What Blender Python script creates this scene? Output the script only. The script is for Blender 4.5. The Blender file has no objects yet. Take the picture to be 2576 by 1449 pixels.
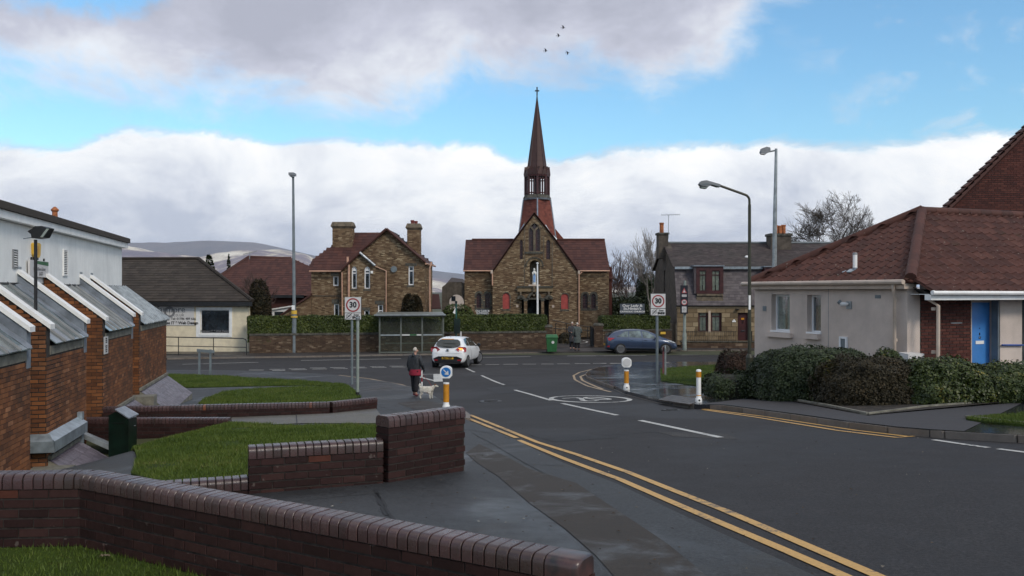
import bpy,bmesh,math,random
import numpy as np
from mathutils import Vector,Matrix
from mathutils.geometry import tessellate_polygon
from math import sin,cos,tan,pi,radians,atan2,sqrt

S=bpy.context.scene
COL=S.collection
rnd=random.Random(7)
H=3.7            # camera height above the main road
F=2200.0         # focal length in units of 1/2576 of the picture width
# ------------------------------------------------------------------ camera
cam_data=bpy.data.cameras.new("camera")
cam=bpy.data.objects.new("camera",cam_data)
COL.objects.link(cam)
cam.location=(0,0,H)
cam.rotation_euler=(radians(90),0,0)
cam_data.sensor_width=36
cam_data.lens=36*F/2576
cam_data.shift_y=8.5/2576
cam_data.clip_start=0.1
cam_data.clip_end=30000
S.camera=cam
S.view_settings.view_transform='Standard'
S.view_settings.look='None'
S.view_settings.gamma=1
S.view_settings.use_curve_mapping=False
S.view_settings.exposure=0.08
S.cycles.max_bounces=6
S.cycles.diffuse_bounces=3
S.cycles.glossy_bounces=3
S.cycles.transmission_bounces=4
S.cycles.transparent_max_bounces=6
S.cycles.volume_bounces=0
S.cycles.caustics_reflective=False
S.cycles.caustics_refractive=False

# ------------------------------------------------------------------ node helpers
class NT:
    def __init__(s,tree):
        s.t=tree; s.n=tree.nodes; s.l=tree.links
    def node(s,typ,**kw):
        n=s.n.new(typ)
        for k,v in kw.items():
            setattr(n,k,v)
        return n
    def put(s,sock,v):
        if isinstance(v,bpy.types.NodeSocket):
            s.l.new(v,sock)
        elif v is not None:
            if sock.type in ('RGBA',) and not hasattr(v,'__len__'):
                v=(v,v,v,1)
            elif sock.type == 'RGBA' and len(v) == 3:
                v=(*v,1)
            sock.default_value=v
    def m(s,op,a,b=None,c=None,clamp=False):
        n=s.node('ShaderNodeMath',operation=op); n.use_clamp=clamp
        s.put(n.inputs[0],a)
        if b is not None: s.put(n.inputs[1],b)
        if c is not None: s.put(n.inputs[2],c)
        return n.outputs[0]
    def mix(s,f,a,b,typ='MIX'):
        n=s.node('ShaderNodeMix',data_type='RGBA',blend_type=typ)
        s.put(n.inputs[0],f); s.put(n.inputs[6],a); s.put(n.inputs[7],b)
        return n.outputs[2]
    def noise(s,vec,scale,detail=3,rough=0.55,dist=0.0,out=0):
        n=s.node('ShaderNodeTexNoise')
        if vec is not None: s.l.new(vec,n.inputs['Vector'])
        n.inputs['Scale'].default_value=scale; n.inputs['Detail'].default_value=detail
        n.inputs['Roughness'].default_value=rough; n.inputs['Distortion'].default_value=dist
        return n.outputs[out]
    def ramp(s,f,stops,interp='LINEAR'):
        n=s.node('ShaderNodeValToRGB'); r=n.color_ramp; r.interpolation=interp
        s.put(n.inputs[0],f)
        while len(r.elements) < len(stops): r.elements.new(0.5)
        for e,(p,c) in zip(r.elements,stops):
            e.position=p
            if not hasattr(c,'__len__'): c=(c,c,c)
            e.color=(*c[:3],1)
        return n.outputs[0]
    def mapr(s,v,a,b,c=0.0,d=1.0,smooth=False):
        n=s.node('ShaderNodeMapRange')
        if smooth: n.interpolation_type='SMOOTHSTEP'
        s.put(n.inputs[0],v)
        for i,x in enumerate((a,b,c,d)): s.put(n.inputs[1+i],x)
        return n.outputs[0]
    def coord(s,which='Object'):
        return s.node('ShaderNodeTexCoord').outputs[which]
    def scalev(s,vec,sc):
        n=s.node('ShaderNodeVectorMath',operation='MULTIPLY')
        s.put(n.inputs[0],vec); n.inputs[1].default_value=sc
        return n.outputs[0]
    def addv(s,vec,b):
        n=s.node('ShaderNodeVectorMath',operation='ADD')
        s.put(n.inputs[0],vec); s.put(n.inputs[1],b)
        return n.outputs[0]

# ------------------------------------------------------------------ sky, clouds and sun
SUN_EL,SUN_AZ=radians(38),radians(142)      # azimuth from +Y towards +X
world=bpy.data.worlds.new("World"); S.world=world; world.use_nodes=True
W=NT(world.node_tree); W.n.clear()
out=W.node('ShaderNodeOutputWorld'); bg=W.node('ShaderNodeBackground')
sky=W.node('ShaderNodeTexSky',sky_type='NISHITA')
sky.sun_disc=False; sky.sun_elevation=SUN_EL; sky.sun_rotation=SUN_AZ
sky.air_density=1.2; sky.dust_density=0.6; sky.ozone_density=1.6
SKY_STR=0.12
tc=W.node('ShaderNodeTexCoord'); gen=tc.outputs['Generated']
sx=W.node('ShaderNodeSeparateXYZ'); W.l.new(gen,sx.inputs[0])
az=W.m('ARCTAN2',sx.outputs[0],sx.outputs[1])
el=W.m('ARCSINE',sx.outputs[2])
zz=W.m('ADD',W.m('MAXIMUM',sx.outputs[2],0.0),0.13)
cv=W.node('ShaderNodeCombineXYZ')
W.l.new(W.m('DIVIDE',sx.outputs[0],zz),cv.inputs[0]); W.l.new(W.m('DIVIDE',sx.outputs[1],zz),cv.inputs[1])
cl=cv.outputs[0]
n_big=W.noise(cl,1.15,9,0.56,0.15)
ae=W.node('ShaderNodeCombineXYZ'); W.l.new(az,ae.inputs[0]); W.l.new(W.m('MULTIPLY',el,1.6),ae.inputs[1])
n_edge=W.noise(ae.outputs[0],7.5,9,0.66,0.35)       # rolling cloud edges
n_fine=W.noise(W.addv(ae.outputs[0],(3.1,1.7,0)),16.0,6,0.6,0.3)
d_edge=W.m('SUBTRACT',n_edge,0.5)
# lower bank: from the horizon up to about 9.5 degrees
azn=W.mapr(az,-0.6,0.6)
low_top=W.m('MULTIPLY',W.ramp(azn,[(0.0,.148),(.10,.150),(.16,.172),(.27,.170),(.38,.172),(.47,.166),(.51,.150),(.62,.166),(.74,.163),(.86,.160),(.93,.158),(1.0,.143)],'EASE'),1.0)
low=W.m('SUBTRACT',W.m('ADD',low_top,W.m('MULTIPLY',d_edge,0.055)),el)
low_m=W.mapr(low,-0.004,0.012,0,1,True)
# upper clouds: lower edge height as a function of azimuth
up_bot=W.ramp(azn,[(0.0,.215),(.10,.205),(.17,.200),(.22,.208),(.33,.198),(.40,.212),(.46,.245),(.55,.245),(.62,.232),(.68,.252),(.76,.30),(.83,.38),(1.0,.42)],'EASE')
up=W.m('SUBTRACT',W.m('ADD',el,W.m('MULTIPLY',d_edge,0.16)),up_bot)
up_m=W.mapr(up,-0.030,0.040,0,1,True)
# small blue opening high on the left, and open blue between the clouds elsewhere
hole=W.m('ADD',W.m('POWER',W.m('DIVIDE',W.m('ADD',az,0.50),0.14),2.0),W.m('POWER',W.m('DIVIDE',W.m('SUBTRACT',el,0.325),0.055),2.0))
hole_m=W.mapr(W.m('ADD',hole,W.m('MULTIPLY',d_edge,2.5)),0.35,1.15,0,1,True)
general=W.mapr(n_big,0.40,0.56,0,1,True)
highmix=W.mapr(el,0.36,0.55,0,1,True)
infront=W.mapr(W.m('ABSOLUTE',az),0.75,1.1,1,0,True)
upper_local=W.m('MULTIPLY',up_m,hole_m)
wisps=W.m('MULTIPLY',W.mapr(n_fine,0.50,0.74,0,0.45,True),W.mapr(az,0.24,0.45,0,1,True))
upper_local=W.m('MAXIMUM',upper_local,wisps)
upper_all=W.mix(W.m('MULTIPLY',infront,W.m('SUBTRACT',1.0,highmix)),general,upper_local)
mask=W.m('MAXIMUM',low_m,upper_all)
# colours
shade_n=W.noise(W.addv(ae.outputs[0],(9.0,4.0,0)),5.0,8,0.62,0.3)
low_col=W.ramp(W.m('ADD',W.m('MULTIPLY',shade_n,0.9),W.m('MULTIPLY',W.mapr(low,0.0,0.13),-0.22)),
                 [(.20,(.50,.55,.66)),(.30,(.68,.72,.80)),(.40,(.86,.89,.93)),(.52,(1.0,1.0,1.0))])
# grey-blue rain veil just above the far hills
veil=W.m('MULTIPLY',W.mapr(el,0.0,0.06,1,0,True),W.mapr(n_edge,.38,.60,1,0.35))
low_col=W.mix(W.m('MULTIPLY',veil,0.85),low_col,(.27,.40,.60))
thick=W.mapr(up,0.0,0.09,0,1,True)
up_col=W.ramp(W.m('ADD',W.m('MULTIPLY',shade_n,0.8),W.m('MULTIPLY',thick,-0.20)),[(.12,(.42,.44,.53)),(.28,(.54,.56,.66)),(.42,(.72,.75,.82)),(.58,(.86,.91,.97))])
gen_col=W.ramp(n_fine,[(.3,(.58,.57,.60)),(.6,(.90,.88,.87))])
up_col=W.mix(W.m('MULTIPLY',infront,W.m('SUBTRACT',1.0,highmix)),gen_col,up_col)
cloud=W.mix(W.mapr(W.m('SUBTRACT',low_m,0.5),0,0.3),up_col,low_col)
blue=W.mix(1.0,sky.outputs[0],(0.86,1.22,1.38),'MULTIPLY')
bs=W.node('ShaderNodeVectorMath',operation='SCALE'); W.l.new(blue,bs.inputs[0]); bs.inputs[3].default_value=1.0
cs=W.node('ShaderNodeVectorMath',operation='SCALE'); W.l.new(cloud,cs.inputs[0]); cs.inputs[3].default_value=1.04/SKY_STR
W.put(bg.inputs[0],W.mix(mask,bs.outputs[0],cs.outputs[0]))
bg.inputs[1].default_value=SKY_STR
W.l.new(bg.outputs[0],out.inputs[0])
world.cycles.sampling_method='MANUAL'; world.cycles.sample_map_resolution=512

sun_d=bpy.data.lights.new("sun",'SUN'); sun_d.energy=1.5; sun_d.angle=radians(14); sun_d.color=(1.0,.90,.78)
sun=bpy.data.objects.new("sun",sun_d); COL.objects.link(sun)
sd=Vector((sin(SUN_AZ)*cos(SUN_EL),cos(SUN_AZ)*cos(SUN_EL),sin(SUN_EL)))
sun.rotation_euler=sd.to_track_quat('Z','Y').to_euler(); sun.location=(0,-20,40)

# ------------------------------------------------------------------ scene helpers
def V(*a): return Vector(a)
def fx(u,Y): return (u-1288.0)/F*Y
def fz(v,Y): return H-(v-733.0)/F*Y
def P(u,v,Y): return Vector((fx(u,Y),Y,fz(v,Y)))

_GY=[(-20,-1.25),(0,-1.45),(5,-1.70),(9.6,-2.05),(15,-2.40),(19,-2.66),(23,-2.90),(26,-3.07),(29,-3.26),(33,-3.44),(38,-3.56),(42,-3.65),(46,-3.70),(4000,-3.70)]
def _g(y):
    if y <= _GY[0][0]: return _GY[0][1]
    for (a,za),(b,zb) in zip(_GY,_GY[1:]):
        if y <= b: return za+(zb-za)*(y-a)/(b-a)
    return _GY[-1][1]
def sstep(a,b,x):
    t=min(1,max(0,(x-a)/(b-a))); return t*t*(3-2*t)
def Gr(x,y):
    g=(_g(y-1.2)+2*_g(y)+_g(y+1.2))/4
    return H+g+0.035*min(14,max(-12,x))*(1-sstep(27,44,y))
WALLC_Y=17.95
def G(x,y):
    z=Gr(x,y)
    if x <-5.2:
        z -= 0.65*sstep(-5.5,-7.7,x)*sstep(8.5,12.5,y)*(1.0 if y < WALLC_Y else 0.0)
    return z
def gp(u,v,h=0.0):
    """the point of the ground (raised by h) seen at a picture position"""
    a=(u-1288.0)/F; b=-(v-733.0)/F
    lo=1.0; f0=H+b*lo-(G(a*lo,lo)+h); y=lo
    while y < 400:
        y2=y*1.02
        f1=H+b*y2-(G(a*y2,y2)+h)
        if f1 <= 0:
            for _ in range(30):
                m_=(y+y2)/2
                if H+b*m_-(G(a*m_,m_)+h) > 0: y=m_
                else: y2=m_
            break
        y=y2
    return Vector((a*y,y,G(a*y,y)+h))

ORG={}
def tag(o,label=None,cat=None,group=None,kind=None):
    if label: o['label']=label
    if cat: o['category']=cat
    if group: o['group']=group
    if kind: o['kind']=kind
    return o
def thing(name,label,cat,loc,group=None,rz=0.0,kind=None,scale=1.0):
    o=bpy.data.objects.new(name,None); COL.objects.link(o)
    o.location=loc; o.rotation_euler=(0,0,rz); o.empty_display_size=0.2
    o.scale=(scale,)*3
    ORG[o.name]=Vector(loc) if (rz == 0 and scale == 1.0) else Vector((0,0,0))
    return tag(o,label,cat,group,kind)
def org(o): return ORG.get(o.name,Vector((0,0,0))) if o is not None else Vector((0,0,0))
def inst(name,mesh,parent,M,label=None,local=False):
    """link one object that shares a mesh; M is in world space unless local"""
    o=bpy.data.objects.new(name,mesh); COL.objects.link(o)
    if parent is not None:
        o.parent=parent
        if not local: M=Matrix.Translation(-org(parent)) @ M
    o.matrix_local=M
    ORG[o.name]=org(parent)
    return o
def frame(o,u,n):
    """a point on a wall: a along it, b up (world z), d outwards"""
    o,u,n=Vector(o),Vector(u).normalized(),Vector(n).normalized()
    return lambda a,b,d=0.0: Vector((o.x+u.x*a+n.x*d,o.y+u.y*a+n.y*d,b+u.z*a+n.z*d))
def front(Y):
    return lambda a,b,d=0.0: Vector((a,Y-d,b))

class MB:
    def __init__(s): s.v=[]; s.f=[]; s.m=[]; s.smooth=False
    def add(s,vs,fs,mi=0):
        k=len(s.v); s.v.extend([tuple(p) for p in vs]); s.f.extend([tuple(i+k for i in f) for f in fs]); s.m.extend([mi]*len(fs)); return s
    def box(s,x0,x1,y0,y1,z0,z1,M=None,mi=0):
        vs=[Vector((x,y,z)) for x in (x0,x1) for y in (y0,y1) for z in (z0,z1)]
        if M is not None: vs=[M @ p for p in vs]
        return s.add(vs,[(0,1,3,2),(4,6,7,5),(0,4,5,1),(2,3,7,6),(0,2,6,4),(1,5,7,3)],mi)
    def fbox(s,fr,a0,a1,b0,b1,d0,d1,mi=0):
        vs=[fr(a,b,d) for a in (a0,a1) for d in (d0,d1) for b in (b0,b1)]
        return s.add(vs,[(0,1,3,2),(4,6,7,5),(0,4,5,1),(2,3,7,6),(0,2,6,4),(1,5,7,3)],mi)
    def cube8(s,p,mi=0):
        return s.add(p,[(0,3,2,1),(4,5,6,7),(0,1,5,4),(1,2,6,5),(2,3,7,6),(3,0,4,7)],mi)
    def poly(s,pts,mi=0): return s.add(pts,[tuple(range(len(pts)))],mi)
    def slab(s,pts,off,mi=0):
        """a polygon of points given thickness along the vector off"""
        n=len(pts); off=Vector(off); b=[Vector(p)+off for p in pts]
        tri=tessellate_polygon([[Vector(p) for p in pts]])
        fs=[tuple(t) for t in tri]+[tuple(n+i for i in reversed(t)) for t in tri]
        fs += [(i,(i+1) % n,n+(i+1) % n,n+i) for i in range(n)]
        return s.add(list(pts)+b,fs,mi)
    def plate(s,fr,outer,holes,d0,d1,mi=0):
        """flat plate in a wall frame, outline and holes as (a,b) lists, between depths d0 (back) and d1 (front)"""
        loops=[outer]+list(holes)
        flat=[q for lp in loops for q in lp]
        tri=tessellate_polygon([[Vector((q[0],q[1],0)) for q in lp] for lp in loops])
        n=len(flat)
        vs=[fr(a,b,d1) for a,b in flat]+[fr(a,b,d0) for a,b in flat]
        fs=[tuple(t) for t in tri]+[tuple(n+i for i in reversed(t)) for t in tri]
        k=0
        for lp in loops:
            m=len(lp)
            for i in range(m):
                j=(i+1) % m
                fs.append((k+i,k+j,n+k+j,n+k+i))
            k += m
        return s.add(vs,fs,mi)
    def tube(s,pts,r,n=6,cap=True,mi=0):
        pts=[Vector(p) for p in pts]; rs=r if hasattr(r,'__len__') else [r]*len(pts)
        vs=[]; t_prev=None
        for i,p in enumerate(pts):
            t=(pts[min(i+1,len(pts)-1)]-pts[max(i-1,0)]).normalized()
            if t_prev is None:
                a=Vector((0,0,1)) if abs(t.z) < .9 else Vector((1,0,0))
                x=t.cross(a).normalized()
            else:
                x=(x-t*x.dot(t)).normalized()
            y=t.cross(x); t_prev=t
            for k in range(n):
                w=2*pi*k/n
                vs.append(p+(x*cos(w)+y*sin(w))*rs[i])
        fs=[(i*n+k,i*n+(k+1) % n,(i+1)*n+(k+1) % n,(i+1)*n+k) for i in range(len(pts)-1) for k in range(n)]
        if cap: fs += [tuple(reversed(range(n))),tuple((len(pts)-1)*n+k for k in range(n))]
        return s.add(vs,fs,mi)
    def lathe(s,prof,c,n=16,axis='Z',mi=0,M=None):
        c=Vector(c); vs=[]
        for r,z in prof:
            for k in range(n):
                w=2*pi*k/n
                q=Vector((r*cos(w),r*sin(w),z))
                if axis == 'Y': q=Vector((q.x,q.z,q.y))
                if axis == 'X': q=Vector((q.z,q.x,q.y))
                if M is not None: q=M @ q
                vs.append(c+q)
        m=len(prof)
        fs=[(i*n+k,i*n+(k+1) % n,(i+1)*n+(k+1) % n,(i+1)*n+k) for i in range(m-1) for k in range(n)]
        fs += [tuple(reversed(range(n))),tuple((m-1)*n+k for k in range(n))]
        return s.add(vs,fs,mi)
    def mesh(s,name,mats,o=Vector((0,0,0)),smooth=False):
        me=bpy.data.meshes.new(name)
        me.from_pydata([(p[0]-o[0],p[1]-o[1],p[2]-o[2]) for p in s.v],[],s.f)
        mats=mats if isinstance(mats,(list,tuple)) else [mats]
        for x in mats: me.materials.append(x)
        if len(mats) > 1: me.polygons.foreach_set('material_index',s.m)
        if smooth or s.smooth:
            me.polygons.foreach_set('use_smooth',[True]*len(me.polygons))
            try: me.set_sharp_from_angle(angle=radians(38))
            except Exception: pass
        me.update()
        return me
    def build(s,name,mats,parent=None,smooth=False,label=None,cat=None,group=None,kind=None,fixn=True):
        o0=org(parent)
        me=s.mesh(name,mats,o0,smooth)
        if fixn:
            bm=bmesh.new(); bm.from_mesh(me); bmesh.ops.recalc_face_normals(bm,faces=bm.faces); bm.to_mesh(me); bm.free()
        ob=bpy.data.objects.new(name,me); COL.objects.link(ob)
        if parent is not None: ob.parent=parent
        ORG[ob.name]=o0
        return tag(ob,label,cat,group,kind)

def rect(a0,a1,b0,b1): return [(a0,b0),(a1,b0),(a1,b1),(a0,b1)]
def arch(a0,a1,b0,b1,kind='round',n=8):
    w=(a1-a0)/2; c=(a0+a1)/2
    if kind == 'round':
        s0=b1-w
        return [(a0,b0),(a1,b0)]+[(c+w*cos(pi*k/n),s0+w*sin(pi*k/n)) for k in range(n+1)]
    rise=w*1.45; s0=b1-rise; R=(w*w+rise*rise)/(2*w)
    pts=[(a0,b0),(a1,b0)]
    th=math.asin(min(1,rise/R))
    pts += [(a1-R+R*cos(th*k/n),s0+R*sin(th*k/n)) for k in range(n+1)]
    pts += [(a0+R-R*cos(th*k/n),s0+R*sin(th*k/n)) for k in range(n-1,-1,-1)]
    return pts
def shrink(poly,d):
    a0=min(p[0] for p in poly); a1=max(p[0] for p in poly); b0=min(p[1] for p in poly); b1=max(p[1] for p in poly)
    ca,cb=(a0+a1)/2,(b0+b1)/2
    sa=1-2*d/(a1-a0); sb=1-2*d/(b1-b0)
    return [(ca+(p[0]-ca)*sa,cb+(p[1]-cb)*sb) for p in poly]
def spans(polys,b):
    xs=[]
    for lp in polys:
        for (x0,y0),(x1,y1) in zip(lp,lp[1:]+lp[:1]):
            if (y0 <= b) != (y1 <= b):
                xs.append(x0+(b-y0)/(y1-y0)*(x1-x0))
    xs.sort()
    return [(xs[i],xs[i+1]) for i in range(0,len(xs)-1,2)]

def tint(name): return None
_bm_cache={}
def brick_mesh(key,l,w,h,mat,bev=0.004):
    k=(key,round(l,3),round(w,3),round(h,3))
    if k not in _bm_cache:
        b=MB(); x,y,z=l/2,w/2,h/2; e=bev
        v0=[(-x,-y+e,-z+e),(x,-y+e,-z+e),(x,-y+e,z-e),(-x,-y+e,z-e)]
        v1=[(-x+e,-y,-z+e),(x-e,-y,-z+e),(x-e,-y,z-e),(-x+e,-y,z-e)]
        v2=[(-x,y,-z+e),(x,y,-z+e),(x,y,z-e),(-x,y,z-e)]
        b.add(v0+v1+v2,[(4,5,6,7),(0,1,5,4),(1,2,6,5),(2,3,7,6),(3,0,4,7),(1,0,8,9),(2,1,9,10),(3,2,10,11),(0,3,11,8),(8,11,10,9)])
        _bm_cache[k]=b.mesh('brick',mat)
    return _bm_cache[k]

def bricks(parent,o,u,n,polys,mat,L=.225,Hc=.075,proud=.006,depth=.09,limit=0,jitter=.0015,order=None,name='brick',b_off=0.0,rough=0.0,jt=.010):
    """lay brick courses on a wall face; the first `limit` (in order of priority) as single parts, the rest joined"""
    o,u,n=Vector(o),Vector(u).normalized(),Vector(n).normalized()
    fr=frame(o,u,n); bmin=min(p[1] for p in polys[0]); bmax=max(p[1] for p in polys[0])
    items=[]; c=0; b=bmin+b_off
    while b < bmax-0.02:
        mid=b+Hc/2
        for (a0,a1) in spans(polys,mid):
            st=-10000*L+(L/2 if c % 2 else 0)+(rnd.uniform(-.3,.3)*L if rough else 0)
            k=math.floor((a0-st)/L)
            x=st+k*L
            while x < a1:
                l0,l1=max(x,a0)+jt/2,min(x+L,a1)-jt/2
                if l1-l0 > .025: items.append((l0,l1,b+jt/2,b+Hc-jt/2))
                x += L
        b += Hc; c += 1
    if order: items.sort(key=lambda t: order((t[0]+t[1])/2,t[2]))
    R=Matrix((u.to_4d(),(-n).to_4d(),(0,0,1,0),(0,0,0,0))).transposed().to_3x3().to_4x4()
    for t in items[:limit]:
        l0,l1,z0,z1=t
        me=brick_mesh(mat.name,l1-l0,depth,z1-z0,mat)
        d=proud+rnd.uniform(-jitter,jitter)-depth/2
        M=Matrix.Translation(fr((l0+l1)/2,(z0+z1)/2,d)) @ R
        inst(name,me,parent,M)
    rest=items[limit:]
    if rest:
        m=MB()
        for l0,l1,z0,z1 in rest:
            p=proud+rnd.uniform(-jitter,jitter)+(rnd.uniform(0,rough) if rough else 0)
            q=[fr(l0,z0,0),fr(l1,z0,0),fr(l1,z1,0),fr(l0,z1,0),fr(l0,z0,p),fr(l1,z0,p),fr(l1,z1,p),fr(l0,z1,p)]
            m.add(q,[(4,5,6,7),(0,1,5,4),(1,2,6,5),(2,3,7,6),(3,0,4,7)])
        m.build(name+'work',mat,parent,kind='stuff',fixn=False)
    return len(items)

def window(parent,fr,poly,depth,fw,fmat,gmat,bars_a=(),bars_b=(),bw=.04,reveal=None,name='window',label=None,sill=None,curtain=None):
    """window set `depth` behind the wall face: frame, glazing bars, pane"""
    inner=shrink(poly,fw)
    m=MB(); m.plate(fr,poly,[inner],-depth-.05,-depth)
    a0=min(p[0] for p in inner); a1=max(p[0] for p in inner); b0=min(p[1] for p in inner); b1=max(p[1] for p in inner)
    for t in bars_a:
        x=a0+(a1-a0)*t
        s_=spans([[(q[1],q[0]) for q in inner]],x)
        for lo,hi in s_: m.fbox(fr,x-bw/2,x+bw/2,lo,hi,-depth-.045,-depth-.008)
    for t in bars_b:
        y=b0+(b1-b0)*t
        for lo,hi in spans([inner],y): m.fbox(fr,lo,hi,y-bw/2,y+bw/2,-depth-.042,-depth-.005)
    w=m.build(name,fmat,parent,label=label)
    g=MB(); g.plate(fr,inner,[],-depth-.034,-depth-.026); g.build('pane',gmat,w)
    if sill:
        s2=MB(); s2.fbox(fr,a0-fw-.05,a1+fw+.05,b0-fw-.09,b0-fw-.002,-depth,.05); s2.build('sill',sill,w)
    if curtain:
        c_=MB()
        k=14
        for side in ((a0,a0+(a1-a0)*.42),(a1-(a1-a0)*.42,a1)):
            pts=[fr(side[0]+(side[1]-side[0])*i/k,b0,-depth-.05-.025*(i % 2)) for i in range(k+1)]
            pt2=[fr(side[0]+(side[1]-side[0])*i/k,b1,-depth-.05-.025*(i % 2)) for i in range(k+1)]
            c_.add(pts+pt2,[(i,i+1,k+2+i,k+1+i) for i in range(k)])
        c_.build('curtain',curtain,w,fixn=False)
    return w

def tiles(parent,o,u,w,poly,mat,tw=.33,tl=.345,thick=.022,wave=0.0,limit=0,name='tile',nseg=6,lift=.0,jit=.003,stag=False):
    """tile courses on a roof plane: o origin, u along the eave, w up the slope, poly in (a, c) plane coordinates"""
    o,u,w=Vector(o),Vector(u).normalized(),Vector(w).normalized()
    n=u.cross(w).normalized()
    if n.z < 0: n=-n
    pt=lambda a,c,d=0.0: o+u*a+w*c+n*d
    c0=min(p[1] for p in poly); c1=max(p[1] for p in poly)
    rows=int(math.ceil((c1-c0)/tl)); done=0
    rest=MB()
    def prof(nx):
        r=[]
        for i in range(nx+1):
            t=i/nx
            r.append((t,wave*(0.5-0.5*cos(2*pi*min(1,max(0,(t-.12)/.76)))) if wave else 0.0))
        return r
    me=None
    if limit:
        b=MB(); pr=prof(nseg*2); k=len(pr); g_=.003
        for (yy,dd) in ((0,thick),(tl*1.06,.006)):
            for t,h in pr: b.v.append((g_+t*(tw-2*g_),yy,dd+h))
        for t,h in pr: b.v.append((g_+t*(tw-2*g_),0,0))
        for i in range(k-1):
            b.f.append((i,i+1,k+i+1,k+i)); b.f.append((2*k+i,2*k+i+1,i+1,i))
        b.m=[0]*len(b.f)
        me=b.mesh('tile',mat,smooth=bool(wave))
    B=Matrix((u.to_4d(),w.to_4d(),n.to_4d(),(0,0,0,0))).transposed().to_3x3().to_4x4()
    jobs=[]
    for r in range(rows):
        ca=c0+r*tl; cb=min(ca+tl,c1+.02)
        for a0,a1 in spans([poly],min(ca+tl*.35,c1-.004)):
            st=math.floor(a0/tw)*tw-(tw/2 if (stag and r % 2) else 0); x=st
            while x < a1:
                if x >= a0-tw*.25 and x+tw <= a1+tw*.25: jobs.append((0,r,x,x,x+tw,ca,cb))
                elif min(a1,x+tw)-max(a0,x) > .02: jobs.append((1,r,x,max(a0,x),min(a1,x+tw),ca,cb))
                x += tw
    for kind,r,x,xa,xb,ca,cb in jobs:
        if kind == 0 and done < limit:
            M=Matrix.Translation(pt(x,ca,lift+rnd.uniform(0,jit))) @ B
            inst(name,me,parent,M); done += 1
        else:
            nx=nseg if wave else 1; pr=prof(nx); k=len(pr); base=len(rest.v); j=rnd.uniform(0,jit)
            if kind == 1: pr=[(t,h) for t,h in prof(nx)]
            for (cc,dd) in ((ca,thick),(cb+tl*.05,.006)):
                for t,h in pr:
                    ax=x+.003+t*(tw-.006); ax=min(max(ax,xa),xb)
                    rest.v.append(tuple(pt(ax,cc,lift+dd+h+j)))
            for t,h in pr:
                ax=min(max(x+.003+t*(tw-.006),xa),xb); rest.v.append(tuple(pt(ax,ca,lift)))
            for i in range(k-1):
                rest.f.append((base+i,base+i+1,base+k+i+1,base+k+i)); rest.f.append((base+2*k+i,base+2*k+i+1,base+i+1,base+i)); rest.m += [0,0]
    if rest.f: rest.build('roof_tiling',mat,parent,kind='stuff',fixn=False,smooth=bool(wave))
def roof_poly(pts3):
    """plane coordinates of a roof polygon whose first two points are the eave"""
    p=[Vector(q) for q in pts3]; u=(p[1]-p[0]).normalized()
    far=max(p[2:],key=lambda q: ((q-p[0])-u*(q-p[0]).dot(u)).length)
    w=((far-p[0])-u*(far-p[0]).dot(u)).normalized()
    return p[0],u,w,[((q-p[0]).dot(u),(q-p[0]).dot(w)) for q in p]
def roof(parent,pts3,mat,under,thick=.10,**kw):
    """a solid roof slope with tile courses on it"""
    o,u,w,poly=roof_poly(pts3)
    n=u.cross(w).normalized()
    if n.z < 0: n=-n
    m=MB(); m.slab([Vector(q)-n*.004 for q in pts3],-n*thick); s_=m.build('roof',under,parent)
    tiles(parent,o,u,w,poly,mat,**kw)
    return s_

def text(parent,body,size,M,mat,name='lettering',bold=0.0,align='CENTER',sx=1.0,shear=0.0,ext=0.002,spacing=1.0):
    c=bpy.data.curves.new(name,'FONT'); c.body=body; c.size=size; c.align_x=align; c.align_y='CENTER'
    c.extrude=ext; c.offset=bold; c.shear=shear; c.resolution_u=3; c.space_character=spacing
    c.materials.append(mat)
    tmp=bpy.data.objects.new('tmp_text',c); COL.objects.link(tmp)
    bpy.context.view_layer.update()
    me=bpy.data.meshes.new_from_object(tmp); bpy.data.objects.remove(tmp); bpy.data.curves.remove(c)
    ob=bpy.data.objects.new(name,me); COL.objects.link(ob)
    if parent is not None: ob.parent=parent; M=Matrix.Translation(-org(parent)) @ M
    ob.matrix_local=M @ Matrix.Diagonal((sx,1,1,1))
    ORG[ob.name]=org(parent)
    return ob
FACE=Matrix.Rotation(radians(90),4,'X')       # text standing up and facing the camera side (-Y)

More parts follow.
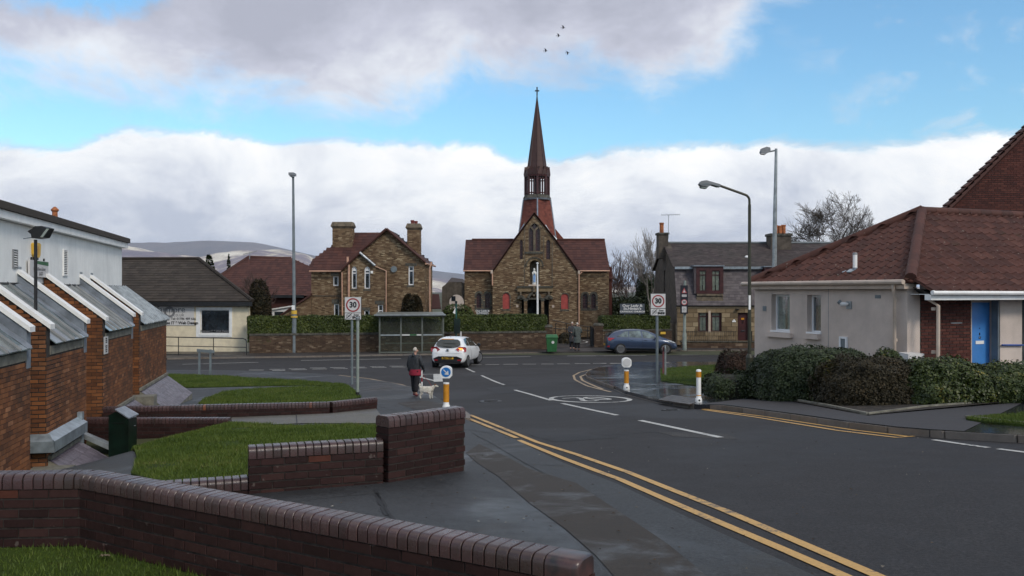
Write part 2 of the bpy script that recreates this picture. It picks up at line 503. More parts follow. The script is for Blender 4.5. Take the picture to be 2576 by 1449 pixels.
# ------------------------------------------------------------------ materials
def mat(name,col,rough=.6,metal=0.0,var=.12,scale=3.0,bump=0.0,bscale=60.0,spec=.5,col2=None,detail=4,coat=0.0,streak=0.0,dirt=None,emit=None,rvar=0.0):
    mt=bpy.data.materials.new(name); mt.use_nodes=True; t=NT(mt.node_tree)
    bs=t.n['Principled BSDF']; co=t.coord('Object')
    nz=t.noise(co,scale,detail,.6)
    c2=col2 if col2 else tuple(max(0,c*(1-2.2*var)) for c in col)
    c=t.mix(t.mapr(nz,.34,.68),tuple(min(1,c*(1+var)) for c in col),c2)
    if streak:
        st=t.noise(t.scalev(co,(4.5,4.5,.35)),2.0,4,.6)
        c=t.mix(t.mapr(st,.48,.75,0,streak),c,tuple(x*.35 for x in col))
    if dirt:
        d=t.noise(co,scale*5,5,.7); c=t.mix(t.mapr(d,.55,.75,0,.8),c,dirt)
    t.put(bs.inputs['Base Color'],c)
    bs.inputs['Roughness'].default_value=rough
    if rvar: t.put(bs.inputs['Roughness'],t.mapr(t.noise(co,scale*1.7,4),.3,.7,max(.03,rough-rvar),min(1,rough+rvar)))
    bs.inputs['Metallic'].default_value=metal; bs.inputs['Specular IOR Level'].default_value=spec
    if coat: bs.inputs['Coat Weight'].default_value=coat; bs.inputs['Coat Roughness'].default_value=.06
    if emit: t.put(bs.inputs['Emission Color'],emit[0]); bs.inputs['Emission Strength'].default_value=emit[1]
    if bump:
        b=t.node('ShaderNodeBump'); b.inputs['Strength'].default_value=1; b.inputs['Distance'].default_value=bump
        t.put(b.inputs['Height'],t.noise(co,bscale,4,.6)); t.l.new(b.outputs[0],bs.inputs['Normal'])
    return mt
def piece_mat(name,stops,rough=.75,scale=9.0,grain=.35,bump=.002,bscale=120,spec=.4,moss=None,large=None,rrange=None,lich=None,top_wet=None):
    """colour picked per piece (single object or island of a joined mesh)"""
    mt=bpy.data.materials.new(name); mt.use_nodes=True; t=NT(mt.node_tree)
    bs=t.n['Principled BSDF']; co=t.node('ShaderNodeNewGeometry')
    pos=co.outputs['Position']
    r=t.m('FRACT',t.m('ADD',t.m('MULTIPLY',t.node('ShaderNodeObjectInfo').outputs['Random'],7.13),co.outputs['Random Per Island']))
    c=t.ramp(r,stops,'LINEAR')
    g=t.noise(pos,scale,5,.65)
    c=t.mix(t.mapr(g,.3,.72,0,grain),c,t.mix(1.0,c,(.35,.33,.32),'MULTIPLY'))
    if large:
        l=t.noise(pos,large[0],4,.6); c=t.mix(t.mapr(l,.42,.68,0,large[2]),c,large[1])
    if moss:
        q=t.noise(pos,2.2,6,.7); c=t.mix(t.mapr(q,.58,.72,0,moss[1]),c,moss[0])
    if lich:
        q=t.noise(pos,13,3,.5); c=t.mix(t.mapr(q,.69,.73,0,lich[1]),c,lich[0])
    t.put(bs.inputs['Base Color'],c)
    t.put(bs.inputs['Roughness'],t.mapr(g,.3,.7,rrange[0],rrange[1]) if rrange else rough)
    bs.inputs['Specular IOR Level'].default_value=spec
    b=t.node('ShaderNodeBump'); b.inputs['Distance'].default_value=bump
    t.put(b.inputs['Height'],t.noise(pos,bscale,3,.6)); t.l.new(b.outputs[0],bs.inputs['Normal'])
    return mt
def glass_mat(name,col=(.02,.025,.03),rough=.04):
    mt=bpy.data.materials.new(name); mt.use_nodes=True; t=NT(mt.node_tree)
    o_=t.n['Material Output']; t.n.remove(t.n['Principled BSDF'])
    gl=t.node('ShaderNodeBsdfGlossy'); gl.inputs['Roughness'].default_value=rough; gl.inputs['Color'].default_value=(.9,.95,1,1)
    tr=t.node('ShaderNodeBsdfTransparent'); tr.inputs['Color'].default_value=(.95,.97,.965,1)
    fr=t.node('ShaderNodeFresnel'); fr.inputs[0].default_value=1.5
    mx=t.node('ShaderNodeMixShader'); t.put(mx.inputs[0],t.m('ADD',t.m('MULTIPLY',fr.outputs[0],.7),.01)); t.l.new(tr.outputs[0],mx.inputs[1]); t.l.new(gl.outputs[0],mx.inputs[2])
    t.l.new(mx.outputs[0],o_.inputs[0]); return mt

M={}
M['asphalt']=None
def ground_mat(name,base,wet=0.5,wet_scale=.35,tone=.35,rough_dry=.75,rough_wet=.22,speck=.5,patch=None,seed=0,spec=.5,stretch=None,bump=.003,thr=(.42,.6)):
    mt=bpy.data.materials.new(name); mt.use_nodes=True; t=NT(mt.node_tree); bs=t.n['Principled BSDF']
    pos=t.node('ShaderNodeNewGeometry').outputs['Position']; pos=t.addv(pos,(seed,seed*.7,0))
    fine=t.noise(pos,38,5,.8); mid=t.noise(pos,2.4,8,.72); big=t.noise(pos if not stretch else t.scalev(pos,stretch),wet_scale,6,.62,.4)
    c=t.mix(t.mapr(fine,.38,.66),tuple(x*(1-speck) for x in base),tuple(x*(1+speck) for x in base))
    c=t.mix(t.mapr(mid,.35,.7,0,tone),c,tuple(x*.55 for x in base))
    w_=t.mapr(big,thr[0],thr[1],0,1,True)
    w_=t.m('MULTIPLY',w_,wet)
    c=t.mix(w_,c,t.mix(1.0,c,(.62,.62,.64),'MULTIPLY'))
    peb=t.noise(pos,160,2,.5); c=t.mix(t.mapr(peb,.68,.72,0,.5),c,tuple(min(1,x*4) for x in base))
    if patch: 
        q=t.noise(pos,1.1,5,.7); c=t.mix(t.mapr(q,.55,.66,0,patch[1]),c,patch[0])
    t.put(bs.inputs['Base Color'],c)
    r=t.m('ADD',t.mapr(w_,0,1,rough_dry,rough_wet),t.m('MULTIPLY',t.m('SUBTRACT',fine,.5),.25),clamp=True)
    t.put(bs.inputs['Roughness'],r); bs.inputs['Specular IOR Level'].default_value=spec
    b=t.node('ShaderNodeBump'); b.inputs['Distance'].default_value=bump
    t.put(b.inputs['Strength'],t.mapr(w_,0,1,1.0,.35))
    t.put(b.inputs['Height'],fine); t.l.new(b.outputs[0],bs.inputs['Normal'])
    return mt
def leaf_mat(name,stops,rough=.5,spec=.35,clump=1.6):
    mt=bpy.data.materials.new(name); mt.use_nodes=True; t=NT(mt.node_tree); bs=t.n['Principled BSDF']
    g=t.node('ShaderNodeNewGeometry'); r=g.outputs['Random Per Island']
    n=t.noise(g.outputs['Position'],clump,3,.6)
    v=t.m('ADD',t.m('MULTIPLY',r,.55),t.m('MULTIPLY',t.mapr(n,.3,.7),.45))
    t.put(bs.inputs['Base Color'],t.ramp(v,stops)); bs.inputs['Roughness'].default_value=rough; bs.inputs['Specular IOR Level'].default_value=spec
    return mt
def paint_mark(name,col,wear=.5,scale=14,under=(.05,.05,.052)):
    mt=bpy.data.materials.new(name); mt.use_nodes=True; t=NT(mt.node_tree); bs=t.n['Principled BSDF']
    pos=t.node('ShaderNodeNewGeometry').outputs['Position']
    a=t.noise(pos,scale,6,.75); b_=t.noise(pos,1.3,3,.6)
    k=t.m('ADD',a,t.m('MULTIPLY',t.m('SUBTRACT',b_,.5),.8))
    w_=t.mapr(k,.54,.70,0,wear,True)
    c=t.mix(t.mapr(t.noise(pos,45,2),.3,.7),col,tuple(x*.75 for x in col))
    t.put(bs.inputs['Base Color'],t.mix(w_,c,under)); bs.inputs['Roughness'].default_value=.55
    return mt

M['road']=ground_mat('road_asphalt',(.041,.039,.040),wet=.5,wet_scale=.16,tone=.5,rough_dry=.80,rough_wet=.48,speck=.6,seed=3,spec=.22)
M['pave']=ground_mat('wet_pavement_asphalt',(.040,.042,.044),wet=.95,wet_scale=.38,tone=.45,rough_dry=.64,rough_wet=.27,speck=.9,seed=11,thr=(.46,.70),spec=.36,patch=((.035,.028,.018),.4))
M['pave_wet']=ground_mat('soaked_footway',(.045,.047,.052),wet=1.0,wet_scale=.5,tone=.3,rough_dry=.35,rough_wet=.13,speck=.4,seed=17,thr=(.28,.52),spec=.6,bump=.0015)
M['pave2']=ground_mat('far_pavement',(.050,.044,.042),wet=.7,wet_scale=.5,rough_dry=.6,rough_wet=.3,seed=23)
M['pave_dry']=ground_mat('dark_footway',(.040,.036,.037),wet=.35,wet_scale=.3,rough_dry=.75,rough_wet=.45,seed=31)
M['trench']=ground_mat('trench_patch',(.036,.027,.019),wet=1.0,wet_scale=1.6,tone=.5,rough_dry=.7,rough_wet=.3,seed=5,thr=(.5,.75),spec=.35)
M['path']=ground_mat('concrete_path',(.135,.125,.105),wet=.7,wet_scale=.5,tone=.4,rough_dry=.7,rough_wet=.38,seed=41,patch=((.07,.08,.03),.3))
M['kerb']=piece_mat('kerb_stone',[(0,(.15,.125,.10)),(.5,(.21,.175,.145)),(1,(.18,.165,.15))],rough=.6,scale=5,grain=.5,moss=((.075,.08,.03),.5))
M['white_line']=paint_mark('white_road_paint',(.55,.54,.50),.75)
M['yellow_line']=paint_mark('yellow_road_paint',(.62,.36,.10),.8)
M['yellow_pale']=paint_mark('worn_yellow_paint',(.42,.30,.17),.9)
M['grass_base']=mat('turf_soil',(.045,.070,.012),.95,var=.35,scale=1.1,bump=.03,bscale=60,col2=(.024,.038,.009),dirt=(.07,.06,.018),spec=.15)
M['blade']=leaf_mat('grass_blade',[(0,(.032,.058,.008)),(.4,(.060,.096,.013)),(.72,(.092,.130,.020)),(.9,(.12,.135,.032)),(1,(.22,.19,.08))],.6,.25,.9)
M['soil']=mat('bare_soil',(.03,.022,.015),.95,var=.4,scale=6,bump=.02,bscale=20)
M['terrain']=mat('field_ground',(.06,.065,.03),.95,var=.4,scale=.05)
M['mortar_dark']=mat('dark_mortar',(.035,.028,.024),.95,var=.3,scale=14,bump=.002)
M['mortar']=mat('grey_mortar',(.10,.085,.07),.95,var=.3,scale=14,bump=.002)
M['engbrick']=piece_mat('purple_engineering_brick',[(0,(.024,.011,.010)),(.4,(.034,.015,.014)),(.8,(.044,.020,.018)),(.993,(.054,.025,.022)),(1,(.20,.05,.018))],rough=.6,scale=14,grain=.5,spec=.2,rrange=(.5,.7),lich=((.20,.17,.15),.35))
M['coping']=piece_mat('glazed_bullnose_coping',[(0,(.055,.029,.030)),(.5,(.075,.040,.041)),(.985,(.095,.052,.050)),(1,(.28,.08,.03))],rough=.3,scale=12,grain=.55,spec=.55,rrange=(.18,.42),bump=.0015,large=(2.2,(.035,.03,.022),.5))
M['blackcoping']=mat('blackened_coping',(.02,.019,.02),.3,var=.3,scale=10,col2=(.09,.045,.042))
M['libbrick']=piece_mat('orange_brown_brick',[(0,(.12,.044,.018)),(.35,(.19,.068,.024)),(.7,(.25,.092,.031)),(.93,(.31,.118,.040)),(1,(.42,.19,.09))],rough=.85,scale=8,grain=.5,large=(1.1,(.055,.028,.015),.65))
M['dullbrick']=piece_mat('dark_red_brick',[(0,(.060,.017,.013)),(.6,(.095,.026,.019)),(1,(.125,.040,.028))],rough=.85,scale=8,grain=.4)
M['stone']=piece_mat('buff_facing_brick',[(0,(.095,.060,.036)),(.25,(.165,.108,.062)),(.6,(.235,.160,.092)),(.85,(.31,.225,.135)),(1,(.48,.38,.24))],rough=.9,scale=5,grain=.45,bump=.006,large=(.5,(.165,.092,.052),.45))
M['stone_mortar']=mat('stone_mortar',(.14,.095,.055),.95,var=.3,scale=5)
M['ashlar']=piece_mat('sandstone_block',[(0,(.16,.115,.065)),(.5,(.26,.19,.11)),(.85,(.34,.26,.16)),(1,(.40,.32,.20))],rough=.9,scale=4,grain=.45)
M['sandstone']=mat('dressed_stone',(.16,.125,.085),.9,var=.25,scale=4,col2=(.07,.06,.045))
M['greystone']=mat('grey_dressed_stone',(.085,.08,.065),.9,var=.3,scale=5)
M['gardenbrick']=piece_mat('mottled_garden_brick',[(0,(.060,.034,.022)),(.5,(.095,.056,.035)),(.85,(.13,.085,.055)),(1,(.26,.19,.13))],rough=.85,scale=5,grain=.5,large=(.8,(.045,.032,.02),.5))
M['tile_red']=piece_mat('maroon_roof_tile',[(0,(.055,.020,.016)),(.5,(.076,.027,.020)),(1,(.098,.036,.026))],rough=.7,scale=5,grain=.4)
M['tile_pan']=piece_mat('weathered_pantile',[(0,(.060,.022,.016)),(.5,(.082,.029,.020)),(.9,(.098,.035,.024)),(1,(.12,.048,.034))],rough=.75,scale=7,grain=.5,moss=((.05,.045,.018),.3),lich=((.30,.28,.23),.6))
M['tile_dark']=piece_mat('grey_brown_tile',[(0,(.032,.024,.018)),(.5,(.043,.033,.025)),(1,(.058,.045,.035))],rough=.8,scale=5,grain=.4,lich=((.22,.2,.17),.6),moss=((.06,.06,.03),.3))
M['tile_orange']=piece_mat('red_clay_spire_tile',[(0,(.14,.036,.024)),(.5,(.19,.048,.031)),(1,(.24,.07,.045))],rough=.7,scale=4,grain=.5)
M['slate']=piece_mat('purple_slate',[(0,(.075,.062,.070)),(.5,(.105,.088,.095)),(1,(.14,.12,.125))],rough=.65,scale=4,grain=.5,moss=((.07,.075,.04),.3))
M['slate_roof']=piece_mat('old_brown_slate',[(0,(.050,.038,.038)),(.5,(.070,.053,.052)),(1,(.095,.074,.07))],rough=.8,scale=3,grain=.5,moss=((.11,.105,.075),.55),large=(.35,(.035,.04,.03),.4))
M['slate_skirt']=piece_mat('glazed_quarry_tile',[(0,(.09,.066,.085)),(.5,(.125,.098,.12)),(1,(.165,.135,.16))],rough=.4,scale=9,grain=.4,rrange=(.28,.5))
M['render']=mat('grey_dry_render',(.58,.49,.43),.9,var=.08,scale=1.2,bump=.008,bscale=60,streak=.07)
M['render_white']=mat('white_cladding',(.88,.88,.85),.7,var=.05,scale=1.4,streak=.12)
M['render_cream']=mat('cream_roughcast',(.76,.67,.49),.9,var=.07,scale=2.5,bump=.008,bscale=40)
M['render_brown']=mat('brown_harling',(.095,.078,.062),.95,var=.2,scale=3,bump=.01,bscale=30,streak=.3)
M['cream_trim']=mat('pinkish_cream_paint',(.52,.42,.34),.5,var=.08,scale=3)
M['pinktrim']=mat('salmon_pipe_paint',(.55,.32,.22),.5,var=.1,scale=3)
M['white']=mat('white_paint',(.86,.86,.84),.45,var=.05,scale=3)
M['upvc']=mat('white_upvc',(.80,.80,.80),.3,var=.03)
M['glass']=glass_mat('window_glass')
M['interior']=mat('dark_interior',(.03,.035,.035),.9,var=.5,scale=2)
M['darkglass']=mat('dark_glazing',(.02,.025,.03),.06,var=.4,scale=3,spec=.6)
M['leadglass']=mat('leaded_glazing',(.035,.018,.022),.25,var=.5,scale=9,spec=.5)
M['maroon']=mat('maroon_paint',(.058,.015,.016),.45,var=.2,scale=4)
M['maroon_bar']=mat('maroon_bars',(.16,.05,.06),.5,var=.2)
M['redpanel']=mat('red_boarding',(.36,.055,.045),.6,var=.1,scale=5)
M['blue']=mat('sky_blue_door_paint',(.055,.22,.56),.4,var=.06,scale=2)
M['bluedark']=mat('blue_rail_paint',(.03,.08,.30),.4)
M['green']=mat('bin_green_plastic',(.022,.12,.035),.5,var=.12,scale=4)
M['darkgreen']=mat('dark_green_enamel',(.004,.016,.011),.3,var=.3,scale=4,spec=.5)
M['teal']=mat('teal_post_paint',(.01,.075,.065),.45,var=.2)
M['lamp_green']=mat('olive_lamp_paint',(.035,.036,.020),.5,var=.2,scale=5)
M['galv']=mat('galvanised_steel',(.34,.37,.38),.45,metal=.55,var=.15,scale=4,streak=.2)
M['greypole']=mat('grey_pole_paint',(.16,.19,.205),.5,var=.12,scale=3)
M['palepole']=mat('pale_green_grey_pole',(.27,.31,.28),.5,var=.12,scale=3)
M['zinc']=mat('weathered_zinc_flashing',(.25,.28,.32),.42,metal=.35,var=.18,scale=3.5,bump=.002,bscale=8,rvar=.12)
M['zinc_bright']=mat('bright_galvanised_sheet',(.36,.42,.46),.35,metal=.5,var=.15,scale=5)
M['ribbed']=mat('ribbed_metal_roof',(.30,.34,.37),.62,metal=.1,var=.18,scale=4,streak=.3)
M['roofglass']=mat('wired_roof_glass',(.12,.155,.16),.12,var=.3,scale=2.2,spec=.7,streak=.12)
M['black']=mat('black_metal',(.012,.012,.013),.45,var=.3)
M['black_rail']=mat('black_railing_paint',(.015,.015,.016),.4,var=.2)
M['concrete']=mat('grey_green_concrete',(.20,.19,.155),.9,var=.2,scale=5,dirt=(.08,.08,.05),bump=.004)
M['orange']=mat('amber_reflective_sleeve',(.62,.26,.02),.4,var=.1,scale=6)
M['signgrey']=mat('sign_back_grey',(.22,.23,.24),.5)
M['signwhite']=mat('sign_white',(.62,.61,.60),.4,var=.03)
M['signred']=mat('sign_red',(.30,.018,.025),.4,var=.05)
M['signpink']=mat('sign_red_border',(.48,.10,.10),.4)
M['signblue']=mat('sign_blue',(.012,.16,.48),.35,var=.05)
M['ink']=mat('black_ink',(.012,.012,.014),.5)
M['inkgrey']=mat('grey_ink',(.20,.20,.21),.5)
M['slatesign']=mat('dark_blue_sign_board',(.07,.08,.10),.45,var=.08)
M['display_case']=mat('black_display_case',(.014,.015,.024),.4,var=.1)
M['yellow']=mat('yellow_plastic',(.68,.42,.05),.5,var=.08)
M['terracotta']=mat('terracotta_pot',(.42,.14,.05),.8,var=.25,scale=7)
M['redpot']=mat('red_clay_pot',(.20,.035,.03),.8,var=.25,scale=7)
M['curtain']=mat('cream_net_curtain',(.80,.80,.68),.9,var=.12,scale=8)
M['tyre']=mat('tyre_rubber',(.012,.012,.013),.8,var=.2)
M['alloy']=mat('silver_alloy',(.45,.45,.46),.3,metal=.7)
M['carwhite']=mat('white_car_paint',(.84,.85,.86),.25,var=.02,coat=.4)
M['carblue']=mat('slate_blue_car_paint',(.042,.066,.125),.28,metal=.35,var=.04,coat=.8)
M['taillight']=mat('red_lamp_lens',(.38,.02,.03),.15,var=.1,spec=.7)
M['braking']=mat('lit_indicator_lens',(.9,.45,.10),.2,emit=((1,.45,.08),1.2))
M['headlight']=mat('clear_lamp_lens',(.62,.66,.7),.12,spec=.8)
M['chrome']=mat('chrome',(.6,.6,.62),.15,metal=1.0,var=.02)
M['plate']=mat('yellow_number_plate',(.72,.42,.03),.4,var=.03)
M['carglass']=mat('tinted_car_glass',(.035,.045,.045),.05,spec=.8,var=.2)
M['carglass_clear']=mat('pale_car_glass',(.13,.17,.17),.08,spec=.8,var=.5,scale=2.2)
M['bark']=mat('grey_brown_bark',(.085,.068,.055),.9,var=.3,scale=6)
M['bark_pale']=mat('pale_birch_bark',(.26,.235,.215),.9,var=.3,scale=5)
M['bark_red']=mat('reddish_twigs',(.10,.062,.052),.9,var=.3,scale=2)
M['skin']=mat('skin',(.48,.27,.20),.55,var=.08,scale=20)
M['hair']=mat('white_hair',(.55,.50,.43),.7,var=.18,scale=60,bump=.004,bscale=200)
M['hair_grey']=mat('grey_hair',(.42,.38,.34),.7,var=.18,scale=60)
M['jacket']=mat('charcoal_anorak',(.030,.034,.040),.7,var=.3,scale=14,bump=.006,bscale=22)
M['crimson']=mat('crimson_jumper',(.26,.012,.035),.8,var=.15)
M['trousers']=mat('black_trousers',(.014,.013,.018),.85,var=.3,scale=12)
M['redshoe']=mat('dark_red_boot',(.16,.012,.018),.5,var=.2)
M['coat']=mat('grey_wool_coat',(.085,.10,.095),.9,var=.2,scale=20)
M['coat_dark']=mat('dark_checked_coat',(.022,.024,.030),.85,var=.5,scale=9,col2=(.055,.05,.05))
M['fur']=mat('white_fur',(.62,.58,.50),.9,var=.1,scale=18,bump=.006,bscale=90)
M['furbrown']=mat('brown_fur',(.20,.085,.04),.9,var=.25,scale=18)
M['strap']=mat('red_collar',(.30,.03,.03),.6)
M['statue_white']=mat('statue_white',(.66,.66,.62),.6,var=.1,scale=8)
M['statue_blue']=mat('statue_blue',(.22,.38,.66),.6,var=.1,scale=8)
M['shelter']=mat('shelter_frame_grey_green',(.135,.145,.125),.45,var=.12,scale=4,metal=.2)
M['birdblack']=mat('bird_feathers',(.02,.02,.025),.8)
# dirty clear shelter glazing
def dirty_glass(name,body,amount):
    mt=bpy.data.materials.new(name); mt.use_nodes=True; t=NT(mt.node_tree); o_=t.n['Material Output']; bs=t.n['Principled BSDF']
    bs.inputs['Base Color'].default_value=(*body,1); bs.inputs['Roughness'].default_value=.15
    tr=t.node('ShaderNodeBsdfTransparent'); tr.inputs['Color'].default_value=(.91,.93,.88,1)
    co=t.coord('Object'); n=t.noise(co,2.0,5,.6)
    mx=t.node('ShaderNodeMixShader'); t.put(mx.inputs[0],t.mapr(n,.3,.7,amount*.6,amount*1.3)); t.l.new(tr.outputs[0],mx.inputs[1]); t.l.new(bs.outputs[0],mx.inputs[2])
    t.l.new(mx.outputs[0],o_.inputs[0]); return mt
M['shelterglass']=dirty_glass('dirty_shelter_glass',(.15,.155,.135),.13)
# ================================================================== GROUND
def sheet(name,pts,h,m,step=1.0,parent=None,kind='structure',skirt=0.0,skirt_mat=None,label=None,xr=None):
    """a sheet that follows the ground: polygon of (x, y), raised by h, optionally with an edge face going down"""
    bm=bmesh.new()
    vs=[bm.verts.new((p[0],p[1],0)) for p in pts]
    tri=tessellate_polygon([[Vector((p[0],p[1],0)) for p in pts]])
    for t in tri:
        try: bm.faces.new([vs[i] for i in t])
        except ValueError: pass
    x0,x1=min(p[0] for p in pts),max(p[0] for p in pts); y0,y1=min(p[1] for p in pts),max(p[1] for p in pts)
    def cut(c,ax):
        co=(c,0,0) if ax == 0 else (0,c,0); no=(1,0,0) if ax == 0 else (0,1,0)
        bmesh.ops.bisect_plane(bm,geom=bm.verts[:]+bm.edges[:]+bm.faces[:],plane_co=co,plane_no=no,dist=1e-5)
    k=math.floor(x0)+step
    while k < x1:
        if-14 <= k <= 16: cut(k,0)
        k += step
    k=math.floor(y0)+step
    while k < y1:
        if k <= 50: cut(k,1)
        k += step
    if x0 <-5.2 and y1 > WALLC_Y and y0 < WALLC_Y: cut(WALLC_Y-.02,1); cut(WALLC_Y+.001,1)
    for v in bm.verts: v.co.z=G(v.co.x,v.co.y)+h
    bmesh.ops.recalc_face_normals(bm,faces=bm.faces)
    if sum(f.normal.z for f in bm.faces) < 0: bmesh.ops.reverse_faces(bm,faces=bm.faces)
    if skirt:
        be=[e for e in bm.edges if e.is_boundary]
        r=bmesh.ops.extrude_edge_only(bm,edges=be)
        for v in [g for g in r['geom'] if isinstance(g,bmesh.types.BMVert)]: v.co.z -= skirt
    me=bpy.data.meshes.new(name); bm.to_mesh(me); bm.free(); me.materials.append(m)
    o=bpy.data.objects.new(name,me); COL.objects.link(o); o.parent=parent
    if parent is not None: o.matrix_parent_inverse=Matrix.Identity(4)
    return tag(o,label,kind=None if parent is not None else kind)
PX=lambda lst,h=0.0: [tuple(gp(u,v,h)[:2]) for u,v in lst]
def strip_pts(pts,w,dens=.6):
    """world polyline -> polygon outline of width w"""
    p=[Vector((q[0],q[1])) for q in pts]; L=[]; R=[]
    for i,q in enumerate(p):
        t=(p[min(i+1,len(p)-1)]-p[max(i-1,0)]).normalized(); n=Vector((-t.y,t.x))*w/2
        L.append(q+n); R.append(q-n)
    return L,R
def strip(mb,pts,w,h,offs=0.0,seg=.5):
    """flat painted line along a world polyline, following the ground"""
    p=[Vector((q[0],q[1])) for q in pts]; d=[p[0]]
    for a,b in zip(p,p[1:]):
        n=max(1,int((b-a).length/seg))
        d += [a.lerp(b,k/n) for k in range(1,n+1)]
    vs=[]
    for i,q in enumerate(d):
        t=(d[min(i+1,len(d)-1)]-d[max(i-1,0)]).normalized(); n=Vector((-t.y,t.x))
        for s_ in (offs+w/2,offs-w/2):
            c=q+n*s_; vs.append((c.x,c.y,G(c.x,c.y)+h))
    mb.add(vs,[(2*i,2*i+2,2*i+3,2*i+1) for i in range(len(d)-1)])

# earth: one sheet out to the hills
def near_side(x,y):
    '''signed distance beyond the line of the nearest wall (negative on the camera side)'''
    return (y-6.86)*.862+(x+3.31)*.506 if x >-3.31 else y-6.8
def build_ground():
    xs=sorted(set([-9000,-4000,-1500,-600,-250,-120,-70,-45,-30,-22]+[x*1.0 for x in range(-16,19)]+[24,32,45,70,120,250,600,1500,4000,9000]))
    ys=sorted(set([-60,-30,-15,-8,-4]+[y*1.0 for y in range(-2,60)]+[64,70,80,100,140,220,400,800,1600,3200,6000,9500]))
    vs=[]; 
    for y in ys:
        for x in xs:
            z=G(x,y)-.12
            if y < 8 and x < 1.5 and near_side(x,y) < 1.3: z -= .75
            if y > 50: z=H-3.70+.02-.03*sstep(100,900,y)*min(40,(y-100)/40)
            vs.append((x,y,z))
    n=len(xs)
    fs=[(j*n+i,j*n+i+1,(j+1)*n+i+1,(j+1)*n+i) for j in range(len(ys)-1) for i in range(n-1)]
    m=MB(); m.add(vs,fs); return m.build('ground',M['terrain'],kind='structure')
ground=build_ground()

KH=.10
# carriageway
near_left=PX([(566,931),(700,934),(790,939),(852,944),(931,954),(983,962),(1034,974),(1089,994),(1126,1015),(1160,1032),(1172,1042),(1170,1054),(1300,1107),(1396,1155),(1558,1219),(1782,1326),(2051,1449)],KH)
e0,e1=Vector(near_left[-2]),Vector(near_left[-1]); dd=(e1-e0).normalized()
near_left += [tuple(e1+dd*3),tuple(e1+dd*12)]
near_left=[(-45,near_left[0][1]+.4)]+near_left
right_kerb=PX([(1600,915),(1549,921.6),(1510,927),(1482,937.7),(1474,946),(1477,953),(1505,964),(1549,981),(1572,992),(1652,1013),(1725,1026),(1757,1029),(1818,1031),(1995,1056),(2109,1073.7),(2248,1092),(2340,1100),(2419,1105),(2576,1114)])
r0,r1=Vector(right_kerb[-3]),Vector(right_kerb[-1]); rd=(r1-r0).normalized()
far_r=Vector(right_kerb[0])
right_kerb=[(60,far_r.y+1.2)]+right_kerb+[tuple(r1+rd*4),tuple(r1+rd*30)]
far_kerb=PX([(420,904.5),(566,902),(800,899),(954,895.5),(1116,893),(1388,889),(1500,887.6),(1700,884.5),(1900,883)])
fk0,fk1=Vector(far_kerb[0]),Vector(far_kerb[-1]); fd=(fk1-fk0).normalized()
far_kerb=[tuple(fk0-fd*40)]+far_kerb+[tuple(fk1+fd*45)]
road=sheet('road',[tuple(p) for p in near_left]+[(near_left[-1][0]+12,-9),(right_kerb[-1][0],right_kerb[-1][1]-12)]+list(reversed(right_kerb))+list(reversed(far_kerb)),0.0,M['road'],1.0)

# left footway (all the paved ground up to the library), right footway, far footway

left_foot=sheet('pavement',[(p[0],p[1]) for p in near_left]+[(.52,near_left[-1][1]),(.52,4.66),(-3.28,6.92),(-5.6,6.78),(-45,6.78)],KH,M['pave'],.5,skirt=.2)
right_foot=sheet('pavement',[(p[0],p[1]) for p in right_kerb]+[(60,right_kerb[-1][1]+2)],KH,M['pave_wet'],1.0,skirt=.2)
fw_back=[(x,y+14) for x,y in far_kerb]
far_foot=sheet('pavement',[(p[0],p[1]) for p in far_kerb]+list(reversed(fw_back)),KH,M['pave2'],1.0,skirt=.2)

def kerb_line(pts,name,mat,length=.915,w=.13,h=.012,skip=lambda p: False,drop=None,limit=400):
    """kerb stones one by one along a footway edge"""
    root=thing(name,None,None,(0,0,0),kind='structure')
    p=[Vector((q[0],q[1])) for q in pts]; acc=0; out_=[p[0]]
    for a,b in zip(p,p[1:]):
        d=(b-a).length; t=length-acc
        while t < d: out_.append(a+(b-a)*(t/d)); t += length
        acc=d-(t-length)
    me=brick_mesh('kerb'+mat.name,length-.012,w,.24,mat,.016)
    for a,b in zip(out_,out_[1:]):
        c=(a+b)/2
        if skip(c): continue
        t=(b-a).normalized(); hh=KH+h-(drop(c) if drop else 0)
        za,zb=G(a.x,a.y)+hh,G(b.x,b.y)+hh
        u=Vector((t.x,t.y,(zb-za)/length)).normalized(); n=Vector((t.y,-t.x,0)); w3=u.cross(n)*-1
        R=Matrix((u.to_4d(),(-n).to_4d(),(u.cross(-n)).to_4d(),(0,0,0,0))).transposed().to_3x3().to_4x4()
        inst('kerb_stone',me,root,Matrix.Translation((c.x+n.x*-w*.25,c.y+n.y*-w*.25,(za+zb)/2-.12)) @ R)
    return root
kerb_line([p for p in right_kerb if p[0] < 16],'kerb',M['kerb'],drop=lambda c: .085 if (2.9 < c.x < 4.6 and 20 < c.y < 27) else 0.0)
kerb_line([p for p in far_kerb if-30 < p[0] < 25],'kerb',M['kerb'],drop=lambda c: .08 if 2.2 < c.x < 6 else 0.0)
kerb_line([p for p in near_left if p[1] > 1],'kerb',M['kerb'],drop=lambda c: .075 if c.y < 17 or (19 < c.y < 27) else 0.0,h=.004)

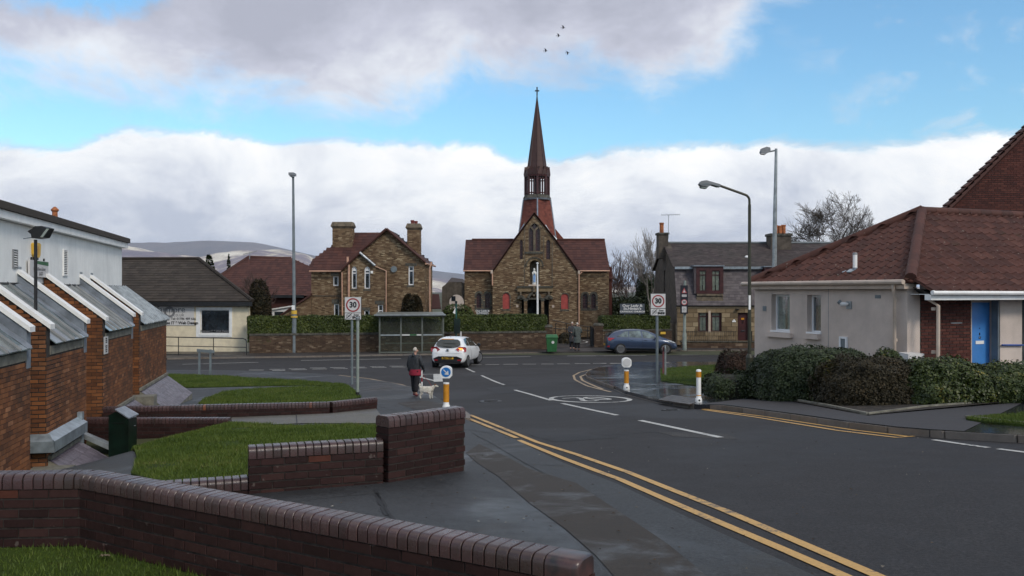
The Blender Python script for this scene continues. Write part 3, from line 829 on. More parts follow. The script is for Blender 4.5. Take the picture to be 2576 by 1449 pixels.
# lines on the road
ym=MB()
Y1=PX([(1166,1048),(1300,1102.5)]); Y1b=PX([(1305,1108),(1420,1155),(1558,1206.5),(1794,1309),(1950,1375),(2119,1449)])
Y2=PX([(1182,1044),(1351,1113),(1450,1144),(1580,1189),(1827,1287),(2020,1370),(2203,1449)])
ext=lambda a,k=6: a+[tuple(Vector(a[-1])+(Vector(a[-1])-Vector(a[-2])).normalized()*k)]
strip(ym,ext(Y1b),.085,.007); strip(ym,Y1,.085,.007); strip(ym,ext(Y2),.085,.007)
ym.build('double_yellow_line',M['yellow_line'],road,fixn=False,label='double yellow line along the near footway')
ym=MB()
strip(ym,PX([(1767,1031),(1897,1049.5),(2109,1084),(2255,1101.5),(2299,1098)]),.075,.007)
strip(ym,PX([(1768,1029),(1920,1048),(2150,1083),(2285,1099)]),.075,.007)
ym.build('double_yellow_line',M['yellow_line'],road,fixn=False,label='double yellow line along the right-hand kerb')
ym=MB()
strip(ym,PX([(852.5,944),(930.6,953),(1008.7,967.5),(1034,976)]),.09,.007)
strip(ym,PX([(904.5,953),(982.7,967.5),(1020,979)]),.09,.012)
strip(ym,PX([(1568.4,920.9),(1490,929),(1458,937),(1443,945),(1446,955),(1477,971),(1537,986.6)]),.09,.007)
strip(ym,PX([(1542,925),(1480,939.7),(1460,947.5),(1465,957),(1516,979)]),.09,.007)
ym.build('double_yellow_line',M['yellow_pale'],road,fixn=False,label='faded double yellow line round the junction corner')
wm=MB()
for a,b in [((1172.6,926.6),(1193.4,936.3)),((1211.6,944.9),(1268.9,968.3)),((1295,981.3),(1386,1007.4)),((1413.5,1015),(1552.8,1045)),((1610,1058),(1813,1101))]:
    strip(wm,PX([a,b]),.11,.006)
wm.build('centre_dash_line',M['white_line'],road,fixn=False)
wm=MB()
for a,b in [((459,916.5),(650,911.5)),((757,907),(1009,902.5)),((1206,899.5),(1336,897)),((1427,895.7),(1626,894)),((1714,893),(1830,892.5)),((1900,892),(2050,890))]:
    strip(wm,PX([a,b]),.13,.006)
wm.build('main_road_centre_line',M['white_line'],road,fixn=False)
wm=MB()
X0,Y0_=566,629
gw=[((232,1160),(375,1160)),((430,1153),(580,1153)),((615,1148),(775,1148)),((820,1140),(970,1140)),((1015,1137),(1160,1136)),((1210,1133),(1350,1132)),((1400,1127),(1540,1127)),((1590,1123),(1725,1122)),
      ((455,1164),(580,1164)),((640,1158),(790,1157)),((845,1151),(985,1150)),((1045,1147),(1185,1146)),((1235,1141),(1370,1140)),((1420,1136),(1560,1135)),((1610,1132),(1750,1131))]
for a,b in gw: strip(wm,PX([(X0+a[0]/3.84,Y0_+a[1]/3.84),(X0+b[0]/3.84,Y0_+b[1]/3.84)]),.14,.006)
for a,b,y in [(555,640,513),(930,1030,505),(1065,1200,503),(1240,1380,501),(1425,1555,500),(1605,1727,499),(1760,1880,497),(1930,2080,495),(2108,2235,493),(2275,2380,492)]:
    strip(wm,PX([(943.4+a/3.84,786+y/3.84),(943.4+b/3.84,786+y/3.84)]),.14,.006)
for a,b in [(1492,1525),(1534,1608)]: strip(wm,PX([(a,914.5),(b,914)]),.14,.006)
wm.build('give_way_line',M['white_line'],road,fixn=False)
# give-way triangle
tri_o=PX([(1032,942.3),(1100.5,941.2),(1102.5,960.3)])
wm=MB()
for a,b,w_ in [(tri_o[0],tri_o[1],.14),(tri_o[0],tri_o[2],.14),(tri_o[1],tri_o[2],.36)]:
    strip(wm,[a,b],w_,.006)
wm.build('give_way_triangle',M['white_line'],road,fixn=False)
# painted 20 roundel: an ellipse about 4.3 m long along the road
rc=PX([(1402,995),(1576,1014),(1489,992.6),(1489,1017.5)])
ax=Vector(rc[1])-Vector(rc[0]); c0=(Vector(rc[0])+Vector(rc[1]))/2
ux=ax.normalized(); vy=Vector((-ux.y,ux.x)); hw=abs((Vector(rc[2])-Vector(rc[3])).dot(vy))/2
wm=MB(); ring=[tuple(c0+ux*(ax.length*.39*cos(t))+vy*(hw*sin(t))) for t in [2*pi*k/40 for k in range(41)]]
strip(wm,ring,.13,.006,seg=9); 
def glyph(pts,w=.15):
    strip(wm,[tuple(c0+ux*(p[0]*ax.length*.39)+vy*(p[1]*hw)) for p in pts],w,.006,seg=9)
# digits read from the lower right looking back to the junction
glyph([(.42,-.10),(.50,-.28),(.40,-.46),(.22,-.42),(-.20,-.08),(-.46,-.02),(-.46,-.52)],.13)
glyph([(.40*cos(t)+0.0,.28+.20*sin(t)) for t in [2*pi*k/20 for k in range(21)]],.12)
wm.build('speed_roundel',M['white_line'],road,fixn=False)
wm=MB()
for a,b in [((2348,1107),(2436,1120)),((2440,1120.5),(2487,1127)),((2511,1130),(2590,1140)),((2610,1143),(2690,1153))]: strip(wm,PX([a,b]),.09,.006)
wm.build('parking_bay_line',M['white_line'],road,fixn=False)
# cracks and seams in the road
cm=MB()
def wander(a,b,n,amp):
    a,b=Vector(a),Vector(b); t=(b-a).normalized(); nn=Vector((-t.y,t.x))
    return [tuple(a.lerp(b,k/n)+nn*rnd.uniform(-amp,amp)) for k in range(n+1)]
for a,b in [((1360,1103),(1640,1088)),((1380,1110),(1560,1098)),((1640,1088),(1800,1094)),((1560,1050),(1640,1060)),((1100,915),(1200,960))]:
    q=PX([a,b]); strip(cm,wander(q[0],q[1],14,.06),.022,.004)
M['crack']=mat('tar_crack',(.010,.010,.011),.7)
cm.build('road_crack',M['crack'],road,fixn=False)

# trench repair along the near footway, slab joint, shallow tarmac patches
sheet('trench_patch',PX([(1172,1140),(1205,1118),(1275,1150),(1330,1180),(1450,1216),(1560,1290),(1680,1370),(1800,1470),(1560,1470),(1500,1400),(1420,1330),(1330,1265),(1255,1200),(1200,1165)],KH),KH+.005,M['trench'],.5,parent=left_foot)
jm=MB()
for a,b,w_ in [((945,1232),(972,1298),.035),((948,1240),(1000,1330),.03),((1160,1120),(1290,1116),.012),((1168,1080),(1250,1092),.012),((1200,1165),(1420,1172),.014),((1190,1090),(1560,1290),.010),((735,1262),(960,1240),.010),((870,1000),(1000,1035),.012)]:
    q=PX([a,b],KH); strip(jm,wander(q[0],q[1],12,.012),w_,KH+.004)
jm.build('paving_crack',M['crack'],left_foot,fixn=False)
rm_=MB()
def dropped(px_pts,nm,par):
    return sheet(nm,PX(px_pts,KH),KH+.006,M['trench'],.5,parent=par)
dropped([(1000,1014),(1070,1008),(1118,1016),(1160,1032),(1100,1038),(1040,1030)],'tactile_patch',left_foot)
# block crossing on the right footway
def blocks(px_pts,par):
    q=[Vector(p) for p in PX(px_pts,KH)]
    nx,ny=7,4
    me=None
    for i in range(nx):
        for j in range(ny):
            f=lambda s_,t_: (q[0].lerp(q[1],s_)).lerp(q[3].lerp(q[2],s_),t_)
            a,b,c,d=f(i/nx,j/ny),f((i+1)/nx,j/ny),f((i+1)/nx,(j+1)/ny),f(i/nx,(j+1)/ny)
            c0_=(a+b+c+d)/4
            mb=MB(); top=[c0_+(p-c0_)*.94 for p in (a,b,c,d)]
            mb.cube8([(p.x,p.y,G(p.x,p.y)+KH-.02) for p in top]+[(p.x,p.y,G(p.x,p.y)+KH+.010) for p in top])
            mb.build('paving_slab',M['slabs'],par)
M['slabs']=piece_mat('brown_paving_slab',[(0,(.045,.033,.026)),(1,(.075,.055,.042))],rough=.5,rrange=(.3,.55),scale=5)
blocks([(1655,1006),(1735,1018),(1768,1006),(1690,994)],right_foot)

# drier, darker surface of the right footway beyond the second bollard, with its edging
rk=[Vector(p) for p in right_kerb[12:20]]; inner=[]
for a,b in zip(rk,rk[1:]):
    t=(b-a).normalized(); inner.append(tuple(a+Vector((-t.y,t.x))*.07))
sheet('footway_surface',PX([(1870,1004),(1990,1010),(2180,1046),(2576,1012)],KH)+list(reversed(inner)),KH+.004,M['pave_dry'],1.0,parent=right_foot)

# concrete path between the brick walls
sheet('path',[(-9,18.0),(-9,18.9),(fx(600,19.3),19.35)]+PX([(830,1041),(945,1028),(958,1045),(965,1062),(940,1066),(760,1066),(600,1073),(579,1075)],KH)+[(-5.9,18.0)],KH+.012,M['path'],.5,parent=left_foot)
gb=MB()
q=PX([(745,1042),(747,1066)],KH); strip(gb,q,.02,KH+.018); gb.build('path_joint',M['crack'],left_foot,fixn=False)

# ------------------------------------------------------------------ lawns with real blades
def point_in(poly,x,y):
    c=False
    for (x0,y0),(x1,y1) in zip(poly,poly[1:]+poly[:1]):
        if (y0 > y) != (y1 > y) and x < x0+(y-y0)/(y1-y0)*(x1-x0): c=not c
    return c
from mathutils import noise as mz
def lawn(px_pts,n,size,h=KH+.03,world_pts=None,edge=.05,label=None,flat=None):
    poly=world_pts or PX(px_pts,h)
    base=sheet('lawn',poly,h,M['grass_base'],.5,skirt=.15)
    if flat is not None:
        for v in base.data.vertices: v.co.z=flat if v.co.z > G(v.co.x,v.co.y)+h-.1 else flat-.15
    xs=[p[0] for p in poly]; ys=[p[1] for p in poly]; r=random.Random(int(n))
    pts=[]
    while len(pts) < n:
        # denser towards the camera so that blades keep about the same size in the picture
        x=r.uniform(min(xs),max(xs)); y=r.uniform(min(ys),max(ys))
        if point_in(poly,x,y) and r.random() > min(.8,(mz.noise(Vector((x*1.3,y*1.3,3)))-.2)*1.8): pts.append((x,y))
    vs=np.zeros((n*3,3)); 
    for i,(x,y) in enumerate(pts):
        z=(flat if flat is not None else G(x,y)+h); a=r.uniform(0,2*pi); hh=size*r.uniform(.4,1.3)*(1+.8*mz.noise(Vector((x*2.2,y*2.2,0)))); w=size*.14; b=r.uniform(0,2*pi); ln=hh*r.uniform(.1,.8)
        vs[3*i]=(x-cos(a)*w,y-sin(a)*w,z-.01); vs[3*i+1]=(x+cos(a)*w,y+sin(a)*w,z-.01); vs[3*i+2]=(x+cos(b)*ln,y+sin(b)*ln,z+hh)
    me=bpy.data.meshes.new('grass'); me.vertices.add(n*3); me.vertices.foreach_set('co',vs.ravel())
    me.loops.add(n*3); me.loops.foreach_set('vertex_index',np.arange(n*3)); me.polygons.add(n)
    me.polygons.foreach_set('loop_start',np.arange(0,n*3,3)); me.polygons.foreach_set('loop_total',np.full(n,3)); me.materials.append(M['blade']); me.update(); me.validate()
    o=bpy.data.objects.new('grass',me); COL.objects.link(o); tag(o,label,'grass',kind='stuff')
    return base
wa0=Vector((-3.28,6.92)); 
lawn(None,150000,.034,flat=H-1.97,world_pts=[(-8,6.72),(-3.3,6.80),(-1.6,5.75),(0.45,4.50),(.5,3.0),(.5,-2),(-8,-2)],label='short green turf at the foot of the nearest brick wall')
lawn(None,60000,.042,world_pts=[(-5.84,17.93),(-6.6,17.93),(-7.9,17.93)]+PX([(345,1150),(330,1190),(400,1212),(640,1212),(700,1150),(962,1112),(962,1075),(945,1068),(700,1070)],KH+.03),label='sloping green lawn behind the stepped brick wall')
lawn([(497,1018),(515,1002),(560,985),(620,978),(760,972),(880,972),(898,985),(908,999),(830,1014),(700,1019)],26000,.06,label='green lawn strip behind the long low wall')
lawn([(420,965),(410,941),(560,945),(760,957),(868,966),(880,971),(760,968),(600,971),(470,974)],24000,.06,label='green verge beside the main road corner')
lawn([(1661,928),(1720,922),(1807,917),(1900,912),(1960,925),(1960,990),(1885,990),(1780,974),(1700,962),(1663,957)],24000,.055,label='green lawn corner in front of the clipped bushes')
lawn([(2430,1052),(2500,1044),(2576,1040),(2680,1037),(2680,1075),(2576,1068),(2490,1062)],12000,.04,label='patch of grass at the far right footway')
# planting bed soil under the hedges on the right, with a thin kerb edging
bed=PX([(1760,975),(1830,965),(1900,960),(2230,930),(2576,935),(2576,1009),(2185,1046),(1995,1011),(1890,994)],KH)
sheet('planting_bed',bed,KH+.02,M['soil'],1.0)
em=MB()
for a in ([(1765,976),(1880,994),(1995,1008),(2085,1024),(2183,1045)],[(2183,1045),(2330,1026),(2576,1008)],[(2430,1053),(2576,1070)]):
    q=PX(a,KH); q=[Vector(p) for p in q]
    for p0,p1 in zip(q,q[1:]):
        t=(p1-p0).normalized(); n=Vector((-t.y,t.x))*.025
        c8=[(p0-n),(p1-n),(p1+n),(p0+n)]
        em.cube8([(p.x,p.y,G(p.x,p.y)+.02) for p in c8]+[(p.x,p.y,G(p.x,p.y)+KH+.05) for p in c8])
em.build('bed_edging',M['concrete'],kind='structure')

# ------------------------------------------------------------------ far hills
def hills():
    prof_far=[(-1400,640),(-600,622),(0,612),(310,610.5),(420,611),(525,605),(644,610),(700,622),(800,645),(900,655),(1000,668),(1100,682),(1170,690),(1300,700),(1500,712),(1700,722),(3600,722)]
    prof_near=[(-1400,650),(0,626),(309,619),(360,628),(450,648),(500,652),(540,640),(600,633),(660,629),(700,628),(770,640),(800,655),(900,672),(1100,700),(1300,722),(3600,726)]
    def pick(pr,u):
        for (a,x),(b,y) in zip(pr,pr[1:]):
            if u <= b: return x+(y-x)*max(0,(u-a)/(b-a))
        return pr[-1][1]
    from mathutils import noise as mn
    for k,(pr,Yr,Yf,mname) in enumerate(((prof_far,8200,6900,'hill_far'),(prof_near,6400,4200,'hill_near'))):
        us=[x*22 for x in range(-60,160)]; rows=26; vs=[]
        for j in range(rows+4):
            t=j/rows
            for u in us:
                Y=Yf+(Yr-Yf)*t
                z_r=(733-pick(pr,u))/F*Yr
                X=(u-1288)/F*Y
                prof_=sin(min(1,t)*pi/2) ** 1.1 if t <= 1 else 1-(t-1)*2
                nz=mn.fractal(Vector((X/900,Y/900,k*9.0)),1.0,2.0,6)*55*(1-abs(2*min(1,t)-1) ** 3)*(.35 if t > .8 else 1)
                gl=-abs(mn.fractal(Vector((X/420,Y/1300,k*5.0+3)),1.0,2.2,5))*70*sin(min(1,t)*pi)
                vs.append((X,Y,H-42+(z_r+42)*prof_+(nz+gl)*max(0.0,min(1,z_r/120))))
        n=len(us)
        fs=[(j*n+i,j*n+i+1,(j+1)*n+i+1,(j+1)*n+i) for j in range(rows+3) for i in range(n-1)]
        mt=bpy.data.materials.new(mname); mt.use_nodes=True; t=NT(mt.node_tree); bs=t.n['Principled BSDF']
        pos=t.node('ShaderNodeNewGeometry').outputs['Position']
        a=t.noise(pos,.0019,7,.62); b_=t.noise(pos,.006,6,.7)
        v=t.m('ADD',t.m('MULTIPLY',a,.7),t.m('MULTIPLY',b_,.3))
        st=[(.40,(.15,.13,.17)),(.48,(.24,.20,.22)),(.53,(.55,.49,.40)),(.60,(.74,.69,.58))] if k else [(.35,(.13,.14,.17)),(.6,(.19,.18,.20)),(.75,(.26,.23,.22))]  # tan and heather, with sunlit and shaded patches painted into the colour
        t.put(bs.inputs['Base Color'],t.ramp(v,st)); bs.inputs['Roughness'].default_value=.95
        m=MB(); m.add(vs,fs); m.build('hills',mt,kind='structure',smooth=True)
hills()
# worn details of the carriageway: repair patches, iron cover, gully grates by the kerb
def cover(x,y,r,h,nm,par,square=False):
    m=MB(); z=G(x,y)+h
    m.lathe([(r*1.12,-.02),(r*1.12,.004)],(x,y,z),4 if square else 24); o=m.build(nm,M['crack'],par)
    m=MB(); m.lathe([(r,.0),(r,.008)],(x,y,z),4 if square else 24)
    for k in range(-3,4): m.box(x-r*.6,x+r*.6,y+k*r*.2-r*.03,y+k*r*.2+r*.03,z+.008,z+.012)
    m.build('cover_plate',M['iron'],o,fixn=False)
M['iron']=mat('worn_iron',(.05,.045,.042),.45,metal=.6,var=.3,scale=12)
M['patch']=ground_mat('newer_tarmac',(.027,.026,.027),wet=.3,rough_dry=.7,rough_wet=.5,speck=.6,seed=61,spec=.25)
M['patch_old']=ground_mat('bleached_tarmac',(.062,.059,.057),wet=.3,rough_dry=.8,rough_wet=.6,speck=.6,seed=67,spec=.2)
for pts,mt in (([(1330,1095),(1470,1092),(1560,1101),(1400,1112)],'patch'),([(1650,1086),(1830,1092),(1860,1106),(1700,1099)],'patch_old'),([(1220,975),(1290,972),(1330,985),(1255,990)],'patch')):
    sheet('road_patch',PX(pts),.003,M[mt],1.0,parent=road)
q=gp(1235,1010); cover(q.x,q.y,.30,.002,'manhole_cover',road)
q=gp(1690,1032); cover(q.x,q.y,.2,.002,'gully_grate',road,True)
# ================================================================== BRICK GARDEN WALLS
def cop_mesh(w,l,h,mat,key):
    """bullnose coping brick laid across the wall: rounded section, length l along the wall"""
    k=('cop',key,round(w,3),round(l,3),round(h,3))
    if k not in _bm_cache:
        r=.048; x=w/2
        pr=[(-x,0)]+[(-x+r-r*cos(t),h-r+r*sin(t)) for t in [0,pi/8,pi/4,3*pi/8,pi/2]]+[(x-r+r*sin(t),h-r+r*cos(t)) for t in [0,pi/8,pi/4,3*pi/8,pi/2]]+[(x,0)]
        b=MB(); n=len(pr); e=.003
        for yy,s_ in ((-l/2,1-.03),(-l/2+e,1),(l/2-e,1),(l/2,1-.03)):
            for a,c in pr: b.v.append((yy,a*s_,c*s_))
        for j in range(3): b.f += [(j*n+i,j*n+(i+1) % n,(j+1)*n+(i+1) % n,(j+1)*n+i) for i in range(n)]
        b.f += [tuple(range(n)),tuple(reversed(range(3*n,4*n)))]; b.m=[0]*len(b.f)
        _bm_cache[k]=b.mesh('coping_brick',mat,smooth=True)
    return _bm_cache[k]
def garden_wall(root,p0,p1,ztop,w=.215,seed=0,end=None,bottom=None,coping=True,deep=.12,endcap=False,first_half=False):
    """bonded brick wall with bullnose coping, each brick its own piece; the top is level"""
    p0,p1=Vector((p0[0],p0[1],0)),Vector((p1[0],p1[1],0)); Ln=(p1-p0).length; u=(p1-p0).normalized(); n=Vector((u.y,-u.x,0))
    R=Matrix((u.to_4d(),(-n).to_4d(),(0,0,1,0),(0,0,0,0))).transposed().to_3x3().to_4x4()
    gz=lambda a: (bottom if bottom is not None else min(G(*(p0+u*a+n*s_)[:2]) for s_ in (-.15,.15))+KH)-deep
    hc=.112
    m=MB(); core=ztop-.03
    k=max(1,int(Ln/.4)); fr=frame(p0,u,n)
    for i in range(k):
        m.fbox(fr,max(.014,Ln*i/k),min(Ln-.014,Ln*(i+1)/k),gz(Ln*(i+.5)/k),core,-w/2+.008,w/2-.008)
    m.build('mortar',M['mortar_dark'],root)
    if coping:
        c=0.0; last=Ln-(.20 if endcap else 0)
        nn=int(round(last/.0765)); st=last/nn
        for i in range(nn):
            me=cop_mesh(w+.012,st-.009,hc,M['coping'],'e')
            inst('coping_brick',me,root,Matrix.Translation(p0+u*(st*(i+.5))+Vector((0,0,ztop-hc+rnd.uniform(-.0015,.0015)))) @ R @ Matrix.Rotation(rnd.uniform(-.012,.012),4,'Z'))
        if endcap:
            r_=.05; b=MB(); pts=[]
            L2=.2; x=w/2+.006; rows_=[]
            for q in range(6):
                t=q/5*pi/2; a=L2-r_+r_*sin(t); s_=1-(1-cos(t))*.30
                rows_.append((a,s_))
            rows_=[(0.004,1)]+rows_
            for a,s_ in rows_:
                rr=.048
                pr=[(-x,0)]+[(-x+rr-rr*cos(t),hc-rr+rr*sin(t)) for t in [0,pi/6,pi/3,pi/2]]+[(x-rr+rr*sin(t),hc-rr+rr*cos(t)) for t in [0,pi/6,pi/3,pi/2]]+[(x,0)]
                b.v += [tuple(p0+u*(last+a)+n*(c_*s_)*-1+Vector((0,0,ztop-hc+z_*(s_*.35+.65)))) for c_,z_ in pr]
            q=len(pr); b.f += [(j*q+i,j*q+(i+1) % q,(j+1)*q+(i+1) % q,(j+1)*q+i) for j in range(len(rows_)-1) for i in range(q)]
            b.f += [tuple(range(q)),tuple(reversed(range((len(rows_)-1)*q,len(rows_)*q)))]; b.m=[0]*len(b.f)
            b.build('coping_end',M['blackcoping'],root,smooth=True,label='blackened rounded end brick of the coping' if endcap else None)
    z=ztop-(hc if coping else 0); c=0
    while z > min(gz(0),gz(Ln))+.02:
        x=-(.1125 if (c+(1 if first_half else 0)) % 2 else 0)
        while x < Ln:
            a0,a1=max(x,0)+.004,min(x+.225,Ln)-.004
            if a1-a0 > .03 and z > gz((a0+a1)/2)+deep-.06:
                me=brick_mesh('eng',a1-a0,w,.066,M['engbrick'])
                inst('brick',me,root,Matrix.Translation(p0+u*((a0+a1)/2)+n*rnd.uniform(-.0015,.0015)+Vector((0,0,z-.0375))) @ R)
            x += .225
        z -= .075; c += 1
# nearest wall, bent at the left
zA=H-1.41
A0,A1,A2=(-5.6,6.72),(-3.31,6.86),(.40,4.66)
wallA=thing('brick_wall','low purple brick wall with rounded coping, nearest the camera and running off bottom left','wall',(A1[0],A1[1],G(*A1)),'low purple brick garden walls')
garden_wall(wallA,A0,A1,zA,bottom=H-1.97); garden_wall(wallA,A1,A2,zA,endcap=True,bottom=H-1.97)
# stepped wall in the middle
cz=H-1.50
B0,B1,B2=(fx(612.6,8.43)+.02,8.50),(fx(958,8.86),8.93),(fx(1159,9.62)-.02,9.66)
wallB=thing('brick_wall','stepped purple brick wall by the footway, its right half four courses higher','wall',(B1[0],B1[1],G(*B1)),'low purple brick garden walls')
garden_wall(wallB,B0,B1,cz,first_half=True)
garden_wall(wallB,B1,B2,H-1.27)
# small low wall running left from the stepped wall
wallD=thing('brick_wall','lowest pale-topped brick wall, half hidden where it meets the stepped wall','wall',(-3.2,8.3,G(-3.2,8.3)),'low purple brick garden walls')
garden_wall(wallD,(fx(395,8.25),8.25),(B0[0]+.06,B0[1]+.06),H-1.80)
# long wall behind the path
wallC2=thing('brick_wall','long low purple brick wall beyond the concrete path','wall',(-6,19.3,G(-6,19.3)),'low purple brick garden walls')
garden_wall(wallC2,(fx(262,18.95),18.95),(fx(830,19.8),19.8),H-2.50)
garden_wall(wallC2,(fx(830,19.8),19.8),(fx(943,20.7),20.7),H-2.50)
# retaining wall on the near side of the path
wallC=thing('brick_wall','dark retaining brick wall along the path behind the green bin','wall',(-7,17.9,G(-7,17.5)),'low purple brick garden walls')
garden_wall(wallC,(fx(200,18.03),18.03),(fx(579,18.03),18.03),H-2.60,bottom=H-3.55)

# ================================================================== LIBRARY (left)
LU=Vector((-.2368,1,0)).normalized(); LN=Vector((LU.y,-LU.x,0))       # along the frontage, and outwards (to the right)
def LP(zd): return Vector((-4.433-.2368*zd,zd,0))
lib=thing('library_building','white clad library with brown brick bays and sloping glass roofs','library',(-9,18,H-3.3))
bays=[(10.75,14.1),(15.0,17.72),(19.2,22.5),(23.4,27.95)]
DW=1.2*1.0277
zlow=H-.52; zup=H+.46
prio=300
ksq=sqrt(1+.2368 ** 2)
lib_limits=[90,120,60,30]
for bi,(za,zb) in enumerate(bays):
    pa,pb=LP(za),LP(zb); Lb=(pb-pa).length; fr=frame(pa,LU,LN)
    zbase=H-(2.95,2.88,2.78,2.68)[bi]-.25; fin=.215
    lint=H-(.50+(.45,.45,.43,.42)[bi])
    ztop=lint+0.0
    # core of the bay and its front brickwork
    m=MB(); m.fbox(fr,0,Lb,zbase,ztop-.002,-1.3,-.004); m.build('bay_wall',M['mortar_dark'],lib)
    bricks(lib,pa,LU,LN,[rect(0,Lb,zbase+.05,ztop-.15)],M['libbrick'],limit=lib_limits[bi],proud=.006,order=(lambda a,b: a) )
    m=MB(); m.fbox(fr,fin*.9,Lb-(fin if bi < 3 else-.08)*.9,ztop-.15,ztop,-.05,.012); m.build('lintel',M['concrete'],lib)
    # near-side return wall, facing the camera
    so=pa; sn=-LU; su=LN
    sfr=frame(pa-LN*1.25,LN,-LU)
    side=[(0,zbase+.05),(1.25,zbase+.05),(1.25,zlow-.1),(0.0,zup-.1)]
    m=MB(); m.plate(sfr,side,[],-fin,-.006); m.build('side_wall',M['mortar_dark'],lib)
    bricks(lib,pa-LN*1.25,LN,-LU,[side],M['libbrick'],limit=(0,70,20,0)[bi],proud=.006,order=(lambda a,b:-a))
    # far fin: metal clad towards the camera
    fins=[(0.0,fin,False)]+([(Lb-fin,Lb,True)] if bi < 3 else [])
    for a0,a1,clad in fins:
        if clad:
            f2=frame(pa+LU*a0-LN*1.25,LN,-LU)
            pl=[(0,ztop-.05),(1.262,ztop-.28),(1.262,zlow-.1),(0,zup-.1)]
            m=MB(); m.plate(f2,pl,[],-fin,0); m.build('fin_cladding',M['zinc'],lib)
            for t_,zc_ in ((.35,.30),(.88,.33)):
                m=MB(); m.fbox(f2,1.25*t_,1.25*t_+.03,zup+(zlow-zup)*t_-.1-zc_,zup+(zlow-zup)*t_-.07-zc_,0,.03); m.build('fixing_clip',M['black'],lib)
        # white sloping coping
        m=MB(); c0=pa+LU*(a0-.03); c1=pa+LU*(a1+.03)
        for q in (0,):
            hi0,lo0=c0-LN*1.22,c0+LN*.07; hi1,lo1=c1-LN*1.22,c1+LN*.07
            zh,zl=zup,zlow-.045
            m.cube8([(lo0.x,lo0.y,zl-.085),(lo1.x,lo1.y,zl-.085),(hi1.x,hi1.y,zh-.085),(hi0.x,hi0.y,zh-.085),(lo0.x,lo0.y,zl),(lo1.x,lo1.y,zl),(hi1.x,hi1.y,zh),(hi0.x,hi0.y,zh)])
        m.build('fin_coping',M['white'],lib)
        m=MB(); h0=pa+LU*a0-LN*1.24; f3=frame(h0,LU,LN); m.fbox(f3,-.01,a1-a0+.01,zup-.35,zup+.03,-.02,.05); m.build('upstand',M['zinc_bright'],lib)
    # glazed sloping roof between the fins
    r0,r1=fin,(Lb-fin if bi < 3 else Lb+.10)
    zr_lo,zr_hi=lint+.03,H+.13
    c=lambda a,t,d=0.0: pa+LU*a+LN*(.10-1.30*t)+Vector((0,0,zr_lo+(zr_hi-zr_lo)*t+d))
    mroof=M['roofglass'] if bi < 3 else M['ribbed']
    m=MB(); m.cube8([c(r0,0),c(r1,0),c(r1,1),c(r0,1),c(r0,0,.02),c(r1,0,.02),c(r1,1,.02),c(r0,1,.02)]); gl=m.build('roof_glazing' if bi < 3 else 'ribbed_roof',mroof,lib)
    nb=(5,4,6,14)[bi]
    for k in range(1,nb):
        a=r0+(r1-r0)*k/nb; m=MB()
        if bi < 3: m.cube8([c(a-.022,-.01,.02),c(a+.022,-.01,.02),c(a+.022,1,.02),c(a-.022,1,.02),c(a-.014,-.01,.06),c(a+.014,-.01,.06),c(a+.014,1,.06),c(a-.014,1,.06)])
        else: m.tube([c(a,-.02,.02),c(a,1,.02)],.05,8)
        m.build('glazing_bar' if bi < 3 else 'roof_rib',M['signgrey'] if bi < 3 else M['ribbed'],gl,smooth=bi == 3)
    if bi < 3:
        # lead flashing drooping beside the far fin
        m=MB(); pts=[]
        for i,t in enumerate([k/8 for k in range(9)]):
            q=c(r1-.02,t,.05+.006*(i % 2)); pts += [q,c(r1-.24-.02*sin(9*t),t,.024+.006*sin(20*t))]
        m.add(pts,[(2*i,2*i+1,2*i+3,2*i+2) for i in range(8)])
        m.build('lead_flashing',M['zinc'],lib,fixn=False)
# white upper storey set back
wo=LP(8.0)-LN*(1.2); wfr=frame(wo,LU,LN)
Lw=(LP(27.35)-LP(8.0)).length
zt=H+1.55
m=MB(); m.fbox(wfr,-6,Lw,H-3,zt-.22,-9,0); m.build('upper_wall',M['render_white'],lib)
m=MB(); m.fbox(wfr,-6,Lw+.10,zt-.21,zt-.055,-9,.16); m.build('fascia',M['white'],lib)
m=MB(); m.fbox(wfr,-6,Lw+.14,zt-.05,zt+.09,-9.1,.22); m.build('roof_edge',M['signgrey'] if False else M['tile_dark'],lib)
m=MB(); m.fbox(wfr,-6,Lw,H+.13,H+.17,0,.03); m.build('base_trim',M['black'],lib)
def wall_a(u):      # position along the white wall for a picture column
    r=(u-1288)/F; t=(wo.x-r*wo.y)/(r*LU.y-LU.x); return t
for (u,v0,v1,nl) in ((36,630,672,7),(163,630,692,14)):
    a=wall_a(u); q=wo+LU*a; Y=q.y; z0,z1=fz(v1,Y),fz(v0,Y); w=.13 if nl == 7 else .19
    m=MB(); m.plate(wfr,rect(a-w,a+w,z0-.02,z1+.02),[rect(a-w+.025,a+w-.025,z0,z1)],-.01,.03); vt=m.build('vent_grille',M['signgrey'] if nl == 7 else M['white'],lib)
    m=MB(); m.fbox(wfr,a-w+.02,a+w-.02,z0,z1,.001,.004); m.build('vent_back',M['black'],vt)
    for k in range(nl):
        m=MB(); zc=z0+(z1-z0)*(k+.55)/nl; dz=(z1-z0)/nl
        m.cube8([wfr(a-w+.02,zc-dz*.3,.028),wfr(a+w-.02,zc-dz*.3,.028),wfr(a+w-.02,zc+dz*.15,.006),wfr(a-w+.02,zc+dz*.15,.006),
                 wfr(a-w+.02,zc-dz*.22,.028),wfr(a+w-.02,zc-dz*.22,.028),wfr(a+w-.02,zc+dz*.22,.006),wfr(a-w+.02,zc+dz*.22,.006)])
        m.build('slat',M['white'],vt)
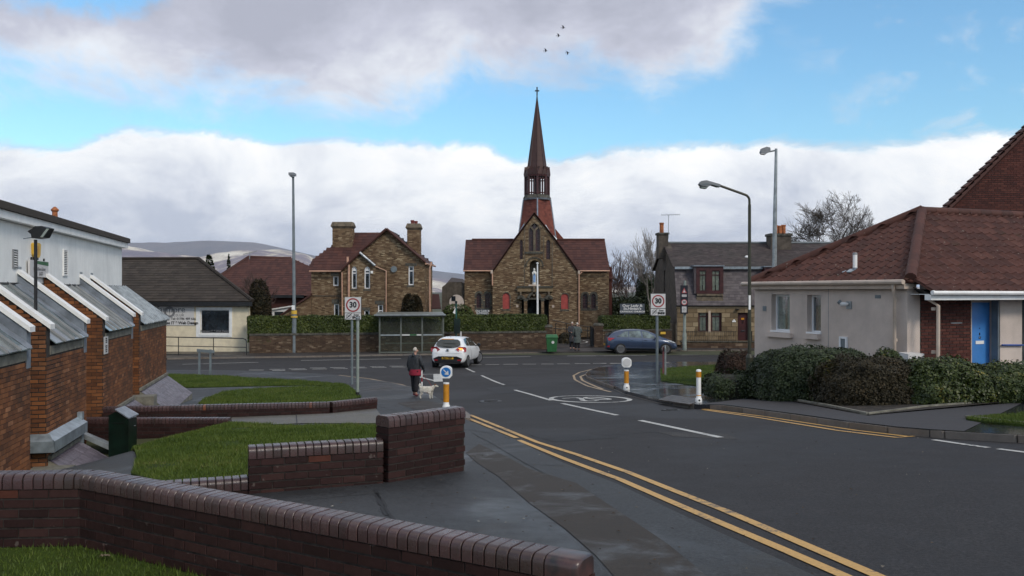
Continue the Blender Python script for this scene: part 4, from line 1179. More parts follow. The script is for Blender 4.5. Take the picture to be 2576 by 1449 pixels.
# library name board and yellow alarm box on the white wall
a0,a1=wall_a(66),wall_a(113); Yb=(wo+LU*((a0+a1)/2)).y
zb0,zb1=fz(697,Yb),fz(656,Yb)
Tw=Matrix((LU.to_4d(),(0,0,1,0),LN.to_4d(),(0,0,0,1))).transposed(); Tw=Matrix(((LU.x,0,LN.x,0),(LU.y,0,LN.y,0),(0,1,0,0),(0,0,0,1)))
sb=thing('library_sign','white library name board with a green band behind the floodlight pole','sign',wfr((a0+a1)/2,zb0,.02))
m=MB(); m.fbox(wfr,a0,a1,zb0,zb1,.03,.07); m.build('board',M['signwhite'],sb)
m=MB(); hB=zb1-zb0; m.plate(wfr,[(a0+.25*(a1-a0),zb1-.01),(a0+.34*(a1-a0),zb1-.20*hB),(a1-.01,zb1-.27*hB),(a1-.01,zb1-.01)],[],.07,.074); m.build('green_band',M['green'],sb)
am=(a0+a1)/2
text(sb,'Bannockburn Library',.10,Matrix.Translation(wfr(am,zb0+.50*hB,.075)) @ Tw,M['inkgrey'])
text(sb,'& ICT',.10,Matrix.Translation(wfr(am+.1,zb0+.20*hB,.075)) @ Tw,M['inkgrey'],bold=.002)
for t_ in (.12,.8):
    m=MB(); m.fbox(wfr,a0+(a1-a0)*t_,a0+(a1-a0)*t_+.03,zb1,zb1+.06,.03,.06); m.build('bracket',M['black'],sb)
a=wall_a(84); Yb=(wo+LU*a).y; z0,z1=fz(648,Yb),fz(611,Yb)
al=thing('alarm_box','yellow alarm box on the white wall above the library sign','alarm box',wfr(a,z0,0))
m=MB(); m.plate(wfr,[(a-.14,z0+.06),(a-.06,z0),(a+.06,z0),(a+.14,z0+.06),(a+.17,z0+.28),(a+.10,z1),(a-.10,z1),(a-.17,z0+.28)],[],.002,.10); m.build('cover',M['yellow'],al)
m=MB(); m.fbox(wfr,a-.07,a+.07,z0-.05,z0+.03,.01,.08); m.build('strobe',M['black'],al)
for k in range(6):
    m=MB(); m.fbox(wfr,a-.12,a+.02,z0+.07+k*.03,z0+.08+k*.03,.10,.106); m.build('louvre',M['orange'],al)
# paper notice on the brickwork of the third bay
a=.08; pa=LP(19.2); fr3=frame(pa,LU,LN)
nt=thing('wall_notice','narrow white notice with small print on the brown brick bay','notice',fr3(.12,H-1.1,0))
m=MB(); m.fbox(fr3,.02,.42,fz(891,19.3),fz(847,19.3),.010,.022); m.build('board',M['signwhite'],nt)
zc=(fz(891,19.3)+fz(847,19.3))/2
text(nt,'PUBLIC\nACCESS\nHOURS\n\nMON 10-5\nTUE 10-5\nWED 10-7\nFRI 10-5',.042,Matrix.Translation(fr3(.22,zc,.024)) @ Tw,M['ink'])
# tiled skirts at the foot of the bays
for bi,lo,hi,d,dz in ((1,.06,2.1,.55,.36),(2,1.3,3.4,.62,.45),(3,.0,4.65,.78,.60)):
    za,zb=bays[bi]; pa=LP(za); fr=frame(pa,LU,LN); zt_=H-(2.95,2.88,2.74,2.64)[bi]
    m=MB(); q=lambda a,t,e=0.0: fr(a,zt_-.03-dz*t+e,.01+d*t)
    m.cube8([q(lo,0,-.5),q(hi,0,-.5),q(hi,1,-.5),q(lo,1,-.5),q(lo,0),q(hi,0),q(hi,1),q(lo,1)]); m.build('skirt_base',M['concrete'],lib)
    w3=(q(lo,0)-q(lo,1)).normalized(); o3=q(lo,1)
    tiles(lib,o3,LU,w3,rect(0,hi-lo,0,(q(lo,0)-q(lo,1)).length),M['slate_skirt'],tw=.15,tl=.19,thick=.012,limit=(0,70,30,110)[bi],jit=.004)
    m=MB(); m.fbox(fr,lo,hi,zt_-.02,zt_+.05,.0,.07); m.build('skirt_fillet',M['concrete'],lib)
    m=MB(); m.fbox(fr,lo-.55,lo-.02,zt_-.5,zt_-.12,-.2,.45); m.build('concrete_block',M['concrete'],lib)
# metal trunking round the foot of the second bay, and a loose strip on its skirt
pa=LP(15.0); fr=frame(pa,LU,LN); sfr=frame(pa-LN*1.25,LN,-LU)
z=fz(1112,15.1)
m=MB()
m.cube8([sfr(.5,z-.14,0),sfr(1.42,z-.14,0),sfr(1.42,z-.14,.17),sfr(.5,z-.14,.17),sfr(.5,z+.16,0),sfr(1.30,z+.16,0),sfr(1.40,z+.05,.17),sfr(.5,z+.05,.17)])
m.cube8([fr(-.17,z-.14,0),fr(2.15,z-.14,0),fr(2.15,z-.14,.17),fr(-.17,z-.14,.17),fr(0,z+.16,0),fr(2.15,z+.16,0),fr(2.15,z+.05,.17),fr(-.17,z+.05,.17)])
m.fbox(fr,2.05,2.18,z-.65,z+.25,.0,.10)
m.build('cable_trunking',M['zinc_bright'],lib)
zt_=H-2.88
m=MB(); a_=2.35
m.cube8([fr(a_,zt_-.02,.02),fr(a_+.22,zt_-.02,.02),fr(a_+.32,zt_-.42,.78),fr(a_+.02,zt_-.42,.78),fr(a_,zt_+.08,.02),fr(a_+.22,zt_+.08,.02),fr(a_+.32,zt_-.32,.78),fr(a_+.02,zt_-.32,.78)])
m.build('cover_strip',M['galv'],lib)

# ================================================================== HOUSE BEHIND THE WHITE BUILDING (only its chimney shows)
hb=thing('house_behind','house behind the library, only its stone stack with an orange pot showing','house',P(140,733,44))
c=44
m=MB(); m.box(fx(40,c),fx(200,c+8),c,c+8,H-3.6,fz(640,c)); m.build('wall',M['render_brown'],hb)
m=MB(); m.slab([P(30,645,c-.3),P(290,645,c-.3),P(280,590,c+4),P(40,590,c+4)],(0,0,-.12)); m.build('roof',M['slate_roof'],hb)
m=MB(); m.box(fx(126,c),fx(157,c),c+1,c+1.9,fz(640,c),fz(566,c)); m.add([P(126,566,c+1),P(157,566,c+1),P(157,566,c+1.9),P(126,566,c+1.9),P(130,557,c+1.2),P(148,557,c+1.2),P(148,557,c+1.6),P(130,557,c+1.6)],[(0,1,5,4),(1,2,6,5),(2,3,7,6),(3,0,4,7),(4,5,6,7)]); ch=m.build('chimney',M['greystone'],hb)
m=MB(); r=(fx(147,c)-fx(129,c))/2
m.lathe([(r*.95,0),(r,.05),(r*.78,.08),(r*.72,.5),(r*.85,.52),(r*1.05,.56),(r*1.05,.62),(r*.6,.70),(r*.3,.76)],P(138,557,c+1.4),12); m.build('chimney_pot',M['terracotta'],ch,smooth=True)

# ================================================================== CREAM OFFICE
YC=52.3
ofc=thing('office_building','single-storey cream roughcast office with a dark tiled hipped roof','office',P(520,889,YC))
fc=front(YC)
cu=lambda u,v: (fx(u,YC),fz(v,YC))
ox0,ox1=fx(330,YC),fx(624.5,YC); oz0,oz1=H-3.8,fz(762,YC)
win=[cu(504,839.5),cu(577,839.5),cu(577,779),cu(504,779)]
m=MB(); m.plate(fc,rect(ox0,ox1,oz0,oz1),[win],-.3,0); bx=fx(620,YC+8.5); m.slab([V(ox0,YC+.55,oz0),V(ox1-.05,YC+.55,oz0),V(bx,YC+8.5,oz0),V(ox0,YC+8.5,oz0)],(0,0,oz1-oz0-.01)); m.slab([V(ox1-.3,YC+.3,oz0),V(ox1-.01,YC+.3,oz0),V(bx+.1,YC+8.4,oz0),V(bx-.3,YC+8.4,oz0)],(0,0,oz1-oz0-.02)); m.build('wall',M['render_cream'],ofc)
fo=[cu(493.5,848),cu(584,848),cu(584,773),cu(493.5,773)]
m=MB(); m.plate(fc,fo,[win],.0,.025); m.build('window_surround',M['white'],ofc)
w_=window(ofc,fc,win,.06,.05,M['upvc'],M['glass'])
m=MB(); m.fbox(fc,win[0][0]-.05,win[1][0]+.05,win[0][1]-.12,win[0][1]-.0,-.05,.06); m.build('sill',M['white'],w_)
m=MB(); m.fbox(fc,win[0][0]-.2,win[1][0]+.2,win[0][1]-.2,win[2][1]+.2,-.42,-.40); m.build('blind',M['darkglass'],w_)
text(w_,'Business IT * Web Design',.165,Matrix.Translation(Vector((fx(540,YC),YC+.02,fz(833,YC)))) @ FACE,M['inkgrey'],bold=.003,shear=.2)
# roof, hipped at the right
ey,ry=fz(758,YC),fz(652.5,YC)
depth=4.6
eL,eR=V(fx(300,YC),YC-.35,ey),V(fx(636,YC-.3)-0,YC-.35,ey)
Yr=YC+depth; sc=Yr/YC
rz_=H+(733-652.5)/F*Yr
RL,RR=V(fx(200,Yr),Yr,rz_),V(fx(499,Yr),Yr,rz_)
roof(ofc,[V(fx(180,YC),YC-.35,ey),eR,RR,RL],M['tile_dark'],M['tile_dark'],tw=.42,tl=.33,thick=.04,limit=200,jit=.006,stag=True)
eB=V(fx(633,YC+2*depth+.35),YC+2*depth+.35,ey)
roof(ofc,[eR,eB,RR],M['tile_dark'],M['tile_dark'],tw=.42,tl=.33,thick=.035,jit=.006)
roof(ofc,[eB,V(fx(180,YC),eB.y,ey),RL,RR],M['tile_dark'],M['tile_dark'],tw=.9,tl=.66,thick=.035)
m=MB(); m.tube([eR+V(0,0,.05),RR+V(0,0,.07)],.11,6); m.tube([RL+V(0,0,.05),RR+V(0,0,.07)],.10,6); m.build('ridge_tile',M['tile_dark'],ofc)
m=MB(); m.box(eL.x-2,eR.x-.02,YC-.38,YC-.30,ey-.28,ey-.03); m.slab([V(eR.x-.1,YC-.30,ey-.28),V(eR.x-.02,YC-.3,ey-.28),V(eB.x-.02,eB.y-.3,ey-.28),V(eB.x-.1,eB.y-.3,ey-.28)],(0,0,.25)); m.box(eL.x-2,eR.x-.1,YC-.30,YC-.002,ey-.26,ey-.22); m.build('fascia',M['black'],ofc)
# company board
bd=thing('office_sign','white company sign board with a round cross-hair logo on the cream wall','sign',P(455,800,YC))
m=MB(); m.fbox(fc,fx(394,YC),fx(489,YC),fz(818.5,YC),fz(765,YC),.012,.04); m.build('board',M['signwhite'],bd)
TX=lambda u,v,d=.045: Matrix.Translation(Vector((fx(u,YC),YC-d,fz(v,YC)))) @ FACE
m=MB(); cxl,czl=fx(427,YC),fz(785,YC)
ring=[(cxl+.33*cos(t),czl+.33*sin(t)) for t in [2*pi*k/24 for k in range(24)]]
m.plate(fc,ring,[shrink(ring,.13)],.04,.043); m.fbox(fc,cxl-.008,cxl+.008,czl-.5,czl+.5,.04,.045); m.fbox(fc,cxl-.4,cxl+.95,czl-.008,czl+.008,.04,.045); m.build('logo',M['inkgrey'],bd)
text(bd,'farmore',.52,TX(431,779),M['inkgrey'],bold=.004); text(bd,'.co.uk',.30,TX(449,792),M['inkgrey'])
text(bd,'Tel: 01786 489 666',.19,TX(462,802),M['ink'],bold=.003); text(bd,'Business IT * Web Design',.235,TX(447,812.5),M['ink'],bold=.008)

# ================================================================== RED-ROOFED BUILDING BEHIND
YB=70
rb=thing('brick_building','long maroon-roofed brick building behind the cream office','building',P(680,800,YB))
fb=front(YB)
m=MB(); m.fbox(fb,fx(545,YB),fx(905,YB),H-3.7,fz(740,YB),-8,0); m.build('wall',M['dullbrick'],rb)
Yq=YB+4.5; zq=fz(646.5,Yq) 
p_eL,p_eR=V(fx(480,YB),YB-.4,fz(744,YB)),V(fx(930,YB),YB-.4,fz(744,YB))
RLq,RRq=V(fx(625,Yq),Yq,zq),V(fx(728,Yq),Yq,fz(650,Yq))
roof(rb,[p_eL,p_eR,RRq,RLq],M['tile_red'],M['tile_red'],tw=.33,tl=.33,thick=.03)
roof(rb,[p_eR,V(p_eR.x,YB+9,p_eR.z),RRq],M['tile_red'],M['tile_red'],tw=.6,tl=.33,thick=.03)
roof(rb,[V(p_eL.x,YB+9,p_eL.z),p_eL,RLq],M['tile_red'],M['tile_red'],tw=.6,tl=.33,thick=.03)
m=MB(); m.tube([RLq,RRq],.14,6); m.tube([RLq,V(fx(628,YB+1.4),YB+1.4,fz(716,YB+1.4))],.12,6); m.tube([RRq,p_eR],.12,6); m.tube([RLq,p_eL],.12,6); m.build('ridge_tile',M['tile_red'],rb)
m=MB(); m.fbox(fb,fx(655,YB),fx(768,YB),fz(749,YB),fz(742,YB),.1,.5); m.build('gutter',M['black'],rb)
m=MB(); m.lathe([(.28,0),(.28,.08)],P(671,777,YB-.02),14,'Y'); m.build('wall_plaque',M['greystone'],rb)
wq=rect(fx(691,YB),fx(732,YB),fz(800,YB),fz(778,YB)); m=MB(); m.plate(fb,wq,[],.005,.02); m.build('window',M['darkglass'],rb)
# lean-to beside the house and its white conservatory
YL=62
cs_=thing('conservatory','small white conservatory with a sloping roof behind the hedge','conservatory',P(720,792,YL))
fl=front(YL)
m=MB(); m.plate(fl,[(fx(684,YL),H-3.6),(fx(758,YL),H-3.6),(fx(758,YL),fz(767,YL)),(fx(684,YL),fz(779,YL))],[rect(fx(690,YL),fx(713,YL),fz(794,YL),fz(784,YL)),rect(fx(722,YL),fx(751,YL),fz(794,YL),fz(782,YL))],-.1,0); m.build('frame',M['upvc'],cs_)
m=MB(); m.fbox(fl,fx(689,YL),fx(752,YL),fz(795,YL),fz(781,YL),-.06,-.04); m.build('pane',M['glass'],cs_)
m=MB(); m.slab([V(fx(682,YL),YL-.15,fz(777,YL)),V(fx(760,YL),YL-.15,fz(764.5,YL)),V(fx(760,YL),YL+3,fz(764.5,YL)),V(fx(682,YL),YL+3,fz(777,YL))],(0,0,-.08)); m.build('roof',M['white'],cs_)
m=MB(); m.fbox(fl,fx(684,YL),fx(758,YL),H-3.6,fz(800,YL),-3,-.12); m.build('base_wall',M['render_white'],cs_)
# ================================================================== STONE HOUSE (presbytery)
YH=60
hu=lambda x: 754.7+x/5.12
hv=lambda y: 534.6+y/5.12
def hp(x,y,Y=YH): return (fx(hu(x),Y),fz(hv(y),Y))
house=thing('stone_house','two-storey buff brick house with maroon tiled gables beside the church','house',P(960,800,YH))
zg=H-3.62
fh=front(YH); Ym=YH+.55; fm_=front(Ym)
def HW(fr,Y,outer,holes,back=.35,mat_=None,deep=None,limit=0):
    m=MB(); m.plate(fr,outer,holes,-back,-.004); w=m.build('wall',M['stone_mortar'],house)
    bricks(house,fr(0,0,0),(1,0,0),(0,-1,0),[outer]+holes,M['stone'],L=.235,Hc=.075,proud=.012,rough=.022,jt=.012,limit=limit)
    return w
def hr(x0,x1,y0,y1,Y=YH): (a0,b0),(a1,b1)=hp(x0,y1,Y),hp(x1,y0,Y); return rect(a0,a1,b0,b1)
w1=hr(425,495,820,945,Ym); w2=hr(435,502,1175,1340,Ym)
left_o=[(hp(145,0,Ym)[0],zg),(hp(545,0,Ym)[0],zg),hp(545,748,Ym),hp(145,755,Ym)]
HW(fm_,Ym,left_o,[w1,w2])
l1=arch(hp(665,0)[0],hp(731,0)[0],hp(0,982)[1],hp(0,692)[1],'point'); l2=arch(hp(829,0)[0],hp(901,0)[0],hp(0,984)[1],hp(0,692)[1],'point')
w3=hr(824,896,1258,1400); w4=hr(1003,1070,1185,1360)
gab=[(hp(535,0)[0],zg),(hp(1110,0)[0],zg),hp(1110,752),hp(960,690),hp(770,530),hp(535,745)]
gab=[(hp(535,0)[0],zg),(hp(1112,0)[0],zg),hp(1112,752),hp(960,685),hp(770,530),hp(535,748)]
HW(fh,YH,gab,[l1,l2,w3,w4])
w5=hr(1397,1465,690,935,Ym)
mg=[(hp(700,0,Ym)[0],zg),(hp(1605,0,Ym)[0],zg),hp(1605,640,Ym),hp(1115,222,Ym),hp(700,590,Ym)]
HW(fm_,Ym,mg,[w5])
# solid body behind, and the receding right-hand side
xR=hp(1605,0,Ym)[0]; Yb_=66.2
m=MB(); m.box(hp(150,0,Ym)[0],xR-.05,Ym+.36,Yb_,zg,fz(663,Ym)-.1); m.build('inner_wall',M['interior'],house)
sfr_=frame((xR,Ym,0),(0,1,0),(1,0,0)); ze=fz(659,Ym)
sl=[rect(.75+k*1.05,1.0+k*1.05,fz(735,63),fz(672,63)) for k in range(4)]
so_=rect(0,Yb_-Ym,zg,ze)
m=MB(); m.plate(sfr_,so_,sl,-.3,-.004); m.build('wall',M['stone_mortar'],house)
bricks(house,(xR,Ym,0),(0,1,0),(1,0,0),[so_]+sl,M['stone'],L=.27,Hc=.085,proud=.012,rough=.02,jt=.012)
for q in sl: window(house,sfr_,q,.12,.04,M['maroon'],M['darkglass'])
# windows on the front
for fr_,q,ba,bb in ((fm_,w1,(),()),(fm_,w2,(),()),(fh,l1,(),(.72,)),(fh,l2,(),(.72,)),(fh,w3,(),()),(fh,w4,(),(.55,)),(fm_,w5,(),(.78,))):
    window(house,fr_,q,.08,.075,M['upvc'],M['glass'],ba,bb,bw=.07)
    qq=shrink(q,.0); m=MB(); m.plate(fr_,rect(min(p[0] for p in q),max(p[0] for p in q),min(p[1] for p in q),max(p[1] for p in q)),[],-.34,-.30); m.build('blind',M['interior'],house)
for q in (l1,l2):  # white pointed heads
    a0,a1,t=q[0][0],q[1][0],max(p[1] for p in q); m=MB(); m.plate(fh,[(a0+.05,t-.32),(a1-.05,t-.32),((a0+a1)/2,t-.05)],[],-.085,-.07); m.build('window_head',M['upvc'],house)
for (x0,x1,y0,y1,fr_,Y) in ((1358,1505,652,688,fm_,Ym),(1375,1475,937,962,fm_,Ym),(410,505,1118,1172,fm_,Ym),(650,745,984,1003,fh,YH),(815,912,986,1008,fh,YH),(965,1085,1135,1182,fh,YH),(800,905,1222,1256,fh,YH),(400,500,770,818,fm_,Ym)):
    m=MB(); r_=hr(x0,x1,y0,y1,Y); m.plate(fr_,r_,[],-.05,.035); m.build('lintel',M['greystone'],house)
m=MB(); m.plate(fm_,hr(145,530,1070,1078,Ym),[],0,.05); m.build('string_course',M['greystone'],house)
# roofs
rt=dict(tw=.30,tl=.30,thick=.03)
def tp(x,y,Y): return P(hu(x),hv(y),Y)
zE=fz(hv(742),Ym-.35)
A_,B_=V(hp(118,0,Ym)[0],Ym-.35,zE),V(hp(560,0,Ym)[0],Ym-.35,zE)
Yrd=63.2; zR=fz(hv(262),Yrd)
q_=lambda x,Y,z: V(fx(hu(x),Y),Y,z)
slope=(zR-zE)/(Yrd-(Ym-.35))
def on_main(x,y):    # point of the main front roof plane seen at a crop position
    b=-(hv(y)-733)/F; Y=(H-zE+slope*(Ym-.35))/(slope-b); return P(hu(x),hv(y),Y)
roof(house,[A_,V(hp(840,0,Ym)[0],Ym-.35,zE),on_main(1090,262),on_main(560,262),on_main(415,430),on_main(160,608)],M['tile_red'],M['tile_red'],limit=0,**rt)
# main gable roof, ridge running back
gA,gL,gR=tp(1115,212,Ym-.25),tp(690,582,Ym-.25),tp(1612,640,Ym-.25)
back=V(0,1,0)
Yk=66.2
rB=V(gA.x,Yk-1.6,gA.z); eRb=V(gR.x+.05,Yk+.3,gR.z)
roof(house,[gR,eRb,rB,gA],M['tile_red'],M['tile_red'],**rt)
roof(house,[V(gL.x,Yk,gL.z),gL,gA,V(gA.x,Yk,gA.z)],M['tile_red'],M['tile_red'],**rt)
roof(house,[eRb,V(gL.x,Yk+.3,gL.z),rB],M['tile_red'],M['tile_red'],**rt)
# small front gable roof
sA,sL=tp(770,520,YH-.2),tp(528,745,YH-.2)
roof(house,[V(sL.x,YH+3,sL.z),sL,sA,V(sA.x,YH+3,sA.z)],M['tile_red'],M['tile_red'],**rt)
sR=tp(968,688,YH-.2)
roof(house,[sR,V(sR.x,YH+.9,sR.z),V(sA.x,YH+.9,sA.z),sA],M['tile_red'],M['tile_red'],**rt)
for a,b,nm in ((gL,gA,0),(gA,gR,0),(sL,sA,0),(sA,sR,1)):
    m=MB(); m.tube([a+V(0,-.05,.02),b+V(0,-.05,.02)],.09,6); m.build('verge',M['zinc'] if nm else M['tile_red'],house)
m=MB(); m.tube([V(A_.x+.1,Ym-.45,zE-.08),V(sL.x-.05,Ym-.45,zE-.08)],.06,6); m.build('gutter',M['pinktrim'],house)
m=MB(); m.tube([gR+V(.05,0,-.1),eRb+V(.1,0,-.1)],.07,6); m.build('gutter',M['pinktrim'],house)
def pipe(pts,r,mt=M['pinktrim'],par=None,nm='drainpipe'):
    m=MB(); m.tube(pts,r,7); return m.build(nm,mt,par or house,smooth=True)
pipe([tp(612,570,YH-.12),tp(614,655,YH-.12),tp(628,680,YH-.12),tp(627,1330,YH-.12)],.075,nm='soil_pipe')
pipe([tp(540,770,YH-.08),tp(545,1350,YH-.08)],.045)
pipe([tp(960,690,YH-.1),tp(1108,750,YH-.1),tp(1108,1350,YH-.1)],.035)
pipe([tp(1690,640,Ym-.1),tp(1685,680,Ym-.15),tp(1672,710,Ym-.15),tp(1672,1350,Ym-.15)],.055)
m=MB(); m.plate(fh,hr(912,942,752,785),[],.0,.12); m.build('alarm_box',M['white'],house)
for x,y,r in ((1207,730,.22),(1032,1125,.07),(1020,1003,.09)):
    m=MB(); m.lathe([(r,0),(r,.12),(r*.6,.16)],P(hu(x),hv(y),Ym-.16),12,'Y'); m.build('wall_vent',M['greypole'],house,smooth=True)
# chimneys
def stack(x0,x1,ytop,ycap,ybot,Y,dpt,pots,par,nm='chimney',cap=1.0):
    a0,a1=fx(x0,Y),fx(x1,Y); m=MB(); cp=.12
    m.box(a0,a1,Y,Y+dpt,fz(ybot,Y),fz(ycap,Y)); c_=m.build(nm,M['stone_mortar'],par)
    bricks(c_,(0,Y,0),(1,0,0),(0,-1,0),[rect(a0-.01,a1+.01,fz(ybot,Y),fz(ycap,Y))],M['stone'],L=.27,Hc=.085,proud=.014,rough=.02,jt=.012)
    bricks(c_,(a1,Y,0),(0,1,0),(1,0,0),[rect(0,dpt,fz(ybot,Y),fz(ycap,Y))],M['stone'],L=.27,Hc=.085,proud=.014,rough=.02,jt=.012)
    z0,z1=fz(ycap,Y),fz(ytop,Y); m=MB(); hh=z1-z0
    m.cube8([(a0,Y,z0),(a1,Y,z0),(a1,Y+dpt,z0),(a0,Y+dpt,z0),(a0-cp,Y-cp,z0+hh*.35),(a1+cp,Y-cp,z0+hh*.35),(a1+cp,Y+dpt+cp,z0+hh*.35),(a0-cp,Y+dpt+cp,z0+hh*.35)])
    m.cube8([(a0-cp,Y-cp,z0+hh*.36),(a1+cp,Y-cp,z0+hh*.36),(a1+cp,Y+dpt+cp,z0+hh*.36),(a0-cp,Y+dpt+cp,z0+hh*.36),(a0-.01,Y-.01,z1),(a1+.01,Y-.01,z1),(a1+.01,Y+dpt,z1),(a0-.01,Y+dpt,z1)])
    m.build('chimney_cap',M['sandstone'],c_)
    for px,ptop,r,mt in pots:
        m=MB(); zb,zt2=z1-.05,fz(ptop,Y); m.lathe([(r,zb),(r*.92,zb+.1),(r*.85,zt2-.12),(r*1.05,zt2-.1),(r*1.05,zt2),(r*.7,zt2)],(fx(px,Y),Y+dpt/2,0),12); m.build('chimney_pot',mt,c_,smooth=True)
    return c_
stack(hu(418),hu(668),hv(120),hv(205),hv(470),62.0,.9,[],house)
stack(hu(1380),hu(1540),hv(140),hv(225),hv(560),63.6,1.0,[(hu(1437),hv(92),.13,M['redpot']),(hu(1482),hv(103),.14,M['redpot'])],house)
# ivy-clad round-headed porch bulge
ivy_pts=[]
# lean-to on the right and the side roof on the left
m=MB(); m.slab([tp(1690,1225,61),tp(1815,1225,61),tp(1790,1050,62.5),tp(1705,1050,62.5)],(0,0,-.1)); m.build('porch_roof',M['tile_red'],house)
m=MB(); m.slab([P(705,797,60.4),P(782,797,60.4),P(782,745,60.4)],(0,.3,0)); m.poly([P(782,745,60.4)]*3) if False else None; m.build('side_wall',M['stone'],house)
sw=[(fx(706,60.4),zg),(fx(783,60.4),zg),(fx(783,60.4),fz(741,60.4)),(fx(706,60.4),fz(792,60.4))]
m=MB(); m.plate(front(60.39),sw,[],-3,-.02); m.build('wall',M['stone_mortar'],house)
bricks(house,(0,60.4,0),(1,0,0),(0,-1,0),[sw],M['stone'],L=.27,Hc=.085,proud=.02,rough=.02,jt=.012)
m=MB(); m.slab([P(702,793,60.2),P(783,739,60.2),V(fx(783,60.2),64,fz(739,60.2)),V(fx(702,60.2),64,fz(793,60.2))],(0,0,-.12)); m.build('verge',M['tile_red'],house)

# ================================================================== CHURCH
YK=66
cu_=lambda x: 1163.5+x/5.12
cv_=lambda y: 534.6+y/5.12
def kp(x,y,Y=YK): return (fx(cu_(x),Y),fz(cv_(y),Y))
def kt(x,y,Y=YK): return P(cu_(x),cv_(y),Y)
church=thing('church','buff brick church with tall brown spire, red boarded windows and a statue niche','church',P(1348,812,YK))
zc0=H-3.5
Yw=YK+.7; fk=front(YK); fw_=front(Yw)
def kr(x0,x1,y0,y1,Y=YK): (a0,b0),(a1,b1)=kp(x0,y1,Y),kp(x1,y0,Y); return rect(a0,a1,b0,b1)
def ka(x0,x1,y0,y1,kind='round',Y=YK): return arch(kp(x0,0,Y)[0],kp(x1,0,Y)[0],kp(0,y1,Y)[1],kp(0,y0,Y)[1],kind)
def KW(fr,Y,outer,holes,back=.4):
    m=MB(); m.plate(fr,outer,holes,-back,-.004); m.build('wall',M['stone_mortar'],church)
    bricks(church,fr(0,0,0),(1,0,0),(0,-1,0),[outer]+holes,M['stone'],L=.235,Hc=.075,proud=.012,rough=.025,jt=.012)
big=ka(850,1005,130,505,'point'); s1=ka(738,776,348,605,'point'); s2=ka(1078,1130,348,605,'point')
niche=ka(868,990,618,930); rp1=ka(517,608,1035,1240); rp2=ka(1270,1364,1043,1248)
door=kr(835,1010,1122,1450); d1=kr(762,790,1125,1450); d2=kr(1052,1112,1125,1450)
main_o=[(kp(388,0)[0],zc0),(kp(1497,0)[0],zc0),kp(1497,762),kp(1180,330),kp(925,12),kp(690,322),kp(388,750)]
KW(fk,YK,main_o,[big,s1,s2,niche,rp1,rp2,door,d1,d2])
tw1,tw2=ka(180,242,1035,1228,'round',Yw),ka(290,352,1035,1228,'round',Yw)
tw3,tw4=ka(1548,1612,1042,1238,'round',Yw),ka(1658,1718,1042,1238,'round',Yw)
KW(fw_,Yw,[(kp(27,0,Yw)[0],zc0),(kp(430,0,Yw)[0],zc0),kp(430,750,Yw),kp(27,755,Yw)],[tw1,tw2])
KW(fw_,Yw,[(kp(1450,0,Yw)[0],zc0),(kp(1885,0,Yw)[0],zc0),kp(1885,755,Yw),kp(1450,755,Yw)],[tw3,tw4])
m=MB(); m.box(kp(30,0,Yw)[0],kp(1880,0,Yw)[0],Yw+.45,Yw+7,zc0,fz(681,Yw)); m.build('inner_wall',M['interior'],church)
for side,nx in ((kp(27,0,Yw)[0],-1),(kp(1885,0,Yw)[0],1)):
    sfrm=frame((side,Yw,0),(0,1,0),(nx,0,0)); pg=[(0,zc0),(6.4,zc0),(6.4,fz(681,Yw)),(3.2,fz(607,Yw)-.1),(0,fz(681,Yw))]
    m=MB(); m.plate(sfrm,pg,[],-.3,-.004); m.build('wall',M['stone_mortar'],church); bricks(church,(side,Yw,0),(0,1,0),(nx,0,0),[pg],M['stone'],L=.29,Hc=.088,proud=.012,jt=.012)
def leaded(fr,q,depth=.15,na=2,nb=6,nm='leaded_window'):
    window(church,fr,q,depth,.06,M['maroon'],M['leadglass'],[k/(na+1) for k in range(1,na+1)],[k/nb for k in range(1,nb)],bw=.035,name=nm)
# central window: two pointed lights under a diamond
A0_,A1_=kp(850,0)[0],kp(1005,0)[0]; md=(A0_+A1_)/2
for x0,x1 in ((853,909),(945,1002)): leaded(fk,ka(x0,x1,195,500,'point'),.14,1,6)
dm=[kp(928,135),kp(960,182),kp(928,225),kp(896,182)]
window(church,fk,dm,.14,.05,M['maroon'],M['leadglass'],name='leaded_window')
m=MB(); m.plate(fk,kr(912,942,228,505),[],-.25,.02); m.plate(fk,[kp(912,235),kp(942,235),kp(985,190),kp(965,178),kp(927,222),kp(892,178),kp(872,190)],[],-.25,.015)
m.plate(fk,big,[shrink(big,.045)],-.25,.03); m.build('tracery',M['sandstone'],church)
m=MB(); m.plate(fk,kr(805,1030,506,530),[],-.1,.12); m.build('sill',M['greystone'],church)
for q in (s1,s2): leaded(fk,q,.15,1,7)
for q,fr_ in ((tw1,fw_),(tw2,fw_),(tw3,fw_),(tw4,fw_)):
    leaded(fr_,q,.18,2,5)
    a0,a1,b1=q[0][0],q[1][0],max(p[1] for p in q); o_=arch(a0-.14,a1+.14,q[0][1]-.16,b1+.14)
    m=MB(); m.plate(fr_,o_,[q],-.02,.035); m.build('window_surround',M['greystone'],church)
for q in (rp1,rp2):
    m=MB(); m.plate(fk,q,[],-.10,-.05); m.build('red_boarding',M['redpanel'],church)
    a0,a1,b1=q[0][0],q[1][0],max(p[1] for p in q); o_=arch(a0-.07,a1+.07,q[0][1]-.14,b1+.07)
    m=MB(); m.plate(fk,o_,[q],-.02,.03); m.build('window_surround',M['greystone'],church)
